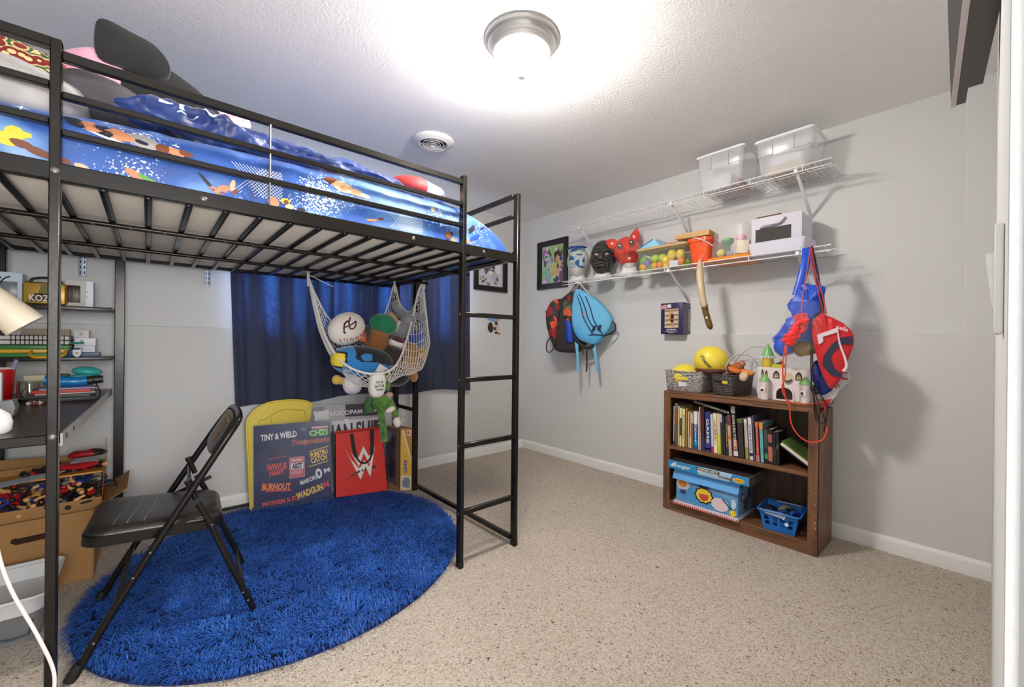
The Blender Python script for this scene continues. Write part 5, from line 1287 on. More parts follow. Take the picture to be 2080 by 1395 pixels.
for k, (pl, mi) in enumerate((([(0.004, 0.004), (0.083, 0.004), (0.083, 0.110), (0.004, 0.115)], 1), ([(0.004, 0.115), (0.083, 0.11), (0.083, 0.20), (0.012, 0.45), (0.004, 0.46)], 0), ([(0.012, 0.45), (0.083, 0.20), (0.083, 0.232), (0.022, 0.46)], 1), ([(0.022, 0.46), (0.083, 0.232), (0.083, 0.245), (0.028, 0.462)], 0), ([(0.032, 0.458), (0.083, 0.26), (0.083, 0.46)], 2), ([(0.045, 0.42), (0.078, 0.41), (0.078, 0.455), (0.045, 0.458)], 1), ([(0.05, 0.43), (0.06, 0.425), (0.065, 0.445), (0.052, 0.45)], 3), ([(0.066, 0.42), (0.075, 0.42), (0.073, 0.438)], 3), ([(0.026, 0.135), (0.046, 0.130), (0.050, 0.225), (0.030, 0.232)], 4), ([(0.018, 0.03), (0.068, 0.018), (0.074, 0.075), (0.060, 0.10), (0.030, 0.098), (0.015, 0.07)], 5))):
    mb.poly(pl, Mf, mi, 0.0003 + 0.00035 * k)
mb.text('PULL', 0.085, 0.013, Mf @ Matrix.Translation((0.038, 0.18, 0.0042)) @ Matrix.Rotation(PI / 2 - 0.05, 4, 'Z'), 1, 0.02)
mb.build('printed_end', [mat('box_yellow', (222, 176, 62), 0.45), mat('box_cream', (222, 208, 176), 0.45), mat('box_orange', (190, 128, 50), 0.45), mat('box_red', (150, 50, 44), 0.45), mat('box_plum', (90, 66, 88), 0.45), mat('box_blue_grey', (124, 128, 142), 0.4)], t)
nl = lx.cross(Vector((0, 0, 1))); nl = nl if nl.x < 0 else -nl
Ml = frame(bxp(0, lwid, 0) + nl * 0.0006, -lx, (0, 0, 1))
mb = MB(); mb.poly([(0.004, 0.06), (0.125, 0.03), (0.125, 0.465), (0.004, 0.468)], Ml, 0, 0.0003); mb.poly([(0.135, 0.02), (0.152, 0.02), (0.152, 0.47), (0.135, 0.47)], Ml, 1, 0.0003)
for k, (cx, cz, rx, rz, mi) in enumerate(((0.06, 0.30, 0.045, 0.09, 2), (0.07, 0.16, 0.04, 0.08, 3), (0.04, 0.40, 0.03, 0.04, 4), (0.08, 0.36, 0.03, 0.05, 3))): mb.poly([(cx + rx * math.cos(a * PI / 8) * (1 - 0.2 * (a % 3 == 0)), cz + rz * math.sin(a * PI / 8)) for a in range(16)], Ml, mi, 0.0007 + 0.0003 * k)
mb.build('printed_side', [C(96, 82, 88), C(120, 72, 44), C(74, 60, 84), C(58, 52, 58), C(110, 122, 140)], t)

mb = MB(); mb.tube([(0.10, 3.302, 0.010), (0.30, 3.300, 0.010), (0.56, 3.303, 0.010)], 0.009, 8)  # thin dark tube drawn for the dark line at the baseboard foot
tag(mb.build('cable', C(30, 26, 24)), 'thin dark strip along the foot of the back baseboard', 'cable')

# ================================================================== TOY HAMMOCK AND PLUSH TOYS
place((0.745, 2.785, 1.520), (0.767, 2.869, 1.532), 1.03)
t = thing('toy_hammock', 'white net toy hammock slung from the bed rails full of plush toys', 'toy hammock', (1.13, 2.65, 0.80))
M_net = mat('white_cotton_cord', (226, 222, 216), 0.8)
A_ = Vector((0.745, 2.785, 1.520)); B_ = Vector((1.322, 2.80, 1.530)); C_ = Vector((1.497, 2.70, 1.565))
front = path([A_, (0.752, 2.73, 1.44), (0.775, 2.60, 1.20), (0.803, 2.49, 1.065), (0.850, 2.405, 0.985), (0.935, 2.365, 0.942), (1.03, 2.355, 0.935), (1.115, 2.37, 0.962), (1.19, 2.415, 1.035), (1.265, 2.485, 1.15), (1.345, 2.565, 1.30), (1.43, 2.65, 1.48), C_], 8)
backr = path([A_, (0.79, 2.77, 1.40), (0.88, 2.765, 1.25), (1.05, 2.775, 1.17), (1.20, 2.785, 1.24), (1.27, 2.79, 1.38), B_, (1.36, 2.79, 1.40), (1.42, 2.78, 1.34), (1.455, 2.76, 1.38), C_], 8)
def along(P, u):
    x_ = u * (len(P) - 1); i = min(int(x_), len(P) - 2); return P[i].lerp(P[i + 1], x_ - i)
def net_s(u, v):
    p0 = along(front, u); p1 = along(backr, u)
    w_ = math.sin(PI * u) ** 0.8
    sag = interp(u, [(0, 0), (0.15, 0.12), (0.35, 0.42), (0.6, 0.56), (0.78, 0.66), (0.9, 0.52), (0.97, 0.18), (1, 0)])
    fwd = interp(u, [(0, 0), (0.3, 0.10), (0.6, 0.13), (0.8, 0.22), (0.9, 0.16), (1, 0)])
    m = (p0 + p1) / 2 + Vector((interp(u, [(0, 0), (0.15, -0.06), (0.45, -0.02), (0.7, 0.06), (0.88, 0.16), (1, 0)]), -fwd, -sag))
    return p0 * (1 - v) ** 2 + m * 2 * v * (1 - v) + p1 * v * v
mb = MB(); NN = 30
for k in range(-NN, NN):
    for sg in (1, -1):
        P = []
        for j in range(27):
            v = j / 26; u = (k / NN) + sg * v * 0.55
            if sg < 0: u = (k + NN) / NN - v * 0.55
            if 0.03 < u < 0.985: P.append(net_s(u, v))
            elif len(P) > 1: break
        if len(P) > 2: mb.tube(P, 0.0018, 4, caps=False)
mb.build('net', M_net, t)
mb = MB(); mb.tube(front, 0.0065, 8); mb.build('front_rope', M_net, t)
mb = MB(); mb.tube(backr, 0.0045, 8); mb.build('back_rope', M_net, t)
mb = MB()
for p in (A_, B_, C_):
    mb2 = MB(); mb2.tube([p + Vector((0, 0, 0.03)), p, p - Vector((0, 0.01, 0.06))], [0.006, 0.009, 0.008], 8); mb2.tube([p + Vector((0.012 * math.cos(a * 0.7), 0.012 * math.sin(a * 0.7), 0.03)) for a in range(9)], 0.004, 6, closed=True); mb2.build('hanging_loop', M_net, t)
mb = MB(); mb.tube(path([A_ + Vector((0.01, 0, 0.01)), A_ + Vector((0.06, -0.03, -0.02)), A_ + Vector((0.13, -0.06, -0.055))], 5), 0.002, 5); mb.build('loose_cord', M_net, t)

def plush(name, label, parts, cat='plush toy', noise_amp=0.004):
    """parts: list of (part name or None, list of ellipsoids (c, rad, rot, colour, p))"""
    c0 = parts[0][1][0][0]
    t = thing(name, label, cat, (c0[0], c0[1], min(e[0][2] - max(e[1]) * 0.8 for _, l in parts for e in l)), group=None)
    for pn, l in parts:
        mb = MB(); mats = []
        for (c, rad, rot, col, *p) in l:
            m_ = mat('plush_%d_%d_%d' % col, col, 0.9, sheen=0.5, bump=(140, 0.25))
            if m_ not in mats: mats.append(m_)
            mb.ell(c, rad, mats.index(m_), rot, 24, 16, p[0] if p else 1.0)
        if noise_amp: mb.noise(noise_amp, 14, c0[0] * 9)
        mb.build(pn, mats, t, 80)
    return t
# baseball shaped pillow
t = thing('baseball_pillow', 'white baseball shaped plush pillow with red stitching and letter emblem', 'pillow', (0.91, 2.56, 1.12))
Rb = Euler((0.10, -0.35, 0.30)).to_matrix()
cb = Vector((0.905, 2.56, 1.198))
mb = MB(); mb.ell(cb, (0.122, 0.075, 0.098), 0, Rb, 36, 24); mb.build('cover', mat('white_plush', (224, 216, 210), 0.9, sheen=0.4), t, 80)
def on_ball(a, b):
    x = a; z = b; q = max(0, 1 - (x / 0.122) ** 2 - (z / 0.098) ** 2); return cb + Rb @ Vector((x, -0.0755 * math.sqrt(q) - 0.0012, z))
mb = MB(); P = []
arc = [(-0.09 + 0.018 * k, -0.052 - 0.020 * math.sin(PI * k / 10) + 0.012) for k in range(11)]
for k, (a, b) in enumerate(arc):
    mb.tube([on_ball(a - 0.004, b + 0.014), on_ball(a, b), on_ball(a + 0.004, b + 0.014 if k % 2 else b - 0.012)], 0.0022, 5)
mb.build('stitching', C(168, 52, 50), t)
mb = MB()
mb.tube(path([on_ball(-0.068, 0.016), on_ball(-0.05, 0.05), on_ball(-0.022, 0.062)], 6), 0.005, 6, 1); mb.tube(path([on_ball(-0.055, 0.032), on_ball(-0.02, 0.036), on_ball(0.024, 0.046)], 6), 0.004, 6, 1); mb.tube(path([on_ball(-0.070, 0.014), on_ball(-0.066, -0.002)], 3), 0.005, 6, 1)
mb.tube(path([on_ball(0.004, 0.074), on_ball(-0.022, 0.052), on_ball(-0.03, 0.018), on_ball(-0.006, 0.012), on_ball(0.016, 0.032), on_ball(0.024, 0.046)], 6), 0.0048, 6, 0); mb.build('emblem', [C(120, 34, 40), C(40, 26, 34)], t)

t = thing('bird_pillow', 'blue and black bird shaped plush with a yellow patch and white tag', 'plush toy', (0.99, 2.52, 0.93))
Rp = Euler((0.15, 0.12, 0.12)).to_matrix(); cp = Vector((0.985, 2.51, 1.000))
def bcol(c):
    if (c.x + 0.02) ** 2 / 0.0012 + (c.z - 0.038) ** 2 / 0.0005 < 1: return 0
    if c.z > 0.010 - 0.10 * (c.x - 0.05) * (c.x > 0.05) and c.x > -0.085 + (0.03 if c.z < 0.02 else 0) and c.y < 0.05: return 1
    if c.x < -0.145 and c.z < 0.04 and c.z > -0.035: return 2
    if c.x < -0.132 and c.z < 0.05 and c.z > -0.045: return 1
    return 0
mb = MB(); mb.ell(cp, (0.195, 0.085, 0.092), bcol, Rp, 110, 72, 0.85); mb.noise(0.006, 9, 2)
mb.build('body', [mat('plush_sky_blue', (44, 124, 190), 0.9, sheen=0.5), mat('plush_black', (26, 26, 34), 0.9, sheen=0.3), mat('plush_yellow', (228, 206, 64), 0.9)], t, 80)
mb = MB(); mb.prism([(-0.045, -0.022), (0.03, -0.03), (0.048, 0.008), (-0.024, 0.028)], 0, 0.002, 0, frame(cp + Rp @ Vector((0.085, -0.0885, -0.022)), Rp @ Vector((1, 0.12, -0.15)), Rp @ Vector((0.1, 0.25, 1)))); mb.build('tag', C(228, 226, 222), t)
mb = MB(); mb.ell(cp + Rp @ Vector((0.175, -0.01, -0.075)), (0.06, 0.04, 0.03), 0, Rp, 18, 12); mb.build('tail', C(30, 52, 96, 0.9), t, 80)

br, gr, gy, tn, bk, wh, gn = (140, 88, 44), (24, 118, 78), (128, 128, 130), (186, 142, 88), (34, 30, 32), (222, 214, 208), (84, 128, 44)
plush('plush_bear', 'brown plush with a green cap in the middle of the hammock', [('body', [((1.125, 2.62, 1.115), (0.075, 0.06, 0.085), None, br)]), ('head', [((1.14, 2.61, 1.19), (0.065, 0.058, 0.055), None, (152, 98, 56))]), ('cap', [((1.155, 2.585, 1.235), (0.085, 0.065, 0.066), (0, 0.35, 0), gr, 0.9), ((1.105, 2.565, 1.238), (0.062, 0.03, 0.05), (0.2, 0.6, 0), (18, 104, 68))]), ('brim', [((1.205, 2.565, 1.275), (0.05, 0.03, 0.022), (0.2, 0.9, 0), (170, 140, 112))])])
plush('plush_elephant', 'grey elephant plush with trunk hanging over the hammock edge', [('body', [((1.285, 2.60, 1.205), (0.092, 0.06, 0.060), (0, -0.1, 0), gy)]), ('head', [((1.32, 2.58, 1.265), (0.05, 0.045, 0.045), None, (138, 138, 142))]), ('trunk', [((1.265, 2.64, 1.335), (0.022, 0.022, 0.062), (0, -0.45, 0), gy), ((1.31, 2.62, 1.300), (0.062, 0.026, 0.026), (0, 0.45, 0), gy)]), ('leg', [((1.395, 2.60, 1.300), (0.052, 0.026, 0.026), (0, 0.18, 0), (134, 134, 138)), ((1.435, 2.60, 1.292), (0.024, 0.025, 0.027), None, (140, 140, 144))]), ('ear', [((1.235, 2.565, 1.225), (0.035, 0.012, 0.04), (0, 0.5, 0.3), (206, 206, 206))])])
plush('plush_bird', 'dark grey plush with orange beak between the ball pillow and the green cap', [('body', [((1.045, 2.65, 1.165), (0.075, 0.05, 0.065), None, (66, 66, 70))]), ('beak', [((0.995, 2.58, 1.145), (0.035, 0.025, 0.022), (0, 0.5, 0), (196, 110, 50)), ((1.02, 2.575, 1.150), (0.012, 0.012, 0.042), (0, -0.2, 0), (186, 56, 50))])])
plush('cap_plush', 'white and maroon baseball cap plush under the elephant', [('crown', [((1.225, 2.545, 1.115), (0.056, 0.045, 0.040), (0, 0.2, 0), (226, 218, 214)), ((1.225, 2.538, 1.128), (0.050, 0.040, 0.034), (0, 0.5, 0), (84, 34, 48))]), ('brim', [((1.20, 2.515, 1.085), (0.048, 0.035, 0.010), (0.2, 0.3, 0), (72, 28, 42))])], noise_amp=0.002)
plush('plush_teddy', 'dark brown teddy behind the blue plush', [('body', [((1.215, 2.58, 1.03), (0.08, 0.06, 0.085), None, (58, 44, 42))])])
plush('plush_dog', 'tan dog plush in the right of the net', [('body', [((1.335, 2.62, 0.985), (0.085, 0.07, 0.085), (0, 0.2, 0), tn)]), ('head', [((1.315, 2.56, 1.075), (0.068, 0.05, 0.042), (0, -0.2, 0), (168, 124, 76))]), ('paw', [((1.375, 2.60, 0.885), (0.028, 0.03, 0.038), None, (176, 118, 66))])])
plush('plush_lion', 'golden plush with dark eyes at the right end of the net', [('head', [((1.428, 2.60, 1.045), (0.036, 0.035, 0.042), None, (212, 166, 92))]), ('muzzle', [((1.405, 2.572, 1.028), (0.022, 0.02, 0.018), None, (222, 184, 116))]), ('eye', [((1.432, 2.566, 1.052), (0.007, 0.006, 0.007), None, bk), ((1.412, 2.567, 1.056), (0.006, 0.006, 0.006), None, bk)])], noise_amp=0.001)
plush('plush_cube', 'royal blue plush cube high in the right of the net', [('body', [((1.375, 2.61, 1.145), (0.055, 0.05, 0.062), (0, 0.3, 0), (32, 70, 160), 0.6)])])
plush('plush_panda', 'black plush at the bottom of the net', [('body', [((1.235, 2.58, 0.885), (0.092, 0.07, 0.060), None, bk)])])
plush('plush_rabbit', 'cream plush face beside the green alligator', [('head', [((1.115, 2.50, 0.905), (0.045, 0.045, 0.055), None, (222, 192, 158))]), ('ear', [((1.085, 2.49, 0.945), (0.020, 0.015, 0.04), (0, -0.5, 0), (214, 180, 150))]), ('nose', [((1.10, 2.458, 0.90), (0.012, 0.010, 0.014), None, (186, 124, 88))])], noise_amp=0.002)
plush('plush_duck', 'yellow plush foot poking out at the lower left of the net', [('foot', [((0.835, 2.52, 0.895), (0.026, 0.025, 0.028), (0, 0.5, 0), (206, 170, 70)), ((0.858, 2.52, 0.890), (0.022, 0.02, 0.022), None, (196, 160, 66))])])
plush('plush_lamb', 'white shaggy plush at the lower left of the net', [('body', [((0.925, 2.52, 0.865), (0.062, 0.05, 0.062), (0, 0.4, 0), (210, 204, 206))])], noise_amp=0.012)
# alligator hanging below the hammock
t = thing('plush_alligator', 'green plush alligator in a white shirt hanging below the hammock', 'plush toy', (1.03, 2.38, 0.55))
M_gat = mat('plush_green_mottled', (92, 138, 48), 0.9, sheen=0.4, var=(30, 0.9, (40, 78, 30), 3.0))
mb = MB(); mb.ell((1.022, 2.385, 0.868), (0.050, 0.040, 0.078), 0, (0, 0.05, 0), 24, 18, 0.8)
mb.text('GATOR', 0.06, 0.018, frame((1.020, 2.3438, 0.862), (1, 0, 0), (0, 0, 1)), 1, 0.03); mb.text('CLUB', 0.045, 0.014, frame((1.020, 2.3438, 0.885), (1, 0, 0), (0, 0, 1)), 1, 0.03); mb.text('TEAM', 0.045, 0.012, frame((1.020, 2.3438, 0.841), (1, 0, 0), (0, 0, 1)), 1, 0.03)
mb.build('shirt', [mat('white_shirt_plush', (228, 224, 216), 0.8), C(60, 70, 56)], t, 80)
mb = MB(); mb.ell((1.075, 2.40, 0.905), (0.022, 0.022, 0.050), 0, (0, 0.35, 0)); mb.ell((1.09, 2.40, 0.86), (0.020, 0.02, 0.04), 0, (0, -0.2, 0)); mb.build('arm', M_gat, t, 80)
mb = MB(); mb.ell((1.058, 2.39, 0.752), (0.058, 0.04, 0.05), 0, (0, 0.3, 0)); mb.noise(0.004, 20); mb.build('head', M_gat, t, 80)
mb = MB(); mb.tube(path([(0.985, 2.385, 0.79), (0.965, 2.38, 0.755), (0.975, 2.375, 0.71)], 5), [0.020] * 6 + [0.024] * 5, 12); mb.build('snout', mat('plush_dark_green', (52, 92, 50), 0.9), t, 80)
mb = MB(); mb.tube(path([(1.035, 2.38, 0.76), (1.045, 2.36, 0.66), (1.052, 2.355, 0.60), (1.055, 2.352, 0.53)], 8), [0.018 + 0.003 * (k % 2) for k in range(25)], 12); mb.build('tail', M_gat, t, 80)
mb = MB(); mb.tube(path([(1.10, 2.38, 0.77), (1.125, 2.37, 0.71), (1.135, 2.37, 0.665)], 6), [0.017 + 0.002 * (k % 2) for k in range(13)], 12); mb.build('leg', M_gat, t, 80)
mb = MB(); mb.ell((1.142, 2.365, 0.635), (0.024, 0.024, 0.034), 0, (0, -0.2, 0)); mb.ell((1.098, 2.365, 0.715), (0.032, 0.022, 0.018), 0, (0, -0.4, 0)); mb.build('shoe', C(222, 210, 206, 0.8), t, 80)
mb = MB(); mb.ell((1.115, 2.42, 0.795), (0.025, 0.02, 0.02), 0); mb.build('hand', C(196, 160, 130, 0.8), t, 80)

place()
# ================================================================== WIRE SHELVES ON THE RIGHT WALL
M_wire = mat('white_wire_coating', (228, 228, 230), 0.35)
def wire_shelf(z, label, braces):
    y0, y1 = 0.575, 2.525; xf = 2.790; xb = XU - 0.008
    t = thing('wire_shelf', label, 'shelf', (2.95, 1.55, z - 0.03))
    for (x, zz, r_) in ((xf, z, 0.0034), (xf, z - 0.030, 0.0034), (xb, z - 0.002, 0.003), (2.90, z - 0.005, 0.0028)):
        mb = MB(); mb.tube([(x, y0, zz), (x, y1, zz)], r_, 8); mb.build('long_rod', M_wire, t)
    n = 77
    mb = MB()
    for k in range(n):
        y = lerp(y0 + 0.01, y1 - 0.01, k / (n - 1)); mb.tube([(xb, y, z), (xf - 0.001, y, z)], 0.0016, 5)
    mb.build('cross_wires', M_wire, t)
    for k in range(7):
        y = lerp(y0 + 0.135, y1 - 0.15, k / 6)
        mb = MB(); mb.bar((xf, y, z + 0.002), (xf, y, z - 0.033), 0.012, 0.004, up=(0, 1, 0)); mb.build('front_clip', M_wire, t)
    for y in braces:
        mb = MB(); mb.bar((xf + 0.006, y, z - 0.018), (XU - 0.003, y, z - 0.225), 0.016, 0.010, up=(0, 0, 1), r=0.003)
        mb.b2((xf - 0.008, y - 0.010, z - 0.036), (xf + 0.008, y + 0.010, z - 0.012), 0, 0.003)
        mb.b2((XU - 0.006, y - 0.011, z - 0.262), (XU, y + 0.011, z - 0.208), 0, 0.002); mb.build('brace', M_wire, t)
    for k in range(6):
        y = lerp(y0 + 0.05, y1 - 0.1, k / 5)
        mb = MB(); mb.b2((XU - 0.012, y - 0.008, z - 0.012), (XU, y + 0.008, z + 0.006), 0, 0.003); mb.build('wall_clip', M_wire, t)
    return t
wire_shelf(2.145, 'upper white wire shelf on the right wall carrying two clear bins', (2.345, 1.50, 0.742))
wire_shelf(1.673, 'lower white wire shelf on the right wall carrying masks and toy boxes', (2.345, 1.515, 0.730))
SU, SL = 2.1475, 1.6755

# clear bins
M_clear = mat('clear_bin_plastic', (236, 238, 244), 0.16, spec=0.7, alpha=0.36)
M_binrim = mat('white_bin_rim', (238, 238, 240), 0.3)
def clear_bin(label, y0, y1, h, fill):
    x0, x1 = 2.80, 3.10; cy = (y0 + y1) / 2; cx = (x0 + x1) / 2; sx = x1 - x0 - 0.02; sy = y1 - y0 - 0.02
    t = thing('clear_bin', label, 'storage bin', (cx, cy, SU))
    mb = MB(); shell(mb, [(rr(cx, cy, sx - 0.045, sy - 0.06, 0.025), SU + 0.001), (rr(cx, cy, sx - 0.03, sy - 0.045, 0.025), SU + 0.01), (rr(cx, cy, sx - 0.004, sy - 0.006, 0.025), SU + h - 0.014)]); mb.build('bin_body', M_clear, t)
    mb = MB(); shell(mb, [(rr(cx, cy, sx - 0.004, sy - 0.006, 0.025), SU + h - 0.016), (rr(cx, cy, sx + 0.018, sy + 0.018, 0.03), SU + h - 0.012), (rr(cx, cy, sx + 0.018, sy + 0.018, 0.03), SU + h), (rr(cx, cy, sx + 0.004, sy + 0.004, 0.025), SU + h), (rr(cx, cy, sx - 0.006, sy - 0.008, 0.025), SU + h - 0.014)], 0, False); mb.build('rim', M_binrim, t)
    mb = MB()
    xf = lambda z: cx - (sx - lerp(0.03, 0.004, (z - 0.01) / (h - 0.024))) / 2 - 0.002
    for (ya, yb) in ((y1 - 0.022, y1 - 0.105), (y0 + 0.105, y0 + 0.028)):
        za, zb = SU + h - 0.02, SU + h - 0.10
        mb.tube([(xf(h - 0.10), ya, zb), (xf(h - 0.10), yb, zb)], 0.0028, 6)
        ye = yb if ya > cy else ya
        mb.tube([(xf(h - 0.10), ye, zb), (xf(h - 0.02), ye, za)], 0.0028, 6)
    mb.build('embossed_panel', mat('clear_bin_edge', (196, 198, 204), 0.3, alpha=0.7), t)
    for name, lab, c, a, b, w_ in fill:
        mb = MB(); mb.b2(a, b, 0, 0.006)
        if w_: mb.noise(w_, 16, c[0])
        tag(mb.build(name, mat('%s_%d' % (name, c[0]), c, 0.8), None, 60), lab, name.replace('_', ' '))
clear_bin('left clear plastic bin on the upper wire shelf', 1.02, 1.338, 0.245, [('wood_block', 'brown wooden piece in the left clear bin', (176, 118, 84), (2.84, 1.07, SU + 0.008), (3.05, 1.092, SU + 0.055), 0.0), ('folded_cloth', 'white cloth folded in the left clear bin', (214, 214, 216), (2.85, 1.12, SU + 0.008), (3.04, 1.27, SU + 0.10), 0.012)])
clear_bin('right clear plastic bin on the upper wire shelf', 0.655, 0.975, 0.222, [('paper_stack', 'cream papers stacked in the right clear bin', (216, 202, 182), (2.845, 0.715, SU + 0.008), (3.05, 0.915, SU + 0.06), 0.004), ('plastic_bag', 'crumpled white bag in the right clear bin', (226, 226, 230), (2.86, 0.73, SU + 0.064), (3.04, 0.90, SU + 0.12), 0.014)])

# ---- heads with masks ----
M_foam = mat('white_foam_head', (226, 224, 222), 0.85)
def head_fn(scale=1.0, brow=1.0, nose=1.0, jaw=1.0):
    def fn(v):
        x, y, z = v
        # face points to -x in local space
        f = max(0.0, -x / 0.105)
        y2 = y * (1 - 0.30 * max(0, -z / 0.15) ** 1.2 * jaw)
        x2 = x
        if f > 0.2:
            g = math.exp(-(y / 0.018) ** 2)
            x2 -= nose * 0.028 * g * math.exp(-((z + 0.015) / 0.022) ** 2)
            x2 -= nose * 0.012 * g * math.exp(-((z - 0.015) / 0.025) ** 2)
            x2 -= brow * 0.012 * math.exp(-((z - 0.040) / 0.014) ** 2) * math.exp(-(y / 0.07) ** 2)
            for s_ in (-1, 1): x2 += 0.016 * math.exp(-((y - s_ * 0.036) / 0.018) ** 2) * math.exp(-((z - 0.018) / 0.013) ** 2)
            x2 -= 0.009 * math.exp(-(y / 0.03) ** 2) * (math.exp(-((z + 0.058) / 0.007) ** 2) + math.exp(-((z + 0.075) / 0.008) ** 2))
            x2 += 0.006 * math.exp(-(y / 0.035) ** 2) * math.exp(-((z + 0.066) / 0.004) ** 2)
            x2 -= 0.012 * math.exp(-(y / 0.025) ** 2) * math.exp(-((z + 0.115) / 0.022) ** 2)
            for s_ in (-1, 1): x2 -= 0.008 * math.exp(-((y - s_ * 0.05) / 0.02) ** 2) * math.exp(-((z + 0.02) / 0.02) ** 2)
        return Vector((x2 * scale, y2 * scale, z * scale))
    return fn
def bust(cx, cy, cz, yaw, t):
    M = Matrix.Translation((cx, cy, cz)) @ Matrix.Rotation(yaw, 4, 'Z')
    mb = MB()
    a = len(mb.v); mb.ell((0, 0, 0), (0.098, 0.078, 0.128), 0, nu=28, nv=22, fn=head_fn(0.98)); 
    mb.lathe([(0.0, SL - cz + 0.0005), (0.082, SL - cz + 0.0005), (0.084, SL - cz + 0.02), (0.066, SL - cz + 0.05), (0.056, SL - cz + 0.075), (0.056, SL - cz + 0.13)], 24, 0, Matrix.Translation((0.012, 0, 0)))
    mb.xf(M); mb.build('foam_head', M_foam, t, 60)
    return M
# 1: clear head with blue paint
YW = R(32)
t = thing('mask_stand', 'foam head wearing a clear mask painted blue at the left of the lower wire shelf', 'mask', (2.955, 2.50, SL))
M1 = bust(2.955, 2.485, 1.855, YW, t)
mb = MB(); n = 0
def c1(c):
    q = noise.noise(Vector((c.y * 26, c.z * 22, c.x * 10 + 3)))
    if c.x > 0.02: return 0
    if 0.085 < c.z < 0.125: return 1 if q > -0.15 else 2
    if abs(c.y - 0.0) < 0.07 and -0.06 < c.z < 0.06 and q > 0.06: return 1
    if q < -0.28: return 2
    if q > 0.45: return 3
    return 0
mb.ell((0, 0, 0.005), (0.112, 0.100, 0.150), c1, nu=64, nv=52, fn=head_fn(1.0, 0.6, 0.8)); mb.xf(M1)
mb.build('painted_mask', [mat('pale_translucent_vinyl', (222, 220, 212), 0.25, alpha=0.85), mat('mask_teal_blue', (48, 108, 158), 0.4), mat('mask_pale_teal', (148, 184, 186), 0.4), mat('mask_tan', (206, 186, 146), 0.4)], t, 70)
mb = MB(); mb.tube([M1 @ Vector((0.10 * math.cos(a) - 0.02, 0.09 * math.sin(a), 0.125)) for a in [2.0 + 0.2 * k for k in range(12)]], 0.010, 8); mb.noise(0.008, 60, 2); mb.build('hair_fringe', mat('mask_royal_blue', (30, 72, 150), 0.5), t)
# 2: black wrinkled face mask
t = thing('mask_stand', 'foam head wearing a black wrinkled face mask with pink eyes', 'mask', (2.955, 2.22, SL))
YW2 = R(30)
M2 = bust(2.96, 2.215, 1.855, YW2, t)
mb = MB(); mb.ell((0, 0, 0.004), (0.120, 0.104, 0.158), 0, nu=72, nv=60, fn=head_fn(1.0, 2.4, 1.5, 0.75))
for v in mb.v:
    if v.x < 0.03:
        v.x += 0.0065 * math.sin(v.z * 150 + 5 * math.sin(v.y * 50)) * max(0, min(1, abs(v.y) / 0.04)) + 0.007 * noise.noise(v * 45)
mb.m = [0] * len(mb.f)
def sf(y, z): return (-0.122 * math.sqrt(max(0.02, 1 - (y / 0.106) ** 2 - ((z - 0.004) / 0.16) ** 2)) - 0.004, y, z)
for s_ in (-1, 1):
    mb.tube([Vector(sf(s_ * q[0], q[1])) + Vector((-q[2], 0, 0)) for q in path([(0.012, 0.036, 0.008), (0.035, 0.050, 0.012), (0.062, 0.054, 0.006), (0.082, 0.038, 0.0)], 5)], 0.0085, 8, 1)
    mb.tube([Vector(sf(s_ * q[0], q[1])) for q in path([(0.022, -0.012, 0), (0.045, -0.040, 0), (0.052, -0.075, 0), (0.040, -0.110, 0)], 5)], 0.0055, 8, 1)
    mb.tube([Vector(sf(s_ * q[0], q[1])) for q in path([(0.048, -0.002, 0), (0.075, -0.02, 0), (0.085, -0.055, 0), (0.066, -0.095, 0)], 5)], 0.005, 8, 1)
    mb.tube([Vector(sf(s_ * 0.012, -0.098 - 0.012 * k)) for k in range(4)], 0.004, 6, 1)
mb.tube([Vector(sf(0, q)) + Vector((-w_, 0, 0)) for q, w_ in ((0.035, 0.004), (0.015, 0.012), (-0.010, 0.024), (-0.022, 0.022))], [0.008, 0.010, 0.014, 0.012], 10, 1)
for zc, rr_ in ((-0.052, 0.0065), (-0.072, 0.0075)): mb.tube([Vector(sf(0.034 * k / 4, zc - 0.006 * abs(k / 4) ** 2)) + Vector((-0.007, 0, 0)) for k in range(-4, 5)], rr_, 8, 1)
for k in range(3): mb.tube([Vector(sf(0.05 * j / 3, 0.082 + 0.018 * k - 0.004 * abs(j))) for j in range(-3, 4)], 0.0035, 6, 1)
mb.xf(M2); mb.build('face_mask', [mat('black_latex', (44, 44, 44), 0.35, bump=(60, 0.25), var=(30, 0.7, (78, 78, 76), 3)), mat('grey_latex_ridge', (74, 74, 72), 0.4)], t, 70)
for s_ in (-1, 1):
    mb = MB(); mb.ell(M2 @ Vector((-0.094, 0.038 * s_, 0.024)), (0.014, 0.024, 0.013), 0, Matrix.Rotation(YW2, 3, 'Z')); mb.build('eye_patch', mat('pink_eye_print', (206, 160, 164), 0.4), t)
    mb = MB(); mb.ell(M2 @ Vector((0.012, 0.103 * s_, 0.0)), (0.024, 0.010, 0.036), 0, Matrix.Rotation(YW2, 3, 'Z')); mb.build('ear', mat('black_latex'), t)
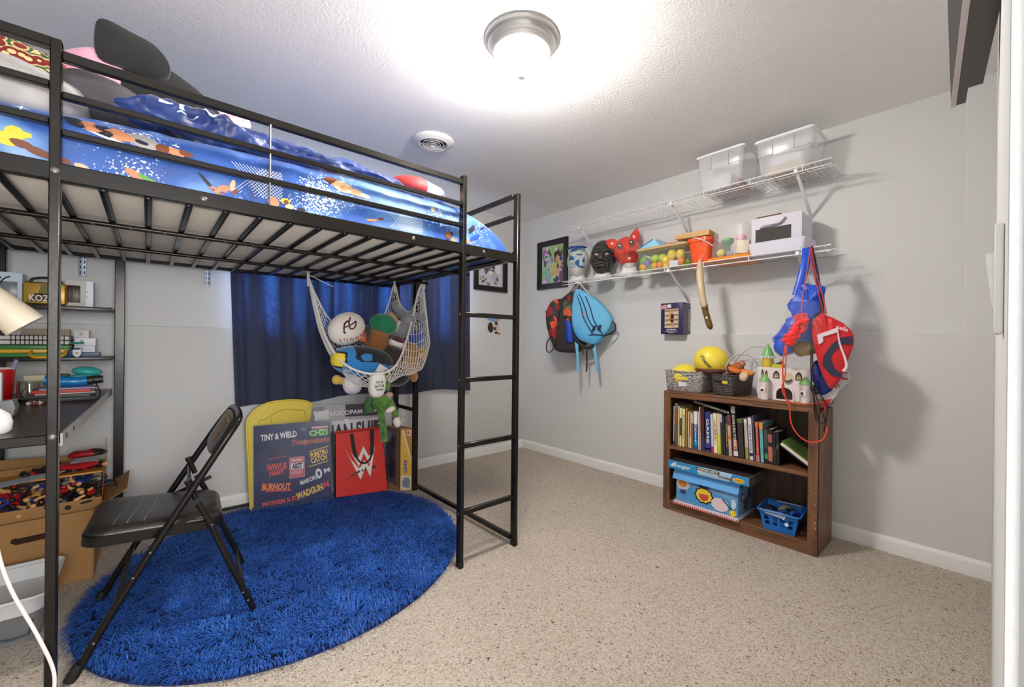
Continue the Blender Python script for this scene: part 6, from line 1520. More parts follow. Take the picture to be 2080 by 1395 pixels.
# 3: red snouted animal mask
t = thing('mask_stand', 'foam head wearing a glossy red pig mask with pointed ears', 'mask', (2.955, 1.965, SL))
M3 = bust(2.97, 1.955, 1.845, R(30), t)
M_redv = mat('glossy_red_vinyl', (206, 50, 48), 0.22, coat=0.5, var=(9, 0.7, (226, 96, 66), 2.5))
MM = Matrix.Translation((2.955, 1.965, 1.875)) @ Matrix.Rotation(R(32), 4, 'Z') @ Matrix.Rotation(R(-14), 4, 'X')
def pig(v):
    x, y, z = v; x2 = x
    y2 = y * (1 - 0.22 * max(0, -z / 0.13))
    if x < 0:
        x2 -= 0.062 * math.exp(-(y / 0.040) ** 2) * math.exp(-((z + 0.025) / 0.030) ** 2)
        for s_ in (-1, 1):
            x2 -= 0.022 * math.exp(-((y - s_ * 0.055) / 0.030) ** 2) * math.exp(-((z + 0.025) / 0.032) ** 2)
            x2 += 0.012 * math.exp(-((y - s_ * 0.042) / 0.018) ** 2) * math.exp(-((z - 0.038) / 0.022) ** 2)
        x2 += 0.016 * math.exp(-(y / 0.05) ** 2) * math.exp(-((z + 0.066 - abs(y) * 0.35) / 0.008) ** 2)
        x2 -= 0.014 * math.exp(-(y / 0.035) ** 2) * math.exp(-((z + 0.095) / 0.018) ** 2)
    return Vector((x2, y2, z))
mb = MB(); mb.ell((0, 0, 0), (0.110, 0.108, 0.128), 0, nu=64, nv=48, fn=pig); mb.xf(MM); mb.build('face_mask', M_redv, t, 70)
for s_, rx in ((1, 0.75), (-1, -0.42)):
    mb = MB()
    def ear(v, s_=s_):
        k = 1 - 0.55 * max(0, v.z / 0.06); return Vector((v.x * k, v.y * k, v.z))
    mb.ell((0, 0, 0.035), (0.020, 0.044 if s_ > 0 else 0.040, 0.055 if s_ > 0 else 0.068), lambda c: 1 if c.x < -0.006 and abs(c.y) < 0.026 and False else 0, nu=24, nv=18, fn=ear)
    mb.xf(MM @ Matrix.Translation((0.005, 0.078 * s_, 0.082)) @ Matrix.Rotation(-rx, 4, 'X')); mb.build('ear', M_redv, t, 70)
for s_ in (-1, 1):
    mb = MB(); Me = MM @ frame((-0.104, 0.046 * s_, 0.040), (0, -1, 0), (0.15, 0, 1))
    mb.poly([(0.021 * math.cos(a * PI / 8), 0.028 * math.sin(a * PI / 8)) for a in range(16)], Me, 0, 0.004); mb.poly([(0.009 * math.cos(a * PI / 8) + 0.004, 0.016 * math.sin(a * PI / 8) - 0.006) for a in range(16)], Me, 1, 0.0046); mb.poly([(0.006 * math.cos(a * PI / 6) - 0.002, 0.006 * math.sin(a * PI / 6) + 0.008) for a in range(12)], Me, 2, 0.0052)
    mb.build('eye', [C(36, 26, 26, 0.3), C(60, 40, 36, 0.3), C(236, 226, 220, 0.3)], t)
mb = MB(); mb.tube(path([MM @ Vector((0.02, -0.106, 0.03)), MM @ Vector((0.05, -0.112, 0.035)), MM @ Vector((0.08, -0.09, 0.03))], 5), 0.0016, 5); mb.build('elastic', C(40, 36, 36), t)

# ball box
t = thing('toy_container', 'clear plastic tub of colourful balls with tan lid on the lower wire shelf', 'toy box', (2.94, 1.60, SL))
M_tub = mat('clear_green_plastic', (206, 232, 220), 0.08, alpha=0.10)
mb = MB(); shell(mb, [(rr(2.935, 1.605, 0.21, 0.35, 0.03), SL + 0.001), (rr(2.935, 1.60, 0.235, 0.385, 0.03), SL + 0.150)]); mb.build('tub', M_tub, t)
mb = MB(); shell(mb, [(rr(2.935, 1.60, 0.24, 0.39, 0.03), SL + 0.148), (rr(2.935, 1.60, 0.26, 0.41, 0.035), SL + 0.152), (rr(2.935, 1.60, 0.26, 0.41, 0.035), SL + 0.166), (rr(2.935, 1.60, 0.24, 0.39, 0.03), SL + 0.172)], 0); mb.f.append(list(range(len(mb.v) - 28, len(mb.v)))); mb.m.append(0); mb.build('lid', mat('tan_lid_plastic', (186, 160, 116), 0.4), t)
rnd = random.Random(5)
balls = []
bc = {'lime': (176, 200, 50), 'yellow': (222, 192, 56), 'amber': (218, 160, 44), 'orange': (222, 130, 40), 'green': (120, 176, 70), 'purple': (140, 110, 190)}
spots = [(1.765, 0.030, 'amber'), (1.735, 0.066, 'purple'), (1.700, 0.030, 'green'), (1.665, 0.036, 'amber'), (1.668, 0.092, 'lime'), (1.615, 0.092, 'lime'), (1.625, 0.034, 'orange'), (1.585, 0.070, 'yellow'), (1.580, 0.026, 'yellow'), (1.535, 0.040, 'amber'), (1.535, 0.103, 'yellow'), (1.478, 0.100, 'yellow'), (1.460, 0.045, 'orange'), (1.76, 0.09, 'green')]
cnt = {}
for k, (y, dz, c) in enumerate(spots):
    r_ = 0.029 if dz < 0.09 else 0.032
    mb = MB(); mb.ell((2.865 + 0.012 * (k % 3), y, SL + max(dz, r_ + 0.006)), (r_, r_, r_ * (1.25 if c == 'yellow' else 1)), 0, nu=18, nv=12)
    cnt[c] = cnt.get(c, 0) + 1
    tag(mb.build('toy_ball', mat('ball_%s' % c, bc[c], 0.35)), '%s toy ball in the clear tub on the lower wire shelf' % c, 'ball', '%s balls in the clear tub' % c)
for k in range(10):
    c = list(bc)[k % 5]
    mb = MB(); mb.ell((2.945, 1.46 + 0.032 * k, SL + 0.04 + 0.05 * (k % 2)), (0.03, 0.03, 0.03), 0, nu=14, nv=10)
    tag(mb.build('toy_ball', mat('ball_%s' % c, bc[c], 0.35)), '%s toy ball in the clear tub on the lower wire shelf' % c, 'ball', '%s balls in the clear tub' % c)
mb = MB(); mb.prism([(1.785, 0.172), (1.735, 0.20), (1.655, 0.236), (1.63, 0.20), (1.60, 0.173)], -3.03, -2.84, 0, frame((0, 0, SL), (0, 1, 0), (0, 0, 1)) @ Matrix.Rotation(0, 4, 'Z') if False else Matrix(((0, 0, -1, 0), (1, 0, 0, 0), (0, 1, 0, SL), (0, 0, 0, 1))))
mb.tube([(2.838, 1.77, SL + 0.186), (2.838, 1.67, SL + 0.232)], 0.004, 6, 1)
tag(mb.build('plastic_pouch', [mat('light_blue_plastic', (150, 208, 236), 0.3), C(50, 130, 180)]), 'light blue wedge pouch lying on the tub lid', 'pouch')
mb = MB(); mb.ell((2.90, 1.53, SL + 0.186), (0.05, 0.075, 0.013), lambda c: 0 if c.y > -0.04 else 1, nu=24, nv=8, rot=(0.10, 0, 0)); mb.noise(0.006, 24, 3)
tag(mb.build('toy_doll', [C(226, 160, 168), C(90, 60, 160)], None, 60), 'pink and violet toy lying on the tub lid beside the bucket', 'toy')
mb = MB(); mb.b2((2.835, 1.47, SL + 0.004), (2.842, 1.53, SL + 0.05)); tag(mb.build('price_card', C(206, 206, 216)), 'pale grey card at the front right of the ball tub', 'card')

# orange bucket
t = thing('bucket', 'orange plastic bucket with white handle on the lower wire shelf', 'bucket', (2.90, 1.325, SL))
M_or = mat('orange_plastic', (230, 88, 40), 0.35)
mb = MB(); shell(mb, [(rr(2.90, 1.318, 0.12, 0.115, 0.03), SL + 0.001), (rr(2.90, 1.322, 0.155, 0.150, 0.035), SL + 0.150), (rr(2.90, 1.322, 0.17, 0.168, 0.04), SL + 0.153), (rr(2.90, 1.322, 0.17, 0.168, 0.04), SL + 0.178), (rr(2.90, 1.322, 0.155, 0.15, 0.035), SL + 0.178), (rr(2.90, 1.322, 0.14, 0.14, 0.035), SL + 0.10)]); mb.build('pail', M_or, t)
mb = MB(); mb.tube(path([(2.87, 1.40, SL + 0.165), (2.812, 1.345, SL + 0.178), (2.808, 1.28, SL + 0.150), (2.86, 1.235, SL + 0.115)], 6), 0.004, 8); mb.build('handle', C(226, 214, 206), t)
mb = MB(); mb.prism([(-0.035, 0.03), (0.0, 0.02), (0.03, 0.11), (0.005, 0.13)], 0, 0.004, 0, frame((2.832, 1.290, SL), (0, -1, 0), (0.08, 0, 1))); mb.build('grip', M_or, t)
mb = MB(); mb.box((2.90, 1.365, SL + 0.205), (0.17, 0.235, 0.036), 0, rot=(0.02, 0, 0.05), r=0.002); 
tag(mb.build('cardboard_tray', mat('tan_cardboard', (200, 160, 106), 0.75)), 'tan cardboard tray lying on top of the orange bucket', 'box')

# upturned clear box with orange lid
t = thing('toy_container', 'upturned clear box with orange lid below full of toys', 'toy box', (2.95, 1.125, SL))
mb = MB(); shell(mb, [(rr(2.95, 1.125, 0.27, 0.27, 0.03), SL + 0.001), (rr(2.95, 1.125, 0.275, 0.275, 0.03), SL + 0.018), (rr(2.95, 1.125, 0.25, 0.25, 0.03), SL + 0.026)]); mb.f.append(list(range(len(mb.v) - 28, len(mb.v)))); mb.m.append(0); mb.build('lid', mat('bright_orange_plastic', (238, 142, 40), 0.35), t)
mb = MB(); shell(mb, [(rr(2.95, 1.125, 0.245, 0.235, 0.03), SL + 0.026), (rr(2.95, 1.12, 0.235, 0.215, 0.04), SL + 0.215), (rr(2.95, 1.12, 0.20, 0.18, 0.04), SL + 0.235)], 0, False); mb.f.append(list(range(len(mb.v) - 28, len(mb.v)))); mb.m.append(0); mb.build('clear_body', mat('clear_toy_plastic', (236, 238, 240), 0.2, alpha=0.14), t)
for nm, lab, c, (cx, cy, cz), rad, cat in (('toy_goblet', 'green toy goblet inside the upturned clear box', (70, 140, 96), (2.93, 1.165, 0.125), None, 'toy'), ('toy_ball', 'yellow ball at the left inside the upturned clear box', (214, 214, 90), (2.88, 1.19, 0.062), (0.026, 0.026, 0.024), 'ball'), ('toy_ball', 'grey ball at the middle inside the upturned clear box', (150, 150, 160), (2.87, 1.13, 0.048), (0.020, 0.022, 0.018), 'ball'), ('toy_ball', 'pink ball high inside the upturned clear box', (222, 160, 176), (2.95, 1.09, 0.155), (0.032, 0.032, 0.028), 'ball'), ('toy_block', 'cream block inside the upturned clear box', (214, 204, 176), (2.90, 1.06, 0.085), None, 'toy')):
    mb = MB(); p = (cx, cy, SL + cz)
    if nm == 'toy_goblet':
        mb.lathe([(0.0, 0.03), (0.022, 0.03), (0.026, 0.05), (0.012, 0.085), (0.010, 0.11), (0.034, 0.135), (0.038, 0.155), (0.03, 0.16), (0.0, 0.15)], 20, 0, Matrix.Translation((cx, cy, SL))); mb.ell((cx - 0.03, cy, SL + 0.148), (0.012, 0.022, 0.008), 1, nu=12, nv=8)
        tag(mb.build(nm, [C(*c), C(126, 214, 90)]), lab, cat); continue
    if rad: mb.ell(p, rad, 0)
    else: mb.box(p, (0.03, 0.075, 0.085), 0, rot=(0.1, 0, 0.1), r=0.004)
    tag(mb.build(nm, C(*c)), lab, cat)

# lilac box in a tray
t = thing('lilac_box', 'pale lilac cardboard box with dark window set in a tray on the lower wire shelf', 'box', (2.95, 0.85, SL))
M_lil = mat('pale_lilac_card', (212, 208, 220), 0.6)
mb = MB(); mb.b2((2.835, 0.728, SL + 0.006), (3.06, 0.990, SL + 0.230), 0, 0.003); mb.b2((2.836, 0.722, SL + 0.006), (3.05, 0.730, SL + 0.226), 0, 0.002); mb.build('carton', M_lil, t)
mb = MB(); mb.b2((2.8325, 0.775, SL + 0.082), (2.836, 0.965, SL + 0.160))
for k in range(5): mb.ell((2.8335, 0.795 + 0.038 * k, SL + 0.12), (0.001, 0.012, 0.034), 1, nu=12, nv=8)
mb.build('window', [mat('dark_grey_film', (66, 64, 62), 0.6, spec=0.2), C(84, 82, 78, 0.6)], t)
mb = MB(); mb.tube(path([(2.830, 0.938, SL + 0.166), (2.824, 0.88, SL + 0.168), (2.822, 0.83, SL + 0.176), (2.824, 0.80, SL + 0.205)], 6), 0.005, 8, flat=1.0); mb.build('torn_flap', mat('grey_card_edge', (126, 124, 132), 0.6), t)
mb = MB(); mb.b2((2.828, 0.806, SL + 0.178), (2.835, 0.93, SL + 0.200), 0, 0.002); mb.build('flap', M_lil, t)
mb = MB(); shell(mb, [(rr(2.945, 0.855, 0.215, 0.285, 0.02), SL + 0.001), (rr(2.945, 0.855, 0.24, 0.312, 0.02), SL + 0.078), (rr(2.945, 0.855, 0.234, 0.306, 0.02), SL + 0.078), (rr(2.945, 0.855, 0.21, 0.28, 0.02), SL + 0.004)]); mb.build('tray', mat('lilac_white_plastic', (216, 214, 228), 0.35), t)
for k, (c, lab) in enumerate((((150, 96, 86), 'brown card lying at the bottom on top of the lilac box'), ((104, 66, 60), 'dark brown card lying uppermost on the lilac box'))):
    mb = MB(); mb.box((2.92, 0.915 - 0.01 * k, SL + 0.234 + 0.006 * k), (0.14, 0.13, 0.004), 0, rot=(-0.03 * k, 0, 0.1 * k))
    tag(mb.build('card', C(*c)), lab, 'card')

# curved tusk hanging from the shelf front
t = thing('toy_sword', 'curved bone coloured toy sword with mottled brown grip hanging from the lower wire shelf', 'toy sword', (2.76, 1.24, 1.22))
cl = path([(2.788, 1.288, 1.700), (2.775, 1.283, 1.66), (2.752, 1.272, 1.58), (2.740, 1.258, 1.50), (2.742, 1.248, 1.43), (2.752, 1.240, 1.375)], 8)
M_bone = mat('bone_plastic', (206, 188, 158), 0.4, var=(14, 0.6, (170, 140, 100)))
mb = MB(); mb.tube(cl, [0.003 + 0.019 * min(1, i / 14) ** 0.8 for i in range(len(cl))], 14); mb.build('blade', M_bone, t)
mb = MB(); mb.tube(path([(2.751, 1.241, 1.385), (2.760, 1.232, 1.33), (2.772, 1.220, 1.27), (2.784, 1.209, 1.225)], 6), [0.022] * 2 + [0.0195] * 12 + [0.020, 0.019, 0.018, 0.014, 0.008][:5], 14); mb.noise(0.0015, 60); mb.build('grip', mat('mottled_brown_grip', (126, 98, 44), 0.55, var=(70, 0.9, (70, 52, 22), 3)), t)
mb = MB(); mb.ell((2.747, 1.222, 1.300), (0.006, 0.008, 0.008), 0); mb.build('stud', C(232, 228, 218), t)
mb = MB(); mb.tube([(2.79 + 0.0062 * math.cos(a * 0.8), 1.286, 1.673 + 0.0062 * math.sin(a * 0.8)) for a in range(8)] + [(2.780, 1.285, 1.66)], 0.0028, 6); mb.build('hook', M_wire, t)

# boxed figurine on the ledge
t = thing('figurine_box', 'navy figurine box with a photo panel standing on the right wall ledge', 'box', (3.04, 1.58, LED))
mb = MB(); mb.b2((2.985, 1.505, LED + 0.001), (3.108, 1.678, LED + 0.236), 0, 0.001); mb.build('carton', mat('navy_box_card', (44, 42, 84), 0.4), t)
Mx = frame((2.9845, 1.5915, LED), (0, -1, 0), (0, 0, 1))
mb = MB(); mb.poly([(-0.055, 0.048), (0.055, 0.048), (0.055, 0.190), (-0.055, 0.190)], Mx, 0, 0.0004)
for k in range(4): mb.poly([(-0.053, 0.062 + 0.035 * k), (0.053, 0.066 + 0.035 * k), (0.053, 0.082 + 0.035 * k), (-0.053, 0.078 + 0.035 * k)], Mx, 3, 0.0007)
mb.poly([(-0.008, 0.176), (0.010, 0.178), (0.014, 0.160), (0.026, 0.150), (0.022, 0.122), (0.010, 0.118), (0.014, 0.09), (0.024, 0.052), (0.012, 0.05), (0.0, 0.088), (-0.008, 0.11), (-0.026, 0.128), (-0.018, 0.150)], Mx, 1, 0.001); mb.poly([(-0.006, 0.150), (0.018, 0.150), (0.020, 0.118), (-0.004, 0.116)], Mx, 2, 0.0014); mb.poly([(-0.012, 0.112), (0.018, 0.110), (0.014, 0.085), (-0.004, 0.088)], Mx, 2, 0.0014)
mb.poly([(-0.082, 0.190), (-0.035, 0.195), (-0.03, 0.222), (-0.06, 0.226), (-0.084, 0.215)], Mx, 5, 0.0008); mb.poly([(-0.030, 0.200), (-0.004, 0.198), (-0.004, 0.224), (-0.03, 0.226)], Mx, 4, 0.0008)
mb.text('MASTERMAN', 0.075, 0.010, Mx @ Matrix.Translation((0, 0.034, 0.0008)), 4, 0.03); mb.text('SUPERSTAR PLAYER', 0.10, 0.006, Mx @ Matrix.Translation((0, 0.021, 0.0008)), 4, 0.02); mb.text('SERIES', 0.05, 0.006, Mx @ Matrix.Translation((0, 0.011, 0.0008)), 4, 0.02)
mb.build('printed_front', [mat('photo_sand', (206, 190, 160), 0.4), C(196, 140, 120, 0.4), C(60, 34, 50, 0.4), C(150, 124, 84, 0.4), C(224, 222, 226, 0.4), C(206, 150, 160, 0.4)], t)
My = frame((3.045, 1.5045, LED), (1, 0, 0), (0, 0, 1))
mb = MB(); mb.poly([(-0.055, 0.004), (0.058, 0.004), (0.058, 0.225), (-0.055, 0.225)], My, 0, 0.0004)
for k in range(9): mb.poly([(0.028 + 0.002 * (k % 3), 0.03 + 0.018 * k), (0.052, 0.03 + 0.018 * k), (0.052, 0.04 + 0.018 * k), (0.028, 0.04 + 0.018 * k)], My, 1, 0.0008)
mb.build('printed_side', [C(96, 92, 110), C(206, 204, 208)], t)

# ================================================================== BACKPACKS
bx = Vector((0.35, -0.94, 0)).normalized(); bn = bx.cross(Vector((0, 0, 1)))   # bn points to the room
def plane(O, x): return frame(O, x, (0, 0, 1))
M_bp = plane((2.895, 2.375, 1.35), bx)
t = thing('backpack', 'dark backpack with orange and red printed panels hanging left of the light blue bag', 'backpack', (2.95, 2.5, 1.0))
M_dk = mat('charcoal_pack_cloth', (52, 48, 48), 0.8, bump=(200, 0.2))
Md = plane((2.955, 2.425, 1.35), bx)
mb = MB(); pad(mb, smooth_poly([(-0.163, 0.189), (-0.077, 0.242), (0.0, 0.20), (0.02, 0.0), (0.01, -0.20), (-0.03, -0.30), (-0.157, -0.311), (-0.232, -0.289), (-0.272, -0.184), (-0.295, -0.078), (-0.305, 0.065), (-0.25, 0.157)], 4), Md, 0.22); mb.build('pack_body', M_dk, t, 60)
def printed():
    m = mat('graffiti_print_cloth', (176, 70, 50), 0.7)
    nt = m.node_tree; b = nt.nodes['Principled BSDF']; tc = nt.nodes.new('ShaderNodeTexCoord')
    v = nt.nodes.new('ShaderNodeTexVoronoi'); v.inputs['Scale'].default_value = 16; nt.links.new(tc.outputs['Object'], v.inputs['Vector'])
    r = nt.nodes.new('ShaderNodeValToRGB'); r.color_ramp.interpolation = 'CONSTANT'; e = r.color_ramp.elements
    e[0].position = 0; e[0].color = lin((206, 84, 52)); e[1].position = 0.2; e[1].color = lin((56, 46, 44))
    for p_, c_ in ((0.36, (150, 40, 40)), (0.52, (216, 120, 70)), (0.62, (90, 96, 60)), (0.74, (52, 48, 52)), (0.88, (60, 110, 140))): x = e.new(p_); x.color = lin(c_)
    sx = nt.nodes.new('ShaderNodeSeparateColor'); nt.links.new(v.outputs['Color'], sx.inputs['Color']); nt.links.new(sx.outputs[0], r.inputs['Fac']); nt.links.new(r.outputs['Color'], b.inputs['Base Color'])
    return m
M_gr = printed()
mb = MB(); pad(mb, smooth_poly([(-0.25, 0.145), (-0.19, 0.17), (-0.16, 0.05), (-0.185, -0.10), (-0.20, -0.26), (-0.245, -0.20), (-0.285, -0.07), (-0.293, 0.05)], 4), Md @ Matrix.Translation((-0.010, 0, 0.032)), 0.235); mb.build('front_pocket', M_gr, t, 60)
mb = MB(); pad(mb, smooth_poly([(-0.135, 0.17), (-0.085, 0.21), (-0.05, 0.10), (-0.06, -0.05), (-0.12, -0.03), (-0.14, 0.08)], 4), Md @ Matrix.Translation((0, 0, 0.028)), 0.225); mb.build('side_panel', M_gr, t, 60)
mb = MB(); mb.tube([Md @ Vector(p) for p in ((-0.10, 0.005, 0.118), (-0.085, -0.08, 0.122), (-0.075, -0.215, 0.115))], 0.032, 14, flat=0.8); mb.build('bottle_pocket', mat('royal_pocket_cloth', (24, 70, 176), 0.6), t)
for pts, w_ in (([(-0.20, 0.175, 0.08), (-0.165, 0.05, 0.125), (-0.175, -0.10, 0.12)], 0.010), ([(-0.155, 0.19, 0.07), (-0.14, 0.05, 0.12), (-0.135, -0.12, 0.12)], 0.006)):
    mb = MB(); mb.tube([Md @ Vector(p) for p in path(pts, 6)], w_, 8, flat=0.5); mb.build('piping', C(44, 38, 42), t)
mb = MB(); mb.tube([Md @ Vector(p) for p in path([(-0.272, -0.156, 0.03), (-0.325, -0.20, 0.03), (-0.340, -0.285, 0.03), (-0.305, -0.310, 0.03), (-0.255, -0.258, 0.03)], 7)], 0.0105, 8, flat=0.35); mb.build('strap_loop', C(44, 42, 44), t)
mb = MB(); mb.tube([Md @ Vector(p) for p in path([(-0.345, 0.075, 0.04), (-0.325, 0.02, 0.05), (-0.300, -0.05, 0.06), (-0.285, -0.10, 0.07)], 7)], [0.008] * 4 + [0.014] * 18, 8, flat=0.5); mb.ell(Md @ Vector((-0.285, -0.11, 0.075)), (0.022, 0.022, 0.02), 1); mb.build('zip_charm', [C(60, 40, 40), C(176, 84, 72)], t)
mb = MB(); mb.ell(Md @ Vector((-0.225, -0.02, 0.125)), (0.025, 0.028, 0.035), 0); mb.ell(Md @ Vector((-0.222, -0.02, 0.145)), (0.012, 0.012, 0.018), 1); mb.build('patch', [C(196, 70, 60), C(226, 190, 160)], t)
mb = MB(); mb.tube([Md @ Vector(p) for p in path([(-0.14, 0.195, 0.03), (-0.105, 0.268, 0.0), (-0.07, 0.325, -0.045), (-0.045, 0.335, -0.06), (-0.04, 0.27, -0.01), (-0.05, 0.215, 0.03)], 6)], 0.008, 8, flat=0.4); mb.build('carry_handle', C(48, 44, 46), t)
for pts in ([(0.06, -0.29, 0.06), (0.065, -0.40, 0.06), (0.060, -0.475, 0.06)], [(0.02, -0.28, 0.05), (0.03, -0.31, 0.05), (0.015, -0.33, 0.05)]):
    mb = MB(); mb.tube([Md @ Vector(p) for p in path(pts, 6)], 0.007, 6, flat=0.35); mb.build('webbing_end', C(32, 30, 32), t)

t = thing('sling_bag', 'light blue teardrop sling bag hanging from the lower wire shelf', 'backpack', (2.88, 2.35, 1.1))
M_lb = mat('light_blue_pack_cloth', (108, 186, 226), 0.7, bump=(220, 0.2))
mb = MB(); pad(mb, smooth_poly([(-0.061, 0.242), (-0.030, 0.255), (0.03, 0.222), (0.147, 0.144), (0.245, 0.033), (0.270, -0.032), (0.249, -0.107), (0.195, -0.167), (0.129, -0.228), (0.06, -0.215), (-0.021, -0.184), (-0.072, -0.094), (-0.086, -0.004), (-0.083, 0.131)], 4), M_bp, 0.13); mb.build('pack_body', M_lb, t, 60)
mb = MB(); pad(mb, smooth_poly([(-0.012, -0.08), (0.06, -0.13), (0.14, -0.165), (0.195, -0.165), (0.129, -0.232), (0.06, -0.220), (-0.015, -0.188), (-0.065, -0.10)], 4), M_bp @ Matrix.Translation((0, 0, 0.015)), 0.115); mb.build('lower_pocket', mat('deep_sky_pack_cloth', (84, 168, 214), 0.7), t, 60)
M_nv = C(44, 60, 110, 0.6)
for pts in ([(-0.037, 0.208, 0.060), (0.011, 0.083, 0.075), (0.035, -0.006, 0.077), (0.10, -0.118, 0.077), (0.125, -0.15, 0.075)], [(0.045, 0.182, 0.066), (0.092, 0.08, 0.075), (0.127, -0.03, 0.077), (0.185, -0.118, 0.074), (0.20, -0.15, 0.07)], [(-0.02, 0.22, 0.06), (0.04, 0.10, 0.076), (0.075, -0.01, 0.078), (0.13, -0.10, 0.077)], [(-0.065, -0.175, 0.03), (0.02, -0.195, 0.066), (0.10, -0.15, 0.075), (0.20, -0.155, 0.07)]):
    mb = MB(); mb.tube([M_bp @ Vector(p) for p in path(pts, 7)], 0.0055, 6); mb.build('piping', M_nv, t)
mb = MB(); mb.text('JANSPORT', 0.075, 0.022, M_bp @ Matrix.Translation((0.045, 0.02, 0.0785)), 0, 0.03); mb.build('lettering', C(206, 150, 130), t)
for x, z in ((0.118, -0.095), (0.165, -0.09)):
    mb = MB(); mb.box(M_bp @ Vector((x + 0.01, z, 0.080)), (0.03, 0.012, 0.05), 0, rot=(0.5, 0, 1.2), r=0.004); mb.build('zip_pull', C(40, 50, 80), t)
mb = MB(); mb.tube([M_bp @ Vector(p) for p in path([(0.245, -0.02, 0.02), (0.292, -0.06, 0.02), (0.290, -0.12, 0.025), (0.20, -0.165, 0.06)], 7)], 0.014, 8, flat=0.35); mb.build('strap', C(40, 38, 42), t)
mb = MB(); mb.tube([M_bp @ Vector(p) for p in path([(-0.06, -0.12, 0.05), (-0.04, -0.20, 0.05), (0.05, -0.265, 0.045), (0.125, -0.245, 0.05)], 7)], 0.015, 8, flat=0.5); mb.build('strap', C(40, 38, 42), t)
for pts in ([(-0.040, -0.21, 0.05), (-0.030, -0.30, 0.05), (-0.026, -0.40, 0.05), (-0.026, -0.485, 0.05)], [(0.118, -0.24, 0.05), (0.136, -0.34, 0.05), (0.152, -0.47, 0.05)]):
    mb = MB(); mb.tube([M_bp @ Vector(p) for p in path(pts, 7)], [0.015 - 0.0003 * k for k in range(7 * (len(pts) - 1) + 1)], 6, flat=0.12); mb.build('strap_tail', M_lb, t)
for pts in ([(-0.045, 0.235, 0.03), (-0.03, 0.29, 0.0), (-0.012, 0.325, -0.01)], [(0.0, 0.225, 0.03), (-0.005, 0.29, 0.0), (-0.012, 0.325, -0.01)]):
    mb = MB(); mb.tube([M_bp @ Vector(p) for p in path(pts, 6)], 0.009, 6, flat=0.4); mb.build('hanging_strap', C(126, 72, 66), t)

# ================================================================== BAGS HANGING OVER THE BOOKCASE
rx = Vector((0.22, -0.975, 0)).normalized()
def pl3(d=0.0): return frame((2.715 + d, 0.60, 1.1), rx, (0, 0, 1))
RB = frame((2.71, 0.60, 1.1), rx, (0, 0, 1))
def B(p, d=0.0): return RB @ Vector((p[0], p[1], d))
# blue shopping bag
t = thing('shopping_bag', 'shiny royal blue bag crumpled and hanging behind the red drawstring bag', 'bag', (2.74, 0.68, 1.05))
M_rb = mat('royal_blue_nylon', (24, 76, 196), 0.35, sheen=0.2)
mb = MB()
def sack(outline, dz, th, seed, amp=0.018, m=0):
    n0 = len(mb.v); pad(mb, smooth_poly(outline, 5), RB @ Matrix.Translation((0, 0, dz)), th, m)
    for v in mb.v[n0:]:
        d = noise.noise_vector(v * 11 + Vector((seed, 0, 0))); e = noise.noise_vector(v * 26 + Vector((seed, 3, 0)))
        v += d * amp + e * amp * 0.8 + noise.noise_vector(v * 55 + Vector((seed, 7, 0))) * amp * 0.3
sack([(-0.114, 0.304), (-0.094, 0.338), (-0.066, 0.364), (-0.035, 0.345), (0.012, 0.341), (0.012, 0.256), (0.008, 0.185), (-0.041, 0.176), (-0.081, 0.177), (-0.127, 0.179), (-0.151, 0.243)], -0.035, 0.10, 1, 0.016)
sack([(-0.165, 0.144), (-0.127, 0.180), (-0.075, 0.190), (-0.036, 0.170), (-0.02, -0.009), (-0.074, -0.024), (-0.114, -0.018), (-0.173, -0.026), (-0.212, 0.002), (-0.213, 0.066), (-0.186, 0.095)], -0.030, 0.13, 4, 0.018)
mb.build('bag_body', M_rb, t, 70)
mb = MB(); mb.tube([B(p, d) for p, d in (((-0.066, 0.567), -0.075), ((-0.066, 0.50), -0.03), ((-0.085, 0.40), -0.02), ((-0.108, 0.30), -0.01))], 0.022, 10, flat=0.3); mb.build('bag_strap', M_rb, t)
mb = MB(); mb.tube([B(p, d) for p, d in (((-0.055, 0.572), -0.075), ((-0.035, 0.50), -0.045), ((-0.02, 0.42), -0.04), ((-0.005, 0.33), -0.02))], 0.010, 8, flat=0.3); mb.build('bag_strap', M_rb, t)
t = thing('nylon_bundle', 'navy blue shiny bundle under the red drawstring bag', 'bag', (2.74, 0.60, 0.86))
mb = MB(); sack([(-0.02, -0.06), (0.02, -0.10), (0.045, -0.15), (0.050, -0.20), (0.012, -0.242), (-0.022, -0.20), (-0.036, -0.12)], -0.022, 0.07, 9, 0.010); mb.build('bundle', mat('navy_nylon', (20, 36, 110), 0.3), t, 70)
# clear bag
t = thing('clear_bag', 'clear plastic bag with white and red print hanging under the red bag', 'bag', (2.74, 0.62, 0.8))
mb = MB(); n0 = 0; pad(mb, smooth_poly([(-0.13, 0.26), (-0.172, 0.12), (-0.19, 0.0), (-0.12, -0.055), (-0.04, -0.05), (0.0, 0.10), (-0.01, 0.25)], 5), RB @ Matrix.Translation((0, 0, 0.0)), 0.20)
for v in mb.v: v += noise.noise_vector(v * 13) * 0.014
mb.build('film', mat('clear_bag_film', (230, 232, 236), 0.06, alpha=0.06), t, 70)
mb = MB(); sack([(0.0, -0.235), (0.060, -0.175), (0.100, -0.100), (0.128, -0.138), (0.085, -0.21), (0.040, -0.285)], -0.025, 0.03, 5, 0.006)
Mw = RB @ Matrix.Translation((0.085, -0.150, 0.004)) @ Matrix.Rotation(0.75, 4, 'Z'); mb.text('VI', 0.03, 0.03, Mw @ Matrix.Translation((-0.04, -0.012, 0.0)), 1, 0.02)
mb.tube([Mw @ Vector((0.026 + 0.016 * math.cos(a * 0.6), 0.004 + 0.022 * math.sin(a * 0.6), 0.0)) for a in range(9)], 0.004, 6, 2)
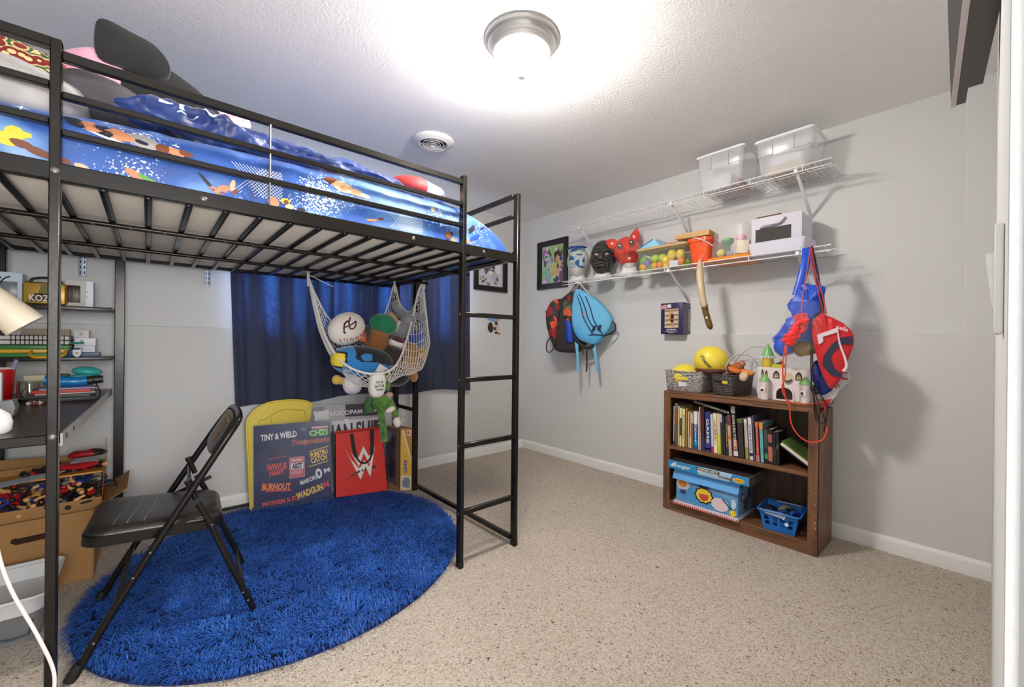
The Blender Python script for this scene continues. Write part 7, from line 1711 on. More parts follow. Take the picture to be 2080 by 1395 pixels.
mb.build('printed_corner', [mat('white_bag_film', (206, 204, 204), 0.3), C(90, 90, 100), C(168, 60, 50)], t, 70)
mb = MB(); mb.prism([(0.004, -0.272), (0.052, -0.255), (0.022, -0.325)], -0.016, -0.006, 0, RB); mb.build('red_tip', C(216, 40, 40), t)
mb = MB(); sack([(-0.13, 0.02), (-0.10, 0.045), (-0.03, 0.035), (-0.02, -0.02), (-0.10, -0.03)], 0.012, 0.09, 12, 0.008)
tag(mb.build('snack_bag', mat('gold_brown_foil', (140, 110, 50), 0.35, var=(24, 0.9, (70, 52, 26), 3)), None, 70), 'golden brown item in the clear bag above the castle', 'packet')
# red feathery thing
t = thing('fuzzy_tassel', 'bright red fuzzy tassel hanging in front of the blue bag', 'tassel', (2.68, 0.72, 1.1))
mb = MB(); rnd = random.Random(9)
ctr = path([(-0.085, 0.178, 0.07), (-0.082, 0.14, 0.082), (-0.105, 0.10, 0.088), (-0.125, 0.066, 0.088), (-0.145, 0.040, 0.085)], 6)
for p in ctr:
    for k in range(9):
        q = B((p.x + rnd.uniform(-0.022, 0.022), p.y + rnd.uniform(-0.015, 0.015)), p.z + rnd.uniform(-0.015, 0.02))
        mb.ell(q, (0.010, 0.013, 0.009), 0, rot=(rnd.random() * 3, rnd.random() * 3, 0), nu=8, nv=5)
mb.noise(0.008, 50); mb.build('fluff', mat('red_fluff', (232, 36, 34), 0.8, sheen=0.4), t, 70)
mb = MB(); mb.tube([B(p, d) for p, d in (((-0.050, 0.575), -0.075), ((-0.058, 0.46), 0.0), ((-0.078, 0.30), 0.05), ((-0.084, 0.18), 0.072))], 0.0032, 6); mb.build('cord', C(176, 80, 84), t)
cordp = path([(-0.150, 0.04, 0.085), (-0.161, -0.05, 0.09), (-0.163, -0.12, 0.09), (-0.158, -0.21, 0.07), (-0.150, -0.262, 0.06), (-0.132, -0.305, 0.055), (-0.126, -0.39, 0.05), (-0.095, -0.455, 0.05), (-0.045, -0.488, 0.05), (0.005, -0.475, 0.045), (0.026, -0.44, 0.04), (0.032, -0.40, 0.035)], 8)
mb = MB(); mb.tube([B(p, p.z) for p in cordp], 0.0034, 6); mb.build('cord', mat('orange_red_cord', (226, 74, 46), 0.6), t)
mb = MB(); mb.tube([B(p, p.z) for p in path([(-0.146, 0.04, 0.085), (-0.150, -0.06, 0.09), (-0.152, -0.14, 0.09), (-0.166, -0.205, 0.075), (-0.150, -0.262, 0.06), (-0.12, -0.285, 0.055), (-0.06, -0.288, 0.05), (0.0, -0.278, 0.03), (0.02, -0.275, 0.02)], 8)], 0.0032, 6); mb.build('cord', _mats['orange_red_cord'], t)
# red drawstring bag
t = thing('drawstring_bag', 'red drawstring bag with navy chevron and white tag hanging at the right shelf end', 'drawstring bag', (2.71, 0.60, 0.9))
M_rd = mat('red_nylon', (200, 22, 32), 0.4, sheen=0.2)
red_o = [(-0.006, 0.189), (0.008, 0.199), (0.024, 0.185), (0.078, 0.153), (0.119, 0.113), (0.136, 0.073), (0.134, 0.021), (0.116, -0.045), (0.096, -0.119), (0.08, -0.16), (0.046, -0.202), (0.016, -0.143), (-0.006, -0.076), (-0.023, -0.002), (-0.038, 0.08), (-0.041, 0.135), (-0.03, 0.162)]
mb = MB(); pad(mb, smooth_poly(red_o, 5), RB @ Matrix.Translation((0, 0, 0.03)), 0.085)
for v in mb.v: v += bn * (0.008 * math.sin((RB.inverted() @ v).x * 160) * max(0, ((RB.inverted() @ v).y - 0.06) / 0.13))
mb.build('bag_body', M_rd, t, 70)
def dec(pts, m, d, name, mats):
    mb = MB(); k = len(pts); P = []
    tri = [(p[0], p[1], 0) for p in pts]
    mb.prism(pts, d - 0.004, d, 0, RB); mb.build(name, mats, t)
chev = [(0.082, 0.066), (0.128, 0.074), (0.130, 0.031), (0.087, 0.033), (0.047, -0.021), (0.045, -0.048), (0.059, -0.094), (0.090, -0.116), (0.082, -0.138), (0.038, -0.122), (0.008, -0.076), (0.012, -0.028), (0.047, 0.033)]
dec(chev, 0, 0.0825, 'chevron', mat('navy_print', (40, 36, 66), 0.5))
dec([(-0.016, 0.08), (0.07, 0.118), (0.073, 0.095), (0.009, 0.070), (0.012, 0.046), (-0.007, 0.029)], 0, 0.086, 'white_tag', mat('white_tape', (226, 206, 210), 0.5))
mb = MB(); mb.tube([B(p, 0.083) for p in path([(0.07, 0.093, 0), (0.079, 0.033, 0), (0.1, -0.039, 0), (0.106, -0.079, 0), (0.094, -0.105, 0)], 6)], [0.003 + 0.0002 * k for k in range(25)], 6, flat=0.5); mb.build('white_strip', mat('white_tape'), t)
mb = MB(); mb.text('nelia', 0.05, 0.020, RB @ Matrix.Translation((0.088, 0.113, 0.0805)) @ Matrix.Rotation(-0.35, 4, 'Z'), 0, 0.02); mb.build('lettering', mat('white_tape'), t)
for pts in ([(-0.048, 0.575, -0.075), (-0.04, 0.46, -0.01), (-0.010, 0.30, 0.03), (0.010, 0.20, 0.04)], [(-0.044, 0.575, -0.075), (-0.03, 0.45, -0.01), (0.004, 0.30, 0.03), (0.024, 0.19, 0.04)]):
    mb = MB(); mb.tube([B(p, p.z) for p in path(pts, 6)], 0.0032, 6); mb.build('cord', C(168, 58, 62), t)
for pts in ([(-0.042, 0.575, -0.075), (-0.022, 0.42, 0.0), (-0.005, 0.26, 0.03), (0.0, 0.19, 0.04)], [(-0.04, 0.576, -0.075), (-0.014, 0.42, 0.0), (0.008, 0.25, 0.03), (0.014, 0.195, 0.04)],
            [(-0.038, 0.12, 0.06), (-0.040, -0.05, 0.065), (-0.036, -0.19, 0.05), (-0.028, -0.24, 0.04), (-0.022, -0.33, 0.03), (-0.008, -0.40, 0.025)], [(-0.040, 0.12, 0.06), (-0.034, -0.02, 0.065), (-0.025, -0.17, 0.05), (0.0, -0.23, 0.03), (0.032, -0.30, 0.02), (0.028, -0.36, 0.02), (0.018, -0.43, 0.03)],
            [(-0.030, -0.19, 0.05), (-0.012, -0.26, 0.04), (0.012, -0.33, 0.03), (0.022, -0.37, 0.03), (0.010, -0.385, 0.03), (-0.006, -0.37, 0.03), (-0.020, -0.28, 0.04), (-0.034, -0.2, 0.05)]):
    mb = MB(); mb.tube([B(p, p.z) for p in path(pts, 7)], 0.0030, 6); mb.build('cord', C(34, 28, 32), t)
mb = MB(); mb.ell(B((-0.030, -0.20), 0.055), (0.014, 0.012, 0.016), 0); mb.ell(B((-0.012, -0.22), 0.05), (0.010, 0.010, 0.014), 0); mb.build('knot', C(30, 26, 30), t)
# ================================================================== BOOKCASE
def wood(name, a, b, rough=0.4, along='y'):
    m = bpy.data.materials.new(name); m.use_nodes = True; nt = m.node_tree; bs = nt.nodes['Principled BSDF']; bs.inputs['Roughness'].default_value = rough
    tc = nt.nodes.new('ShaderNodeTexCoord'); mp = nt.nodes.new('ShaderNodeMapping'); mp.inputs['Scale'].default_value = (28, 2.2, 28) if along == 'y' else (28, 28, 2.2)
    n = nt.nodes.new('ShaderNodeTexNoise'); n.inputs['Scale'].default_value = 1.6; n.inputs['Detail'].default_value = 7; n.inputs['Distortion'].default_value = 0.5
    r = nt.nodes.new('ShaderNodeValToRGB'); e = r.color_ramp.elements; e[0].position = 0.32; e[0].color = lin(a); e[1].position = 0.68; e[1].color = lin(b)
    nt.links.new(tc.outputs['Object'], mp.inputs['Vector']); nt.links.new(mp.outputs['Vector'], n.inputs['Vector']); nt.links.new(n.outputs['Fac'], r.inputs['Fac']); nt.links.new(r.outputs['Color'], bs.inputs['Base Color'])
    return m
W_h = wood('walnut_laminate_horizontal', (86, 56, 38), (136, 94, 64)); W_v = wood('walnut_laminate_vertical', (88, 58, 40), (132, 92, 62), along='z'); W_b = wood('dark_walnut_back', (60, 42, 32), (92, 68, 52), 0.55, 'z')
t = thing('bookcase', 'low walnut laminate bookcase with two shelves against the right wall', 'bookcase', (2.83, 1.04, 0))
Y0, Y1, XF, XK = 0.598, 1.478, 2.680, 2.985
def wb(name, a, b, m, r=0.0015):
    mb = MB(); mb.b2(a, b, 0, r, 1); return mb.build(name, m, t)
wb('side_panel', (XF + 0.002, Y0, 0), (XK, Y0 + 0.018, 0.772), W_v); wb('side_panel', (XF + 0.002, Y1 - 0.018, 0), (XK, Y1, 0.772), W_v)
wb('top_panel', (XF, Y0 - 0.002, 0.790), (XK + 0.004, Y1 + 0.002, 0.807), W_h, 0.004)
wb('stile', (XF, Y0, 0), (XF + 0.018, Y0 + 0.046, 0.768), W_v); wb('stile', (XF, Y1 - 0.046, 0), (XF + 0.018, Y1, 0.768), W_v)
wb('top_rail', (XF - 0.001, Y0, 0.764), (XF + 0.018, Y1, 0.791), W_h)
wb('shelf', (XF + 0.003, Y0 + 0.018, 0.415), (XK - 0.006, Y1 - 0.018, 0.437), W_h)
wb('shelf', (XF + 0.003, Y0 + 0.018, 0.044), (XK - 0.006, Y1 - 0.018, 0.064), W_h)
wb('base_rail', (XF + 0.001, Y0 + 0.046, 0.0), (XF + 0.016, Y1 - 0.046, 0.046), W_h)
wb('back_panel', (XK - 0.006, Y0 + 0.018, 0.0), (XK - 0.001, Y1 - 0.018, 0.79), W_b)
mb = MB()
for zz in (0.10, 0.16, 0.22, 0.28, 0.34): mb.ell((XF - 0.0005, Y0 + 0.012, zz), (0.001, 0.002, 0.002), 0, nu=8, nv=5)
for zz in (0.18, 0.15): mb.box((XF - 0.0003, Y0 + 0.010, zz), (0.001, 0.004, 0.008), 0)
mb.build('wear_mark', C(206, 190, 170), t)

# ---- books on the upper shelf ----
BZ = 0.4375; XBK = 2.715
def book(label, y0, y1, h, depth, col, lean=0.0, page=(222, 214, 198), text=None, tcol=(236, 230, 220), bands=(), x0=XBK, hard=False, group='books on the upper bookcase shelf'):
    """spine faces the room; y0 > y1 is the span on the shelf, lean moves the top towards +y"""
    w_ = abs(y0 - y1) - 0.0012; yc = (y0 + y1) / 2
    M = Matrix.Translation((0, yc - w_ / 2 if lean > 0 else yc, BZ)) ; 
    piv = Vector((0, max(y0, y1) if lean > 0 else min(y0, y1), BZ + 0.0006))
    MR = Matrix.Translation(piv) @ Matrix.Rotation(-lean, 4, 'X') @ Matrix.Translation(-piv)
    t = thing('book', label, 'book', (x0 + depth / 2, yc, BZ), 0, group)
    ya, yb = yc - w_ / 2, yc + w_ / 2; th = min(0.0018, w_ * 0.2)
    mb = MB(); mb.b2((x0 + 0.003, ya + th, BZ + 0.003), (x0 + depth - 0.003, yb - th, BZ + h - 0.004)); mb.xf(MR); mb.build('pages', mat('page_block', (222, 214, 198), 0.85), t)
    mb = MB(); mb.b2((x0, ya, BZ + 0.0006), (x0 + 0.003, yb, BZ + h)); mb.b2((x0, ya, BZ + 0.0006), (x0 + depth, ya + th, BZ + h)); mb.b2((x0, yb - th, BZ + 0.0006), (x0 + depth, yb, BZ + h))
    mats = [C(*col, 0.4)]
    Ms = frame((x0 - 0.0004, yc, BZ), (0, -1, 0), (0, 0, 1))
    for k, (za, zb, c) in enumerate(bands):
        mats.append(C(*c, 0.4)); mb.poly([(-w_ / 2, za * h), (w_ / 2, za * h), (w_ / 2, zb * h), (-w_ / 2, zb * h)], Ms, len(mats) - 1, 0.0003)
    if text and w_ > 0.006:
        mats.append(C(*tcol, 0.4)); mb.text(text, h * 0.62, w_ * 0.5, Ms @ Matrix.Translation((0, h * 0.52, 0.0008)) @ Matrix.Rotation(-PI / 2, 4, 'Z'), len(mats) - 1, 0.02)
    mb.xf(MR); mb.build('cover', mats, t)
    return t
book('thin white book at the left end of the bookcase shelf', 1.427, 1.417, 0.262, 0.20, (206, 204, 202), 0.0, bands=((0.02, 0.1, (60, 56, 54)),))
book('grey brown book second from the left', 1.416, 1.396, 0.285, 0.20, (104, 92, 82), 0.0, bands=((0.5, 0.8, (150, 86, 56)), (0.86, 1.0, (120, 118, 116))))
book('slim cream book third from the left', 1.395, 1.383, 0.268, 0.19, (206, 184, 130), 0.0)
book('pale cream book with a dark green band on its spine', 1.382, 1.366, 0.256, 0.19, (222, 214, 170), 0.0, bands=((0.28, 0.74, (62, 74, 62)),))
book('thick pale yellow book with small lettering', 1.365, 1.343, 0.254, 0.20, (230, 214, 150), 0.0, text='READING', tcol=(150, 140, 110))
book('olive tan book right of the thick pale yellow one', 1.342, 1.326, 0.262, 0.20, (160, 132, 76), 0.0)
book('slim cream book in front of the tan and pink ones', 1.325, 1.313, 0.240, 0.18, (216, 200, 160), 0.0)
book('slim salmon book with cream foot', 1.312, 1.299, 0.242, 0.18, (206, 160, 126), 0.0, bands=((0.0, 0.3, (212, 196, 166)),))
book('slim brown book left of the blue and white one', 1.298, 1.285, 0.233, 0.17, (126, 92, 70), 0.02, bands=((0.72, 1.0, (206, 190, 160)),))
book('blue book with white top half', 1.282, 1.257, 0.248, 0.18, (30, 96, 160), 0.02, bands=((0.66, 1.0, (214, 220, 224)), (0.1, 0.22, (30, 140, 190))), text='OCEAN')
book('slim white book right of the blue and white one', 1.256, 1.245, 0.246, 0.18, (212, 208, 206), 0.02)
book('slim pinkish tall book beside the maroon one', 1.244, 1.234, 0.280, 0.19, (196, 150, 136), 0.03, bands=((0.0, 0.4, (186, 176, 170)),))
book('tall dark maroon book left of the navy one', 1.233, 1.210, 0.282, 0.20, (78, 40, 44), 0.03, bands=((0.0, 0.3, (66, 52, 96)),))
book('navy book with large white lettering', 1.206, 1.172, 0.252, 0.19, (36, 54, 120), 0.03, text='GAME', bands=((0.0, 0.28, (60, 62, 140)), (0.05, 0.09, (206, 204, 214))))
book('white book with a red foot', 1.168, 1.152, 0.242, 0.19, (190, 204, 208), 0.045, bands=((0.0, 0.16, (206, 54, 50)),))
book('cream book with a small red title', 1.151, 1.130, 0.252, 0.19, (222, 212, 180), 0.045, text='ABC', tcol=(190, 80, 70), bands=((0.0, 0.3, (236, 232, 216)),))
book('lime green and cream book', 1.129, 1.108, 0.250, 0.19, (206, 196, 160), 0.045, bands=((0.0, 0.48, (196, 204, 50)),))
book('dark grey book with a pale edge', 1.107, 1.093, 0.250, 0.19, (66, 60, 62), 0.05, bands=((0.8, 1.0, (186, 180, 172)),))
book('slim slate book left of the navy and yellow one', 1.092, 1.079, 0.242, 0.18, (54, 56, 70), 0.05)
book('navy and yellow lettered slim book', 1.078, 1.063, 0.242, 0.18, (52, 56, 80), 0.05, text='TOOLS', tcol=(206, 180, 90))
book('tan and pink book left of the tall black one', 1.062, 1.043, 0.250, 0.19, (196, 168, 144), 0.06, bands=((0.75, 1.0, (120, 56, 60)), (0.4, 0.5, (206, 120, 60))))
book('tall thick black book with white vertical lettering', 1.033, 1.007, 0.308, 0.20, (38, 34, 36), 0.075, text='COLLECTORS', bands=((0.02, 0.12, (222, 222, 220)), (0.14, 0.34, (176, 120, 116)), (0.86, 1.0, (150, 148, 148))))
book('thick charcoal boxed book beside the tall black one', 1.006, 0.972, 0.236, 0.20, (58, 52, 48), 0.06, bands=((0.9, 1.0, (90, 110, 60)),))
book('olive and white book', 0.966, 0.948, 0.240, 0.19, (190, 178, 172), 0.06, bands=((0.0, 0.3, (150, 150, 70)), (0.9, 1.0, (214, 216, 206))))
book('white book with blue vertical lettering', 0.943, 0.923, 0.252, 0.19, (214, 210, 222), 0.06, text='STORY BOOK', tcol=(60, 60, 120), bands=((0.10, 0.17, (40, 40, 70)),))
book('grey and navy book', 0.921, 0.909, 0.268, 0.20, (86, 90, 106), 0.06)
book('red book with yellow lettering', 0.907, 0.888, 0.232, 0.18, (182, 48, 42), 0.05, text='MONSTERS', tcol=(226, 176, 110), bands=((0.0, 0.16, (206, 120, 110)), (0.88, 1.0, (206, 110, 60))))
book('cyan book with an orange and yellow top', 0.885, 0.865, 0.232, 0.18, (110, 190, 206), 0.05, text='CALM', tcol=(90, 150, 170), bands=((0.84, 1.0, (222, 150, 50)),))
for (y0, y1, h, lab, bands, c) in ((0.862, 0.844, 0.215, 'black disc case with a green picture', ((0.12, 0.26, (70, 150, 60)), (0.4, 0.9, (70, 80, 66))), (36, 34, 36)), (0.843, 0.820, 0.200, 'black disc case with a face picture', ((0.08, 0.5, (176, 106, 88)), (0.62, 0.85, (150, 90, 80))), (34, 30, 32)), (0.819, 0.802, 0.188, 'black disc case at the right end of the row', ((0.3, 0.5, (58, 50, 54)),), (30, 28, 30)), (0.801, 0.786, 0.190, 'dark disc case behind the leaning green book', ((0.5, 0.6, (90, 86, 90)),), (26, 24, 26))):
    book(lab, y0, y1, h, 0.15, c, 0.04, bands=bands)
# leaning green book
t = thing('book', 'large green book leaning down to the right end of the shelf', 'book', (2.82, 0.71, BZ), 0, 'books on the upper bookcase shelf')
aL = math.atan2(0.118, 0.172)
Mg = Matrix.Translation((0, 0.622, BZ + 0.002)) @ Matrix.Rotation(aL, 4, 'X')
mb = MB(); mb.b2((2.720, 0.004, 0.006), (2.915, 0.204, 0.024)); mb.xf(Mg); mb.build('pages', mat('page_block'), t)
mb = MB(); mb.b2((2.716, 0.0, 0.0), (2.92, 0.21, 0.0055), 1); mb.b2((2.716, 0.0, 0.0245), (2.92, 0.21, 0.028), 0)
mb.xf(Mg); mb.build('cover', [mat('green_cover_print', (104, 140, 64), 0.35, var=(9, 1.0, (40, 56, 34), 2.5)), C(36, 32, 44)], t)
# spiral notebook lying across the book tops
t = thing('spiral_notebook', 'black spiral notebook lying across the tops of the books', 'notebook', (2.80, 1.17, 0.7), 0)
A1, A2 = Vector((2.712, 1.285, 0.746)), Vector((2.712, 1.062, 0.697)); d_ = (A2 - A1).normalized()
mb = MB(); mb.bar((2.80, A1.y, A1.z + 0.004), (2.80, A2.y, A2.z + 0.004), 0.165, 0.008); mb.build('pages_and_cover', C(34, 32, 34), t)
mb = MB()
for k in range(30):
    p = A1.lerp(A2, (k + 0.5) / 30); mb.tube([p + Vector((0.004 - 0.007 * math.cos(a), 0, 0.004 + 0.007 * math.sin(a))) for a in [q * PI / 4 - PI / 2 for q in range(5)]], 0.0014, 5)
mb.build('spiral_binding', C(206, 200, 192), t)

# ---- lower compartment ----
LZ = 0.0645
t = thing('game_board', 'flat white and red striped game box under the blue chest box', 'game', (2.80, 1.18, LZ), 0)
mb = MB(); mb.b2((2.656, 0.985, LZ + 0.0006), (2.93, 1.390, LZ + 0.020), 0, 0.001)
for k in range(30): mb.b2((2.6552, 0.99 + 0.0133 * k, LZ + 0.001), (2.6562, 0.996 + 0.0133 * k, LZ + 0.014), 1)
mb.b2((2.6550, 0.985, LZ + 0.0008), (2.6558, 1.39, LZ + 0.003), 1)
for k in range(14): mb.box((2.675 + 0.003 * (k % 3), 1.01 + 0.027 * k, LZ + 0.0205), (0.012, 0.018, 0.0008), 2 if k % 2 else 1, rot=(0, 0, 0.4 * (k % 3)))
mb.build('box', [mat('white_game_card', (214, 206, 214), 0.45), C(196, 50, 60), C(120, 130, 190)], t)
t = thing('toy_chest_box', 'light blue lidded gift box with yellow cartoon print in the lower compartment', 'box', (2.79, 1.18, LZ + 0.02), 0)
CB = LZ + 0.0212
mb = MB(); mb.b2((2.672, 0.990, CB), (2.915, 1.378, CB + 0.172), 0, 0.002); 
Mf = frame((2.6715, 1.184, CB), (0, -1, 0), (0, 0, 1)); cc = lambda cx, cy, rx_, ry_, n=16, j=0.0: [(cx + rx_ * (1 - (j if a % 2 else 0)) * math.cos(a * 2 * PI / n), cy + ry_ * (1 - (j if a % 2 else 0)) * math.sin(a * 2 * PI / n)) for a in range(n)]
for k, (pl_, mi) in enumerate(((cc(0.0, 0.06, 0.185, 0.05, 24), 1), (cc(-0.148, 0.115, 0.046, 0.038, 16, 0.08), 2), (cc(-0.15, 0.118, 0.030, 0.022, 14), 3), (cc(-0.146, 0.066, 0.026, 0.02, 10, 0.3), 4), (cc(-0.010, 0.078, 0.064, 0.056, 20, 0.16), 5), (cc(-0.010, 0.078, 0.052, 0.045, 20, 0.1), 6), ([(-0.042, 0.085), (0.022, 0.088), (0.016, 0.056), (-0.012, 0.040), (-0.034, 0.056)], 7), (cc(0.09, 0.050, 0.055, 0.042, 18, 0.06), 8), ([(0.10, 0.088), (0.108, 0.090), (0.172, 0.03), (0.168, 0.022)], 5), (cc(0.166, 0.020, 0.022, 0.022, 12, 0.2), 6), (cc(0.17, 0.075, 0.014, 0.030, 14), 9), (cc(-0.01, 0.135, 0.05, 0.012, 14, 0.4), 5))):
    mb.poly([(max(-0.192, min(0.192, p[0])), max(0.002, min(0.168, p[1]))) for p in pl_], Mf, mi, 0.0004 + 0.0003 * k)
for k in range(6): mb.tube([Mf @ Vector((0.03 + 0.022 * k, 0.125 + 0.006 * (k % 2), 0.001)), Mf @ Vector((0.045 + 0.022 * k, 0.132 - 0.005 * (k % 2), 0.001))], 0.0012, 4, 5)
My2 = frame((2.79, 0.9895, CB), (1, 0, 0), (0, 0, 1))
for k, (pl_, mi) in enumerate(((cc(-0.06, 0.11, 0.03, 0.03, 14, 0.2), 4), (cc(0.0, 0.06, 0.045, 0.05, 14, 0.3), 10), (cc(0.06, 0.11, 0.03, 0.04, 12, 0.2), 4), (cc(-0.055, 0.11, 0.014, 0.014), 8))): mb.poly(pl_, My2, mi, 0.0004 + 0.0003 * k)
mb.build('chest_body', [mat('steel_blue_card', (84, 140, 196), 0.45, var=(14, 0.5, (150, 190, 226))), C(70, 150, 210), C(186, 190, 196), C(196, 120, 50), C(60, 60, 110), C(30, 30, 40), C(232, 200, 60), C(196, 84, 60), C(226, 206, 214), C(206, 220, 234), C(110, 70, 60)], t)
mb = MB(); mb.prism([(2.655, 0.145), (2.660, 0.143), (2.690, 0.200), (2.905, 0.205), (2.920, 0.150), (2.925, 0.150), (2.910, 0.209), (2.686, 0.206)], -1.397, -0.984, 0, Matrix(((1, 0, 0, 0), (0, 0, -1, 0), (0, 1, 0, CB), (0, 0, 0, 1))))
Ml = frame((2.672, 1.19, CB + 0.172), (0, -1, 0), (0.46, 0, 0.89))
mb.poly(cc(0, 0.0, 0.042, 0.026, 24), Ml, 1, 0.0008); mb.poly(cc(0, 0.0, 0.038, 0.022, 24), Ml, 0, 0.0012); mb.poly(cc(0, 0.0, 0.026, 0.014, 18, 0.1), Ml, 2, 0.0016); mb.poly(cc(0, 0.018, 0.016, 0.010, 12, 0.3), Ml, 3, 0.002)
mb.build('chest_lid', [mat('sky_blue_card', (96, 166, 228), 0.4), C(206, 222, 232), C(214, 222, 226), C(226, 196, 90)], t)
t = thing('board_game', 'flat blue game box with white lettering lying on the gift box', 'game', (2.78, 1.17, CB + 0.208), 0)
GB = CB + 0.2095
mb = MB(); mb.b2((2.650, 0.925, GB), (2.90, 1.425, GB + 0.052), 0, 0.0015); mb.b2((2.651, 0.926, GB + 0.0515), (2.899, 1.424, GB + 0.0528), 1); mb.b2((2.652, 0.9242, GB + 0.001), (2.899, 0.9252, GB + 0.051), 2)
for k in range(9): mb.box((2.67 + 0.026 * k, 0.9238, GB + 0.026), (0.012, 0.001, 0.03), 1 if k % 2 else 5)
Mf = frame((2.6495, 1.175, GB), (0, -1, 0), (0, 0, 1))
mb.poly([(-0.249, 0.001), (-0.05, 0.001), (-0.03, 0.051), (-0.249, 0.051)], Mf, 3, 0.0003); mb.poly([(0.14, 0.001), (0.249, 0.001), (0.249, 0.051), (0.16, 0.051)], Mf, 3, 0.0003)
mb.text('Avenger', 0.14, 0.030, Mf @ Matrix.Translation((-0.165, 0.024, 0.001)) @ Matrix.Rotation(-0.02, 4, 'Z'), 4, 0.02, 0, 0.35); mb.poly([(-0.235, 0.016), (-0.20, 0.044), (-0.19, 0.044), (-0.21, 0.014)], Mf, 4, 0.0007)
mb.poly([(-0.06, 0.027), (0.085, 0.027), (0.085, 0.046), (-0.06, 0.046)], Mf, 5, 0.0006); mb.text('GUITAR LIVE X', 0.125, 0.013, Mf @ Matrix.Translation((0.012, 0.0365, 0.001)), 4, 0.03); mb.poly([(-0.055, 0.018), (-0.02, 0.018), (-0.01, 0.027), (-0.05, 0.027)], Mf, 4, 0.0006)
mb.text('XTREME', 0.085, 0.013, Mf @ Matrix.Translation((0.115, 0.019, 0.001)), 6, 0.04)
mb.poly(cc(0.195, 0.022, 0.034, 0.014, 16), Mf, 7, 0.0008); mb.text('AGE 6', 0.045, 0.010, Mf @ Matrix.Translation((0.195, 0.022, 0.0014)), 6, 0.03)
mb.build('game_box', [mat('pale_blue_box_card', (160, 200, 226), 0.4), C(56, 46, 50), C(120, 108, 96), C(40, 140, 200), C(226, 226, 224), C(84, 80, 76), C(140, 70, 50), C(242, 190, 50)], t)

# blue basket
t = thing('plastic_basket', 'small blue pierced plastic basket at the right of the lower compartment', 'basket', (2.78, 0.79, LZ), 0)
M_bl = mat('blue_basket_plastic', (26, 110, 196), 0.35)
BKM = Matrix.Translation((2.785, 0.792, LZ)) @ Matrix.Rotation(R(6), 4, 'Z')
mb = MB()
def basket(mb, sx0, sy0, sx1, sy1, h, holes_y, holes_x, zl=(0.25, 0.72), M=None, rnd_=0.012, hw=0.6):
    """tapered wall made of small panels, leaving out the pierced ones"""
    vs = []; 
    for side in range(4):
        L = holes_y if side % 2 == 0 else holes_x
        nseg = L * 2 + 1
        for i in range(nseg):
            for (za, zb, hole) in ((0, zl[0], 0), (zl[0], (zl[0] + zl[1]) / 2 - 0.03, 1), ((zl[0] + zl[1]) / 2 - 0.03, (zl[0] + zl[1]) / 2 + 0.03, 0), ((zl[0] + zl[1]) / 2 + 0.03, zl[1], 1), (zl[1], 1, 0)):
                if hole and i % 2 == 1: continue
                q = []
                def edge(k_): 
                    a = 0
                    pos = 0; tot = L * hw + (L + 1) * (1 - hw) * 1.0
                    full = k_ // 2; pos = full * (hw + (1 - hw)); pos += (1 - hw) if k_ % 2 else 0
                    return pos / (L * 1.0 + (1 - hw))
                for (tt, z) in ((edge(i), za), (edge(i + 1), za), (edge(i + 1), zb), (edge(i), zb)):
                    sx = lerp(sx0, sx1, z) / 2; sy = lerp(sy0, sy1, z) / 2; a = -1 + 2 * min(tt, 1)
                    p = [(-sx, -a * sy, z * h), (-a * sx * -1 if False else a * sx, -sy, z * h), (sx, a * sy, z * h), (-a * sx, sy, z * h)][side]
                    q.append(p)
                mb.add(q, [[0, 1, 2, 3]], 0, M)
    mb.add([(-sx0 / 2, -sy0 / 2, 0.001), (sx0 / 2, -sy0 / 2, 0.001), (sx0 / 2, sy0 / 2, 0.001), (-sx0 / 2, sy0 / 2, 0.001)], [[3, 2, 1, 0]], 0, M)
basket(mb, 0.165, 0.150, 0.205, 0.190, 0.112, 4, 6, (0.30, 0.74), BKM)
n_ = len(mb.v); src = [v.copy() for v in mb.v]; fsr = [f[:] for f in mb.f]; ctr = BKM @ Vector((0, 0, 0.06))
mb.add([ctr + (v - ctr) * 0.985 for v in src], [f[::-1] for f in fsr], 0)
mb.build('basket_wall', M_bl, t, 30)
mb = MB(); mb.tube([BKM @ Vector((p[0], p[1], 0.114)) for p in rr(0, 0, 0.225, 0.21, 0.018, 4)], 0.0055, 6, 0, True); mb.build('rim', M_bl, t)
mb = MB(); Mh = BKM @ frame((-0.106, 0, 0.085), (0, -1, 0), (0.1, 0, 1)); mb.prism([(-0.095, 0.034), (0.03, 0.034), (0.022, 0.006), (-0.06, 0.014)], 0.0, 0.004, 0, Mh); mb.prism([(0.034, 0.034), (0.04, 0.034), (0.03, 0.0), (0.02, 0.0)], 0.0, 0.004, 0, Mh); mb.build('handle_sleeve', C(196, 204, 214), t)
mb = MB(); mb.box(BKM @ Vector((0.098, -0.02, 0.118)), (0.03, 0.12, 0.006), 0, rot=(0, 0.3, R(6)), r=0.002); mb.build('handle_sleeve', C(196, 204, 214), t)
mb = MB(); mb.poly(cc(0, 0, 0.010, 0.010), BKM @ frame((-0.101, -0.040, 0.060), (0, -1, 0), (0.18, 0, 1)), 0, 0.002); mb.build('sticker', C(206, 214, 222), t)
rnd = random.Random(2)
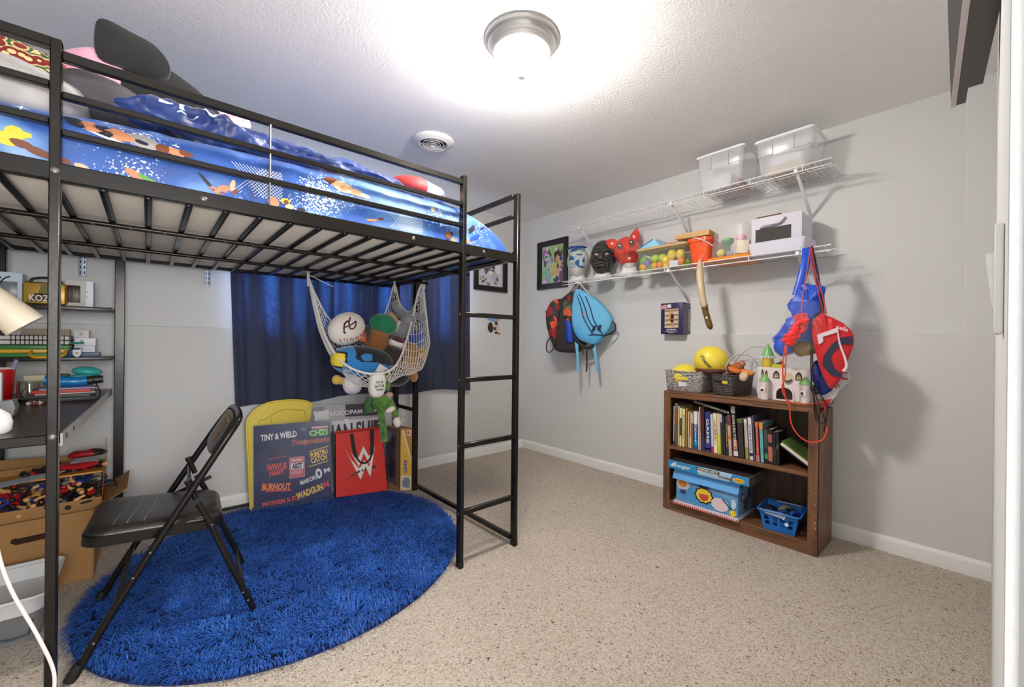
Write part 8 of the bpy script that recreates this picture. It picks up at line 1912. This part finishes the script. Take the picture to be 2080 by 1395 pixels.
for k in range(9):
    c = [(26, 30, 36), (20, 70, 150), (24, 26, 30), (30, 80, 160), (40, 44, 48), (110, 110, 80), (24, 60, 130), (22, 24, 28), (36, 92, 170)][k]
    p = BKM @ Vector((-0.055 + 0.05 * (k % 3) + rnd.uniform(-0.01, 0.01), -0.05 + 0.05 * (k // 3) + rnd.uniform(-0.01, 0.01), 0.082 + 0.014 * (k % 2)))
    mb = MB(); mb.tube(path([p + Vector((-0.03, 0.02 * (k % 2), -0.01)), p + Vector((0, 0, 0.014)), p + Vector((0.03, -0.025 * (k % 2) + 0.01, 0.0)), p + Vector((0.045, 0.0, -0.012))], 5), [0.010 + 0.003 * (k % 3)] * 16, 8, flat=0.7)
    tag(mb.build('toy_part', C(*c, 0.4)), '%s toy piece lying in the blue pierced basket' % ('blue' if c[2] > 100 else 'olive' if c[0] > 100 else 'black'), 'toy', '%s toy pieces in the blue pierced basket' % ('blue' if c[2] > 100 else 'olive' if c[0] > 100 else 'black'))

# ---- on top ----
TZ = 0.8075
def wicker(name, col, hi):
    m = bpy.data.materials.new(name); m.use_nodes = True; nt = m.node_tree; bs = nt.nodes['Principled BSDF']; bs.inputs['Roughness'].default_value = 0.4
    tc = nt.nodes.new('ShaderNodeTexCoord'); mp = nt.nodes.new('ShaderNodeMapping'); mp.inputs['Scale'].default_value = (60, 60, 150)
    v = nt.nodes.new('ShaderNodeTexVoronoi'); v.inputs['Scale'].default_value = 1.0
    r = nt.nodes.new('ShaderNodeValToRGB'); e = r.color_ramp.elements; e[0].position = 0.25; e[0].color = lin(hi); e[1].position = 0.75; e[1].color = lin(col)
    bp = nt.nodes.new('ShaderNodeBump'); bp.inputs['Strength'].default_value = 0.9; bp.inputs['Distance'].default_value = 0.006; bp.invert = True
    nt.links.new(tc.outputs['Object'], mp.inputs['Vector']); nt.links.new(mp.outputs['Vector'], v.inputs['Vector']); nt.links.new(v.outputs['Distance'], r.inputs['Fac']); nt.links.new(r.outputs['Color'], bs.inputs['Base Color']); nt.links.new(v.outputs['Distance'], bp.inputs['Height']); nt.links.new(bp.outputs['Normal'], bs.inputs['Normal'])
    return m
def woven(label, cx, cy, sx, sy, h, m, rz, hole_in, label_tag):
    t = thing('storage_basket', label, 'basket', (cx, cy, TZ), 0)
    M = Matrix.Translation((cx, cy, TZ + 0.0005)) @ Matrix.Rotation(rz, 4, 'Z')
    mb = MB(); k0 = len(mb.v)
    shell(mb, [(rr(0, 0, sx - 0.03, sy - 0.03, 0.02), 0.0), (rr(0, 0, sx - 0.02, sy - 0.02, 0.025), 0.006), (rr(0, 0, sx, sy, 0.03), h), (rr(0, 0, sx - 0.008, sy - 0.008, 0.028), h), (rr(0, 0, sx - 0.03, sy - 0.03, 0.02), 0.008)]); mb.f.append(list(range(len(mb.v) - 28, len(mb.v)))); mb.m.append(0)
    mb.xf(M); mb.build('woven_wall', m, t)
    mb = MB(); mb.tube([M @ Vector((p[0], p[1], h)) for p in rr(0, 0, sx, sy, 0.03)], 0.0042, 6, 0, True); mb.build('rim', m, t)
    Mh = M @ frame((-sx / 2 + 0.003, 0, h * 0.66), (0, -1, 0), (-0.07, 0, 1))
    mb = MB(); o = rr(0, 0, 0.095, 0.026, 0.0129); mb.poly(o, Mh, 0, 0.0022); mb.poly([(p[0] * 0.9 + (0.0 if hole_in == 'l' else 0.012), p[1] * 0.8) for p in (o if hole_in == 'l' else rr(0.018, 0, 0.045, 0.022, 0.011))], Mh, 1, 0.003); mb.tube([Mh @ Vector((p[0], p[1], 0.002)) for p in o], 0.003, 6, 2, True); mb.build('hand_slot', [C(30, 28, 28, 0.8), C(226, 200, 60), m], t)
    if label_tag:
        mb = MB(); mb.prism([(-0.028, -0.016), (0.028, -0.008), (0.028, 0.014), (-0.028, 0.016)][::1], 0.001, 0.003, 0, M @ frame((-sx / 2 + 0.008, 0.0, h * 0.36), (0, -1, 0), (-0.07, 0, 1))); mb.build('label', C(222, 220, 224), t)
    return M
W_g = wicker('grey_wicker_plastic', (110, 104, 100), (196, 190, 186)); W_d = wicker('charcoal_wicker_plastic', (52, 48, 48), (98, 92, 92))
MB1 = woven('light grey woven basket with white label on top of the bookcase', 2.80, 1.355, 0.20, 0.275, 0.135, W_g, R(-3), 'l', True)
MB2 = woven('charcoal woven basket with wires and toys on top of the bookcase', 2.815, 1.085, 0.25, 0.155, 0.128, W_d, R(-10), 'r', False)
def ball(label, c, r_, rot, text):
    t = thing('dodge_ball', label, 'ball', (c[0], c[1], c[2] - r_), 0)
    mb = MB(); Rm = Euler(rot).to_matrix(); mb.ell(c, (r_, r_, r_ * 0.9), 0, Rm, 36, 24); mb.build('skin', mat('yellow_ball_rubber', (232, 210, 66), 0.35), t, 80)
    if text:
        mb = MB(); Mt = Matrix.Translation(c) @ Euler((0, 0, R(-138))).to_matrix().to_4x4() @ Matrix.Rotation(-0.9, 4, 'X' if False else 'Y')
        def wp(v):
            a = v.x / (r_ * 1.0); b = v.y / r_; return (r_ * 1.006 * math.cos(b) * math.cos(a), r_ * 1.006 * math.cos(b) * math.sin(a), r_ * 1.006 * math.sin(b))
        d0 = (Vector((0, 0, 1.12)) - Vector(c)).normalized(); left = Vector((-0.30, 0.30, -0.02)); cen = (d0 + left).normalized(); e1 = (Vector((0.5, -0.6, -0.75)) - cen * cen.dot(Vector((0.5, -0.6, -0.75)))).normalized(); e2 = cen.cross(e1)
        Mb_ = Matrix.Identity(4)
        for i in range(3): Mb_[i][0] = cen[i]; Mb_[i][1] = e1[i]; Mb_[i][2] = e2[i]; Mb_[i][3] = c[i]
        mb.text(text, r_ * 1.0, r_ * 0.23, Mb_, 0, 0.02, 0, 0, wp); mb.build('lettering', C(60, 64, 60), t)
        mb = MB(); mb.ell(Vector(c) + Vector((-0.03, 0.0, 0.0895)), (0.022, 0.012, 0.004), 0, rot=(0, -0.3, 0)); mb.build('white_patch', C(226, 214, 206), t)
ball('yellow lettered ball lying on top between the two baskets', (2.785, 1.205, 1.017), 0.108, (0.1, 0.3, 0), 'VFinestar')
ball('yellow ball half hidden in the grey basket', (2.795, 1.385, 0.905), 0.096, (0, 0, 0), None)
mb = MB(); mb.ell((2.79, 1.195, 0.965), (0.105, 0.112, 0.045), 0, nu=30, nv=14, fn=lambda v: Vector((v.x, v.y, v.z if v.z < 0 else v.z * 0.2)))
tag(mb.build('football', mat('brown_leather', (108, 66, 52), 0.5)), 'brown leather ball under the yellow lettered ball', 'ball')
# cables in the dark basket
M_cab = mat('grey_white_cable', (176, 172, 174), 0.45)
for k, (pts, lab) in enumerate((([(2.78, 1.08, 0.93), (2.80, 1.06, 1.02), (2.83, 1.00, 1.10), (2.85, 0.93, 1.115), (2.86, 0.90, 1.08), (2.85, 0.955, 1.035), (2.83, 1.01, 1.03), (2.82, 1.03, 0.98)], 'highest grey cable loop rising from the charcoal basket'), ([(2.76, 1.20, 1.07), (2.78, 1.13, 1.085), (2.80, 1.09, 1.06), (2.79, 1.12, 1.02), (2.80, 1.03, 1.03), (2.82, 0.95, 1.02), (2.84, 0.90, 1.03)], 'grey cable lying over the yellow lettered ball'), ([(2.75, 1.085, 0.93), (2.755, 1.10, 0.99), (2.78, 1.06, 1.055), (2.82, 1.00, 1.06), (2.83, 0.96, 1.03), (2.83, 0.94, 0.98), (2.82, 0.93, 0.94)], 'thick grey cable loop at the front of the charcoal basket'), ([(2.80, 0.98, 0.93), (2.82, 0.97, 0.98), (2.84, 0.93, 1.0), (2.86, 0.88, 1.0), (2.86, 0.86, 0.97)], 'grey cable reaching from the basket behind the castle tower'))):
    mb = MB(); mb.tube(path(pts, 8), 0.0032 if k != 2 else 0.0042, 6); tag(mb.build('cable', M_cab), lab, 'cable')
mb = MB(); mb.box((2.82, 0.975, 1.015), (0.014, 0.016, 0.05), 0, rot=(0.2, 0.1, 0), r=0.003); mb.tube([(2.82, 0.975, 0.99), (2.81, 0.985, 0.93)], 0.003, 6); tag(mb.build('cable_plug', M_cab), 'white plug standing up among the cables', 'plug')
mb = MB(); mb.bar((2.735, 1.150, 1.00), (2.755, 1.075, 0.935), 0.004, 0.008); tag(mb.build('craft_stick', C(226, 196, 140)), 'pale stick leaning from the yellow ball into the charcoal basket', 'stick')
for (c, rad, rot, col, lab) in (((2.77, 1.055, 0.965), (0.022, 0.045, 0.018), (0.3, 0, 0.2), (206, 110, 40), 'orange toy lying on the front of the charcoal basket'), ((2.79, 1.00, 0.955), (0.02, 0.055, 0.016), (0.1, 0, -0.1), (214, 124, 44), 'long orange toy at the right of the charcoal basket'), ((2.80, 1.045, 0.988), (0.028, 0.032, 0.026), (0.4, 0.3, 0), (164, 92, 62), 'brown figure sitting in the charcoal basket'), ((2.82, 1.03, 1.005), (0.02, 0.018, 0.02), (0, 0, 0), (198, 140, 104), 'tan head piece above the brown figure'), ((2.80, 1.11, 0.975), (0.024, 0.018, 0.03), (0.4, 0, 0), (150, 82, 56), 'brown toy beside the yellow lettered ball'), ((2.75, 0.995, 0.932), (0.014, 0.024, 0.028), (0.3, 0, 0), (206, 184, 150), 'cream toy paw hanging over the basket side'), ((2.75, 1.095, 0.94), (0.02, 0.03, 0.012), (0, 0.2, 0), (96, 66, 70), 'plum brown toy at the basket front')):
    mb = MB(); mb.ell(c, rad, 0, rot, 18, 12, 0.8); mb.noise(0.006, 40, c[1] * 9); tag(mb.build('toy_animal', C(*col), None, 60), lab, 'toy')

# ---- toy castle ----
t = thing('toy_castle', 'white plastic toy castle with green cone roofs on top of the bookcase', 'toy castle', (2.82, 0.765, TZ), 0)
M_cw = mat('white_castle_plastic', (222, 212, 210), 0.3, coat=0.3); M_cg = mat('green_roof_plastic', (122, 176, 104), 0.35); M_cy = mat('yellow_tower_plastic', (216, 188, 66), 0.4)
CXW = 2.742
# main wall with arched gate opening
def arch(w_, h_, n=10):
    o = [(-w_ / 2, 0)]; r_ = w_ / 2
    for k in range(n + 1): a = PI - PI * k / n; o.append((r_ * math.cos(a), h_ - r_ * 0.9 + r_ * 0.9 * math.sin(a)))
    return o + [(w_ / 2, 0)]
Mw = frame((CXW, 0.76, TZ + 0.0005), (0, -1, 0), (0, 0, 1))     # local x runs to the right, z toward the room
g = arch(0.082, 0.075)
mb = MB(); mb.prism([(-0.150, 0.0), (-0.056, 0.0)] + [(p[0] - 0.014, p[1]) for p in g] + [(0.125, 0.0), (0.128, 0.10), (0.135, 0.185), (0.05, 0.188), (-0.05, 0.186), (-0.155, 0.188), (-0.150, 0.10), (-0.158, 0.05)], -0.012, 0.0, 0, Mw); 
mb.prism([(-0.150, 0.0), (-0.142, 0.0), (-0.15, 0.18), (-0.155, 0.18)], -0.14, -0.01, 0, Mw); mb.prism([(0.117, 0.0), (0.125, 0.0), (0.133, 0.18), (0.125, 0.18)], -0.14, -0.01, 0, Mw); mb.prism([(-0.15, 0.0), (0.125, 0.0), (0.13, 0.18), (-0.152, 0.18)], -0.15, -0.14, 0, Mw); mb.prism([(-0.15, 0.10), (0.125, 0.10), (0.125, 0.105), (-0.15, 0.105)], -0.14, -0.012, 0, Mw)
mb.build('curtain_wall', M_cw, t)
mb = MB(); gf = [(p[0] * 1.16 - 0.014, p[1] * 1.08) for p in g]; gi = [(p[0] - 0.014, p[1]) for p in g]
mb.prism(gf[:] + gi[::-1], 0.0, 0.006, 0, Mw); mb.prism([(-0.066, 0), (0.038, 0), (0.038, 0.008), (-0.066, 0.008)], 0.0, 0.014, 0, Mw); mb.build('gate_arch', M_cw, t)
mb = MB(); mb.prism([(-0.056, 0.0), (0.028, 0.0), (0.028, 0.078), (-0.056, 0.078)], -0.06, -0.058, 0, Mw); mb.build('gate_interior', C(92, 72, 70), t)
def pointed(w_, h_): return [(-w_ / 2, 0), (w_ / 2, 0), (w_ / 2, h_ * 0.55), (w_ * 0.28, h_ * 0.85), (0, h_), (-w_ * 0.28, h_ * 0.85), (-w_ / 2, h_ * 0.55)]
for (x, z, w_, h_) in ((-0.128, 0.128, 0.014, 0.046), (-0.108, 0.126, 0.014, 0.044), (-0.056, 0.124, 0.032, 0.046), (0.055, 0.120, 0.032, 0.048)):
    mb = MB(); o = [(p[0] + x, p[1] + z) for p in pointed(w_, h_)]; mb.prism(o, 0.0, 0.0015, 0, Mw)
    o = [(p[0] * 0.62 + x, p[1] * 0.55 + z + 0.005) for p in pointed(w_, h_)]; mb.prism(o, 0.0015, 0.0022, 1, Mw); mb.prism([(x - 0.001, z), (x + 0.001, z), (x + 0.001, z + h_), (x - 0.001, z + h_)], 0.0015, 0.0028, 0, Mw); mb.prism([(x - w_ / 2, z + h_ * 0.42), (x + w_ / 2, z + h_ * 0.42), (x + w_ / 2, z + h_ * 0.47), (x - w_ / 2, z + h_ * 0.47)], 0.0015, 0.0028, 0, Mw)
    mb.build('window', [C(54, 42, 36), C(206, 186, 120)], t)
mb = MB(); mb.prism(cc(0.002, 0.128, 0.027, 0.032, 22), 0.0, 0.004, 0, Mw); mb.prism([(-0.022, 0.125), (0.0, 0.116), (0.026, 0.128), (0.022, 0.108), (0.0, 0.103), (-0.016, 0.112)], 0.004, 0.005, 1, Mw); mb.prism([(-0.012, 0.104), (0.02, 0.104), (0.012, 0.098), (-0.006, 0.098)], 0.004, 0.005, 2, Mw); mb.build('crest', [mat('cream_gold_print', (206, 190, 156), 0.4), C(70, 76, 90), C(186, 130, 70)], t)
def tower(y, x, r_, z0, z1, roof_h, roof_r, mt, mr, name='tower'):
    MT = Matrix.Translation((x, y, TZ + z0)); h = z1 - z0
    mb = MB(); mb.lathe([(r_ * 0.92, 0.0005), (r_, h * 0.25), (r_, h * 0.85), (r_ * 1.12, h)], 28, 0, MT); tw = mb.build(name, mt, t)
    mb = MB(); mb.lathe([(0.0, h - 0.002), (roof_r, h - 0.002), (roof_r * 0.96, h + 0.006), (roof_r * 0.55, h + roof_h * 0.55), (roof_r * 0.12, h + roof_h * 0.93), (0.0, h + roof_h)], 28, 0, MT); mb.build('cone_roof', mr, tw)
    return tw
tw = tower(0.868, CXW - 0.024, 0.026, 0.0, 0.108, 0.040, 0.030, M_cw, M_cg)
mb = MB(); mb.box((CXW - 0.051, 0.870, TZ + 0.058), (0.006, 0.030, 0.028), 0, r=0.002); mb.box((CXW - 0.0545, 0.872, TZ + 0.056), (0.002, 0.014, 0.013), 1); mb.build('tower_window', [M_cw, C(46, 36, 36)], tw)
tw = tower(0.668, CXW - 0.024, 0.026, 0.0, 0.105, 0.040, 0.030, M_cw, M_cg)
mb = MB(); mb.box((CXW - 0.051, 0.674, TZ + 0.055), (0.006, 0.034, 0.028), 0, r=0.002); mb.box((CXW - 0.0545, 0.676, TZ + 0.054), (0.002, 0.011, 0.016), 1); mb.build('tower_window', [M_cw, C(46, 36, 36)], tw)
tw = tower(0.878, CXW + 0.055, 0.031, 0.184, 0.245, 0.082, 0.036, M_cy, M_cg)
mb = MB()
for k in range(14): a = 2 * PI * k / 14; mb.box((CXW + 0.055 + 0.036 * math.cos(a), 0.878 + 0.036 * math.sin(a), TZ + 0.246), (0.011, 0.011, 0.014), 0, rot=(0, 0, a), r=0.002)
mb.build('battlement', C(214, 222, 232), tw)
mb = MB(); mb.b2((CXW + 0.0, 0.785, TZ + 0.187), (CXW + 0.05, 0.84, TZ + 0.205)); mb.build('drawbridge', mat('yellow_green_plastic', (196, 190, 56), 0.35), t)
mb = MB(); mb.prism([(0, 0), (0.05, 0.0), (0.045, 0.022)], -0.001, 0.001, 0, frame((CXW + 0.02, 0.835, TZ + 0.206), (0, -1, 0), (0, 0, 1))); mb.tube([(CXW + 0.02, 0.80, TZ + 0.19), (CXW + 0.02, 0.80, TZ + 0.235)], 0.0015, 5); mb.build('pennant', C(70, 60, 44), t)
# ================================================================== LIGHT + CAMERA
def lamp(name, kind, loc, energy, col=(1, 1, 1), size=None, size_y=None, target=None, spread=None):
    d = bpy.data.lights.new(name, kind); d.energy = energy; d.color = col
    if kind == 'AREA':
        d.size = size
        if size_y: d.shape = 'RECTANGLE'; d.size_y = size_y
        if spread: d.spread = spread
    elif size is not None and kind in ('POINT', 'SPOT'): d.shadow_soft_size = size
    o = bpy.data.objects.new(name, d); o.location = loc; COL.objects.link(o)
    if target is not None:
        o.rotation_euler = (Vector(target) - Vector(loc)).to_track_quat('-Z', 'Y').to_euler()
    return o
# cool daylight outside the window
lamp('window_daylight', 'AREA', ((WX0 + WX1) / 2, YU + 0.45, 1.75), 260, (0.66, 0.78, 1.0), 1.6, 0.9, target=((WX0 + WX1) / 2, YU - 1, 1.5))
# unseen fill light added behind the doorway to brighten the room
lamp('doorway_fill', 'AREA', (0.05, -1.6, 1.35), 72, (1, 0.985, 0.97), 0.9, 0.9, target=(0.5, 2.0, 1.65))
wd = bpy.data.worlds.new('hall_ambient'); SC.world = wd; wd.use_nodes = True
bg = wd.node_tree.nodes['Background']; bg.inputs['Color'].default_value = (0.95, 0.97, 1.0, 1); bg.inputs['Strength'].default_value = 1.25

cam = bpy.data.cameras.new('camera'); co = bpy.data.objects.new('camera', cam); COL.objects.link(co)
cam.sensor_fit = 'HORIZONTAL'; cam.sensor_width = 36.0; cam.lens = 848.0 / 2080 * 36.0; cam.clip_start = 0.02
YAW, PITCH, ROLL = 0.7166, -0.0006, 0.01033
f = Vector((math.sin(YAW) * math.cos(PITCH), math.cos(YAW) * math.cos(PITCH), math.sin(PITCH)))
r = Vector((math.cos(YAW), -math.sin(YAW), 0)); u = r.cross(f)
c, s = math.cos(ROLL), math.sin(ROLL)
rr, uu = r * c + u * s, u * c - r * s
m = Matrix(((rr.x, uu.x, -f.x, 0), (rr.y, uu.y, -f.y, 0), (rr.z, uu.z, -f.z, 1.12), (0, 0, 0, 1)))
co.matrix_world = m
SC.camera = co
vs = SC.view_settings
vs.view_transform = 'Standard'; vs.look = 'None'; vs.gamma = 1.0; vs.use_curve_mapping = False; vs.exposure = 0.26
SC.cycles.max_bounces = 8; SC.cycles.diffuse_bounces = 5; SC.cycles.transparent_max_bounces = 16
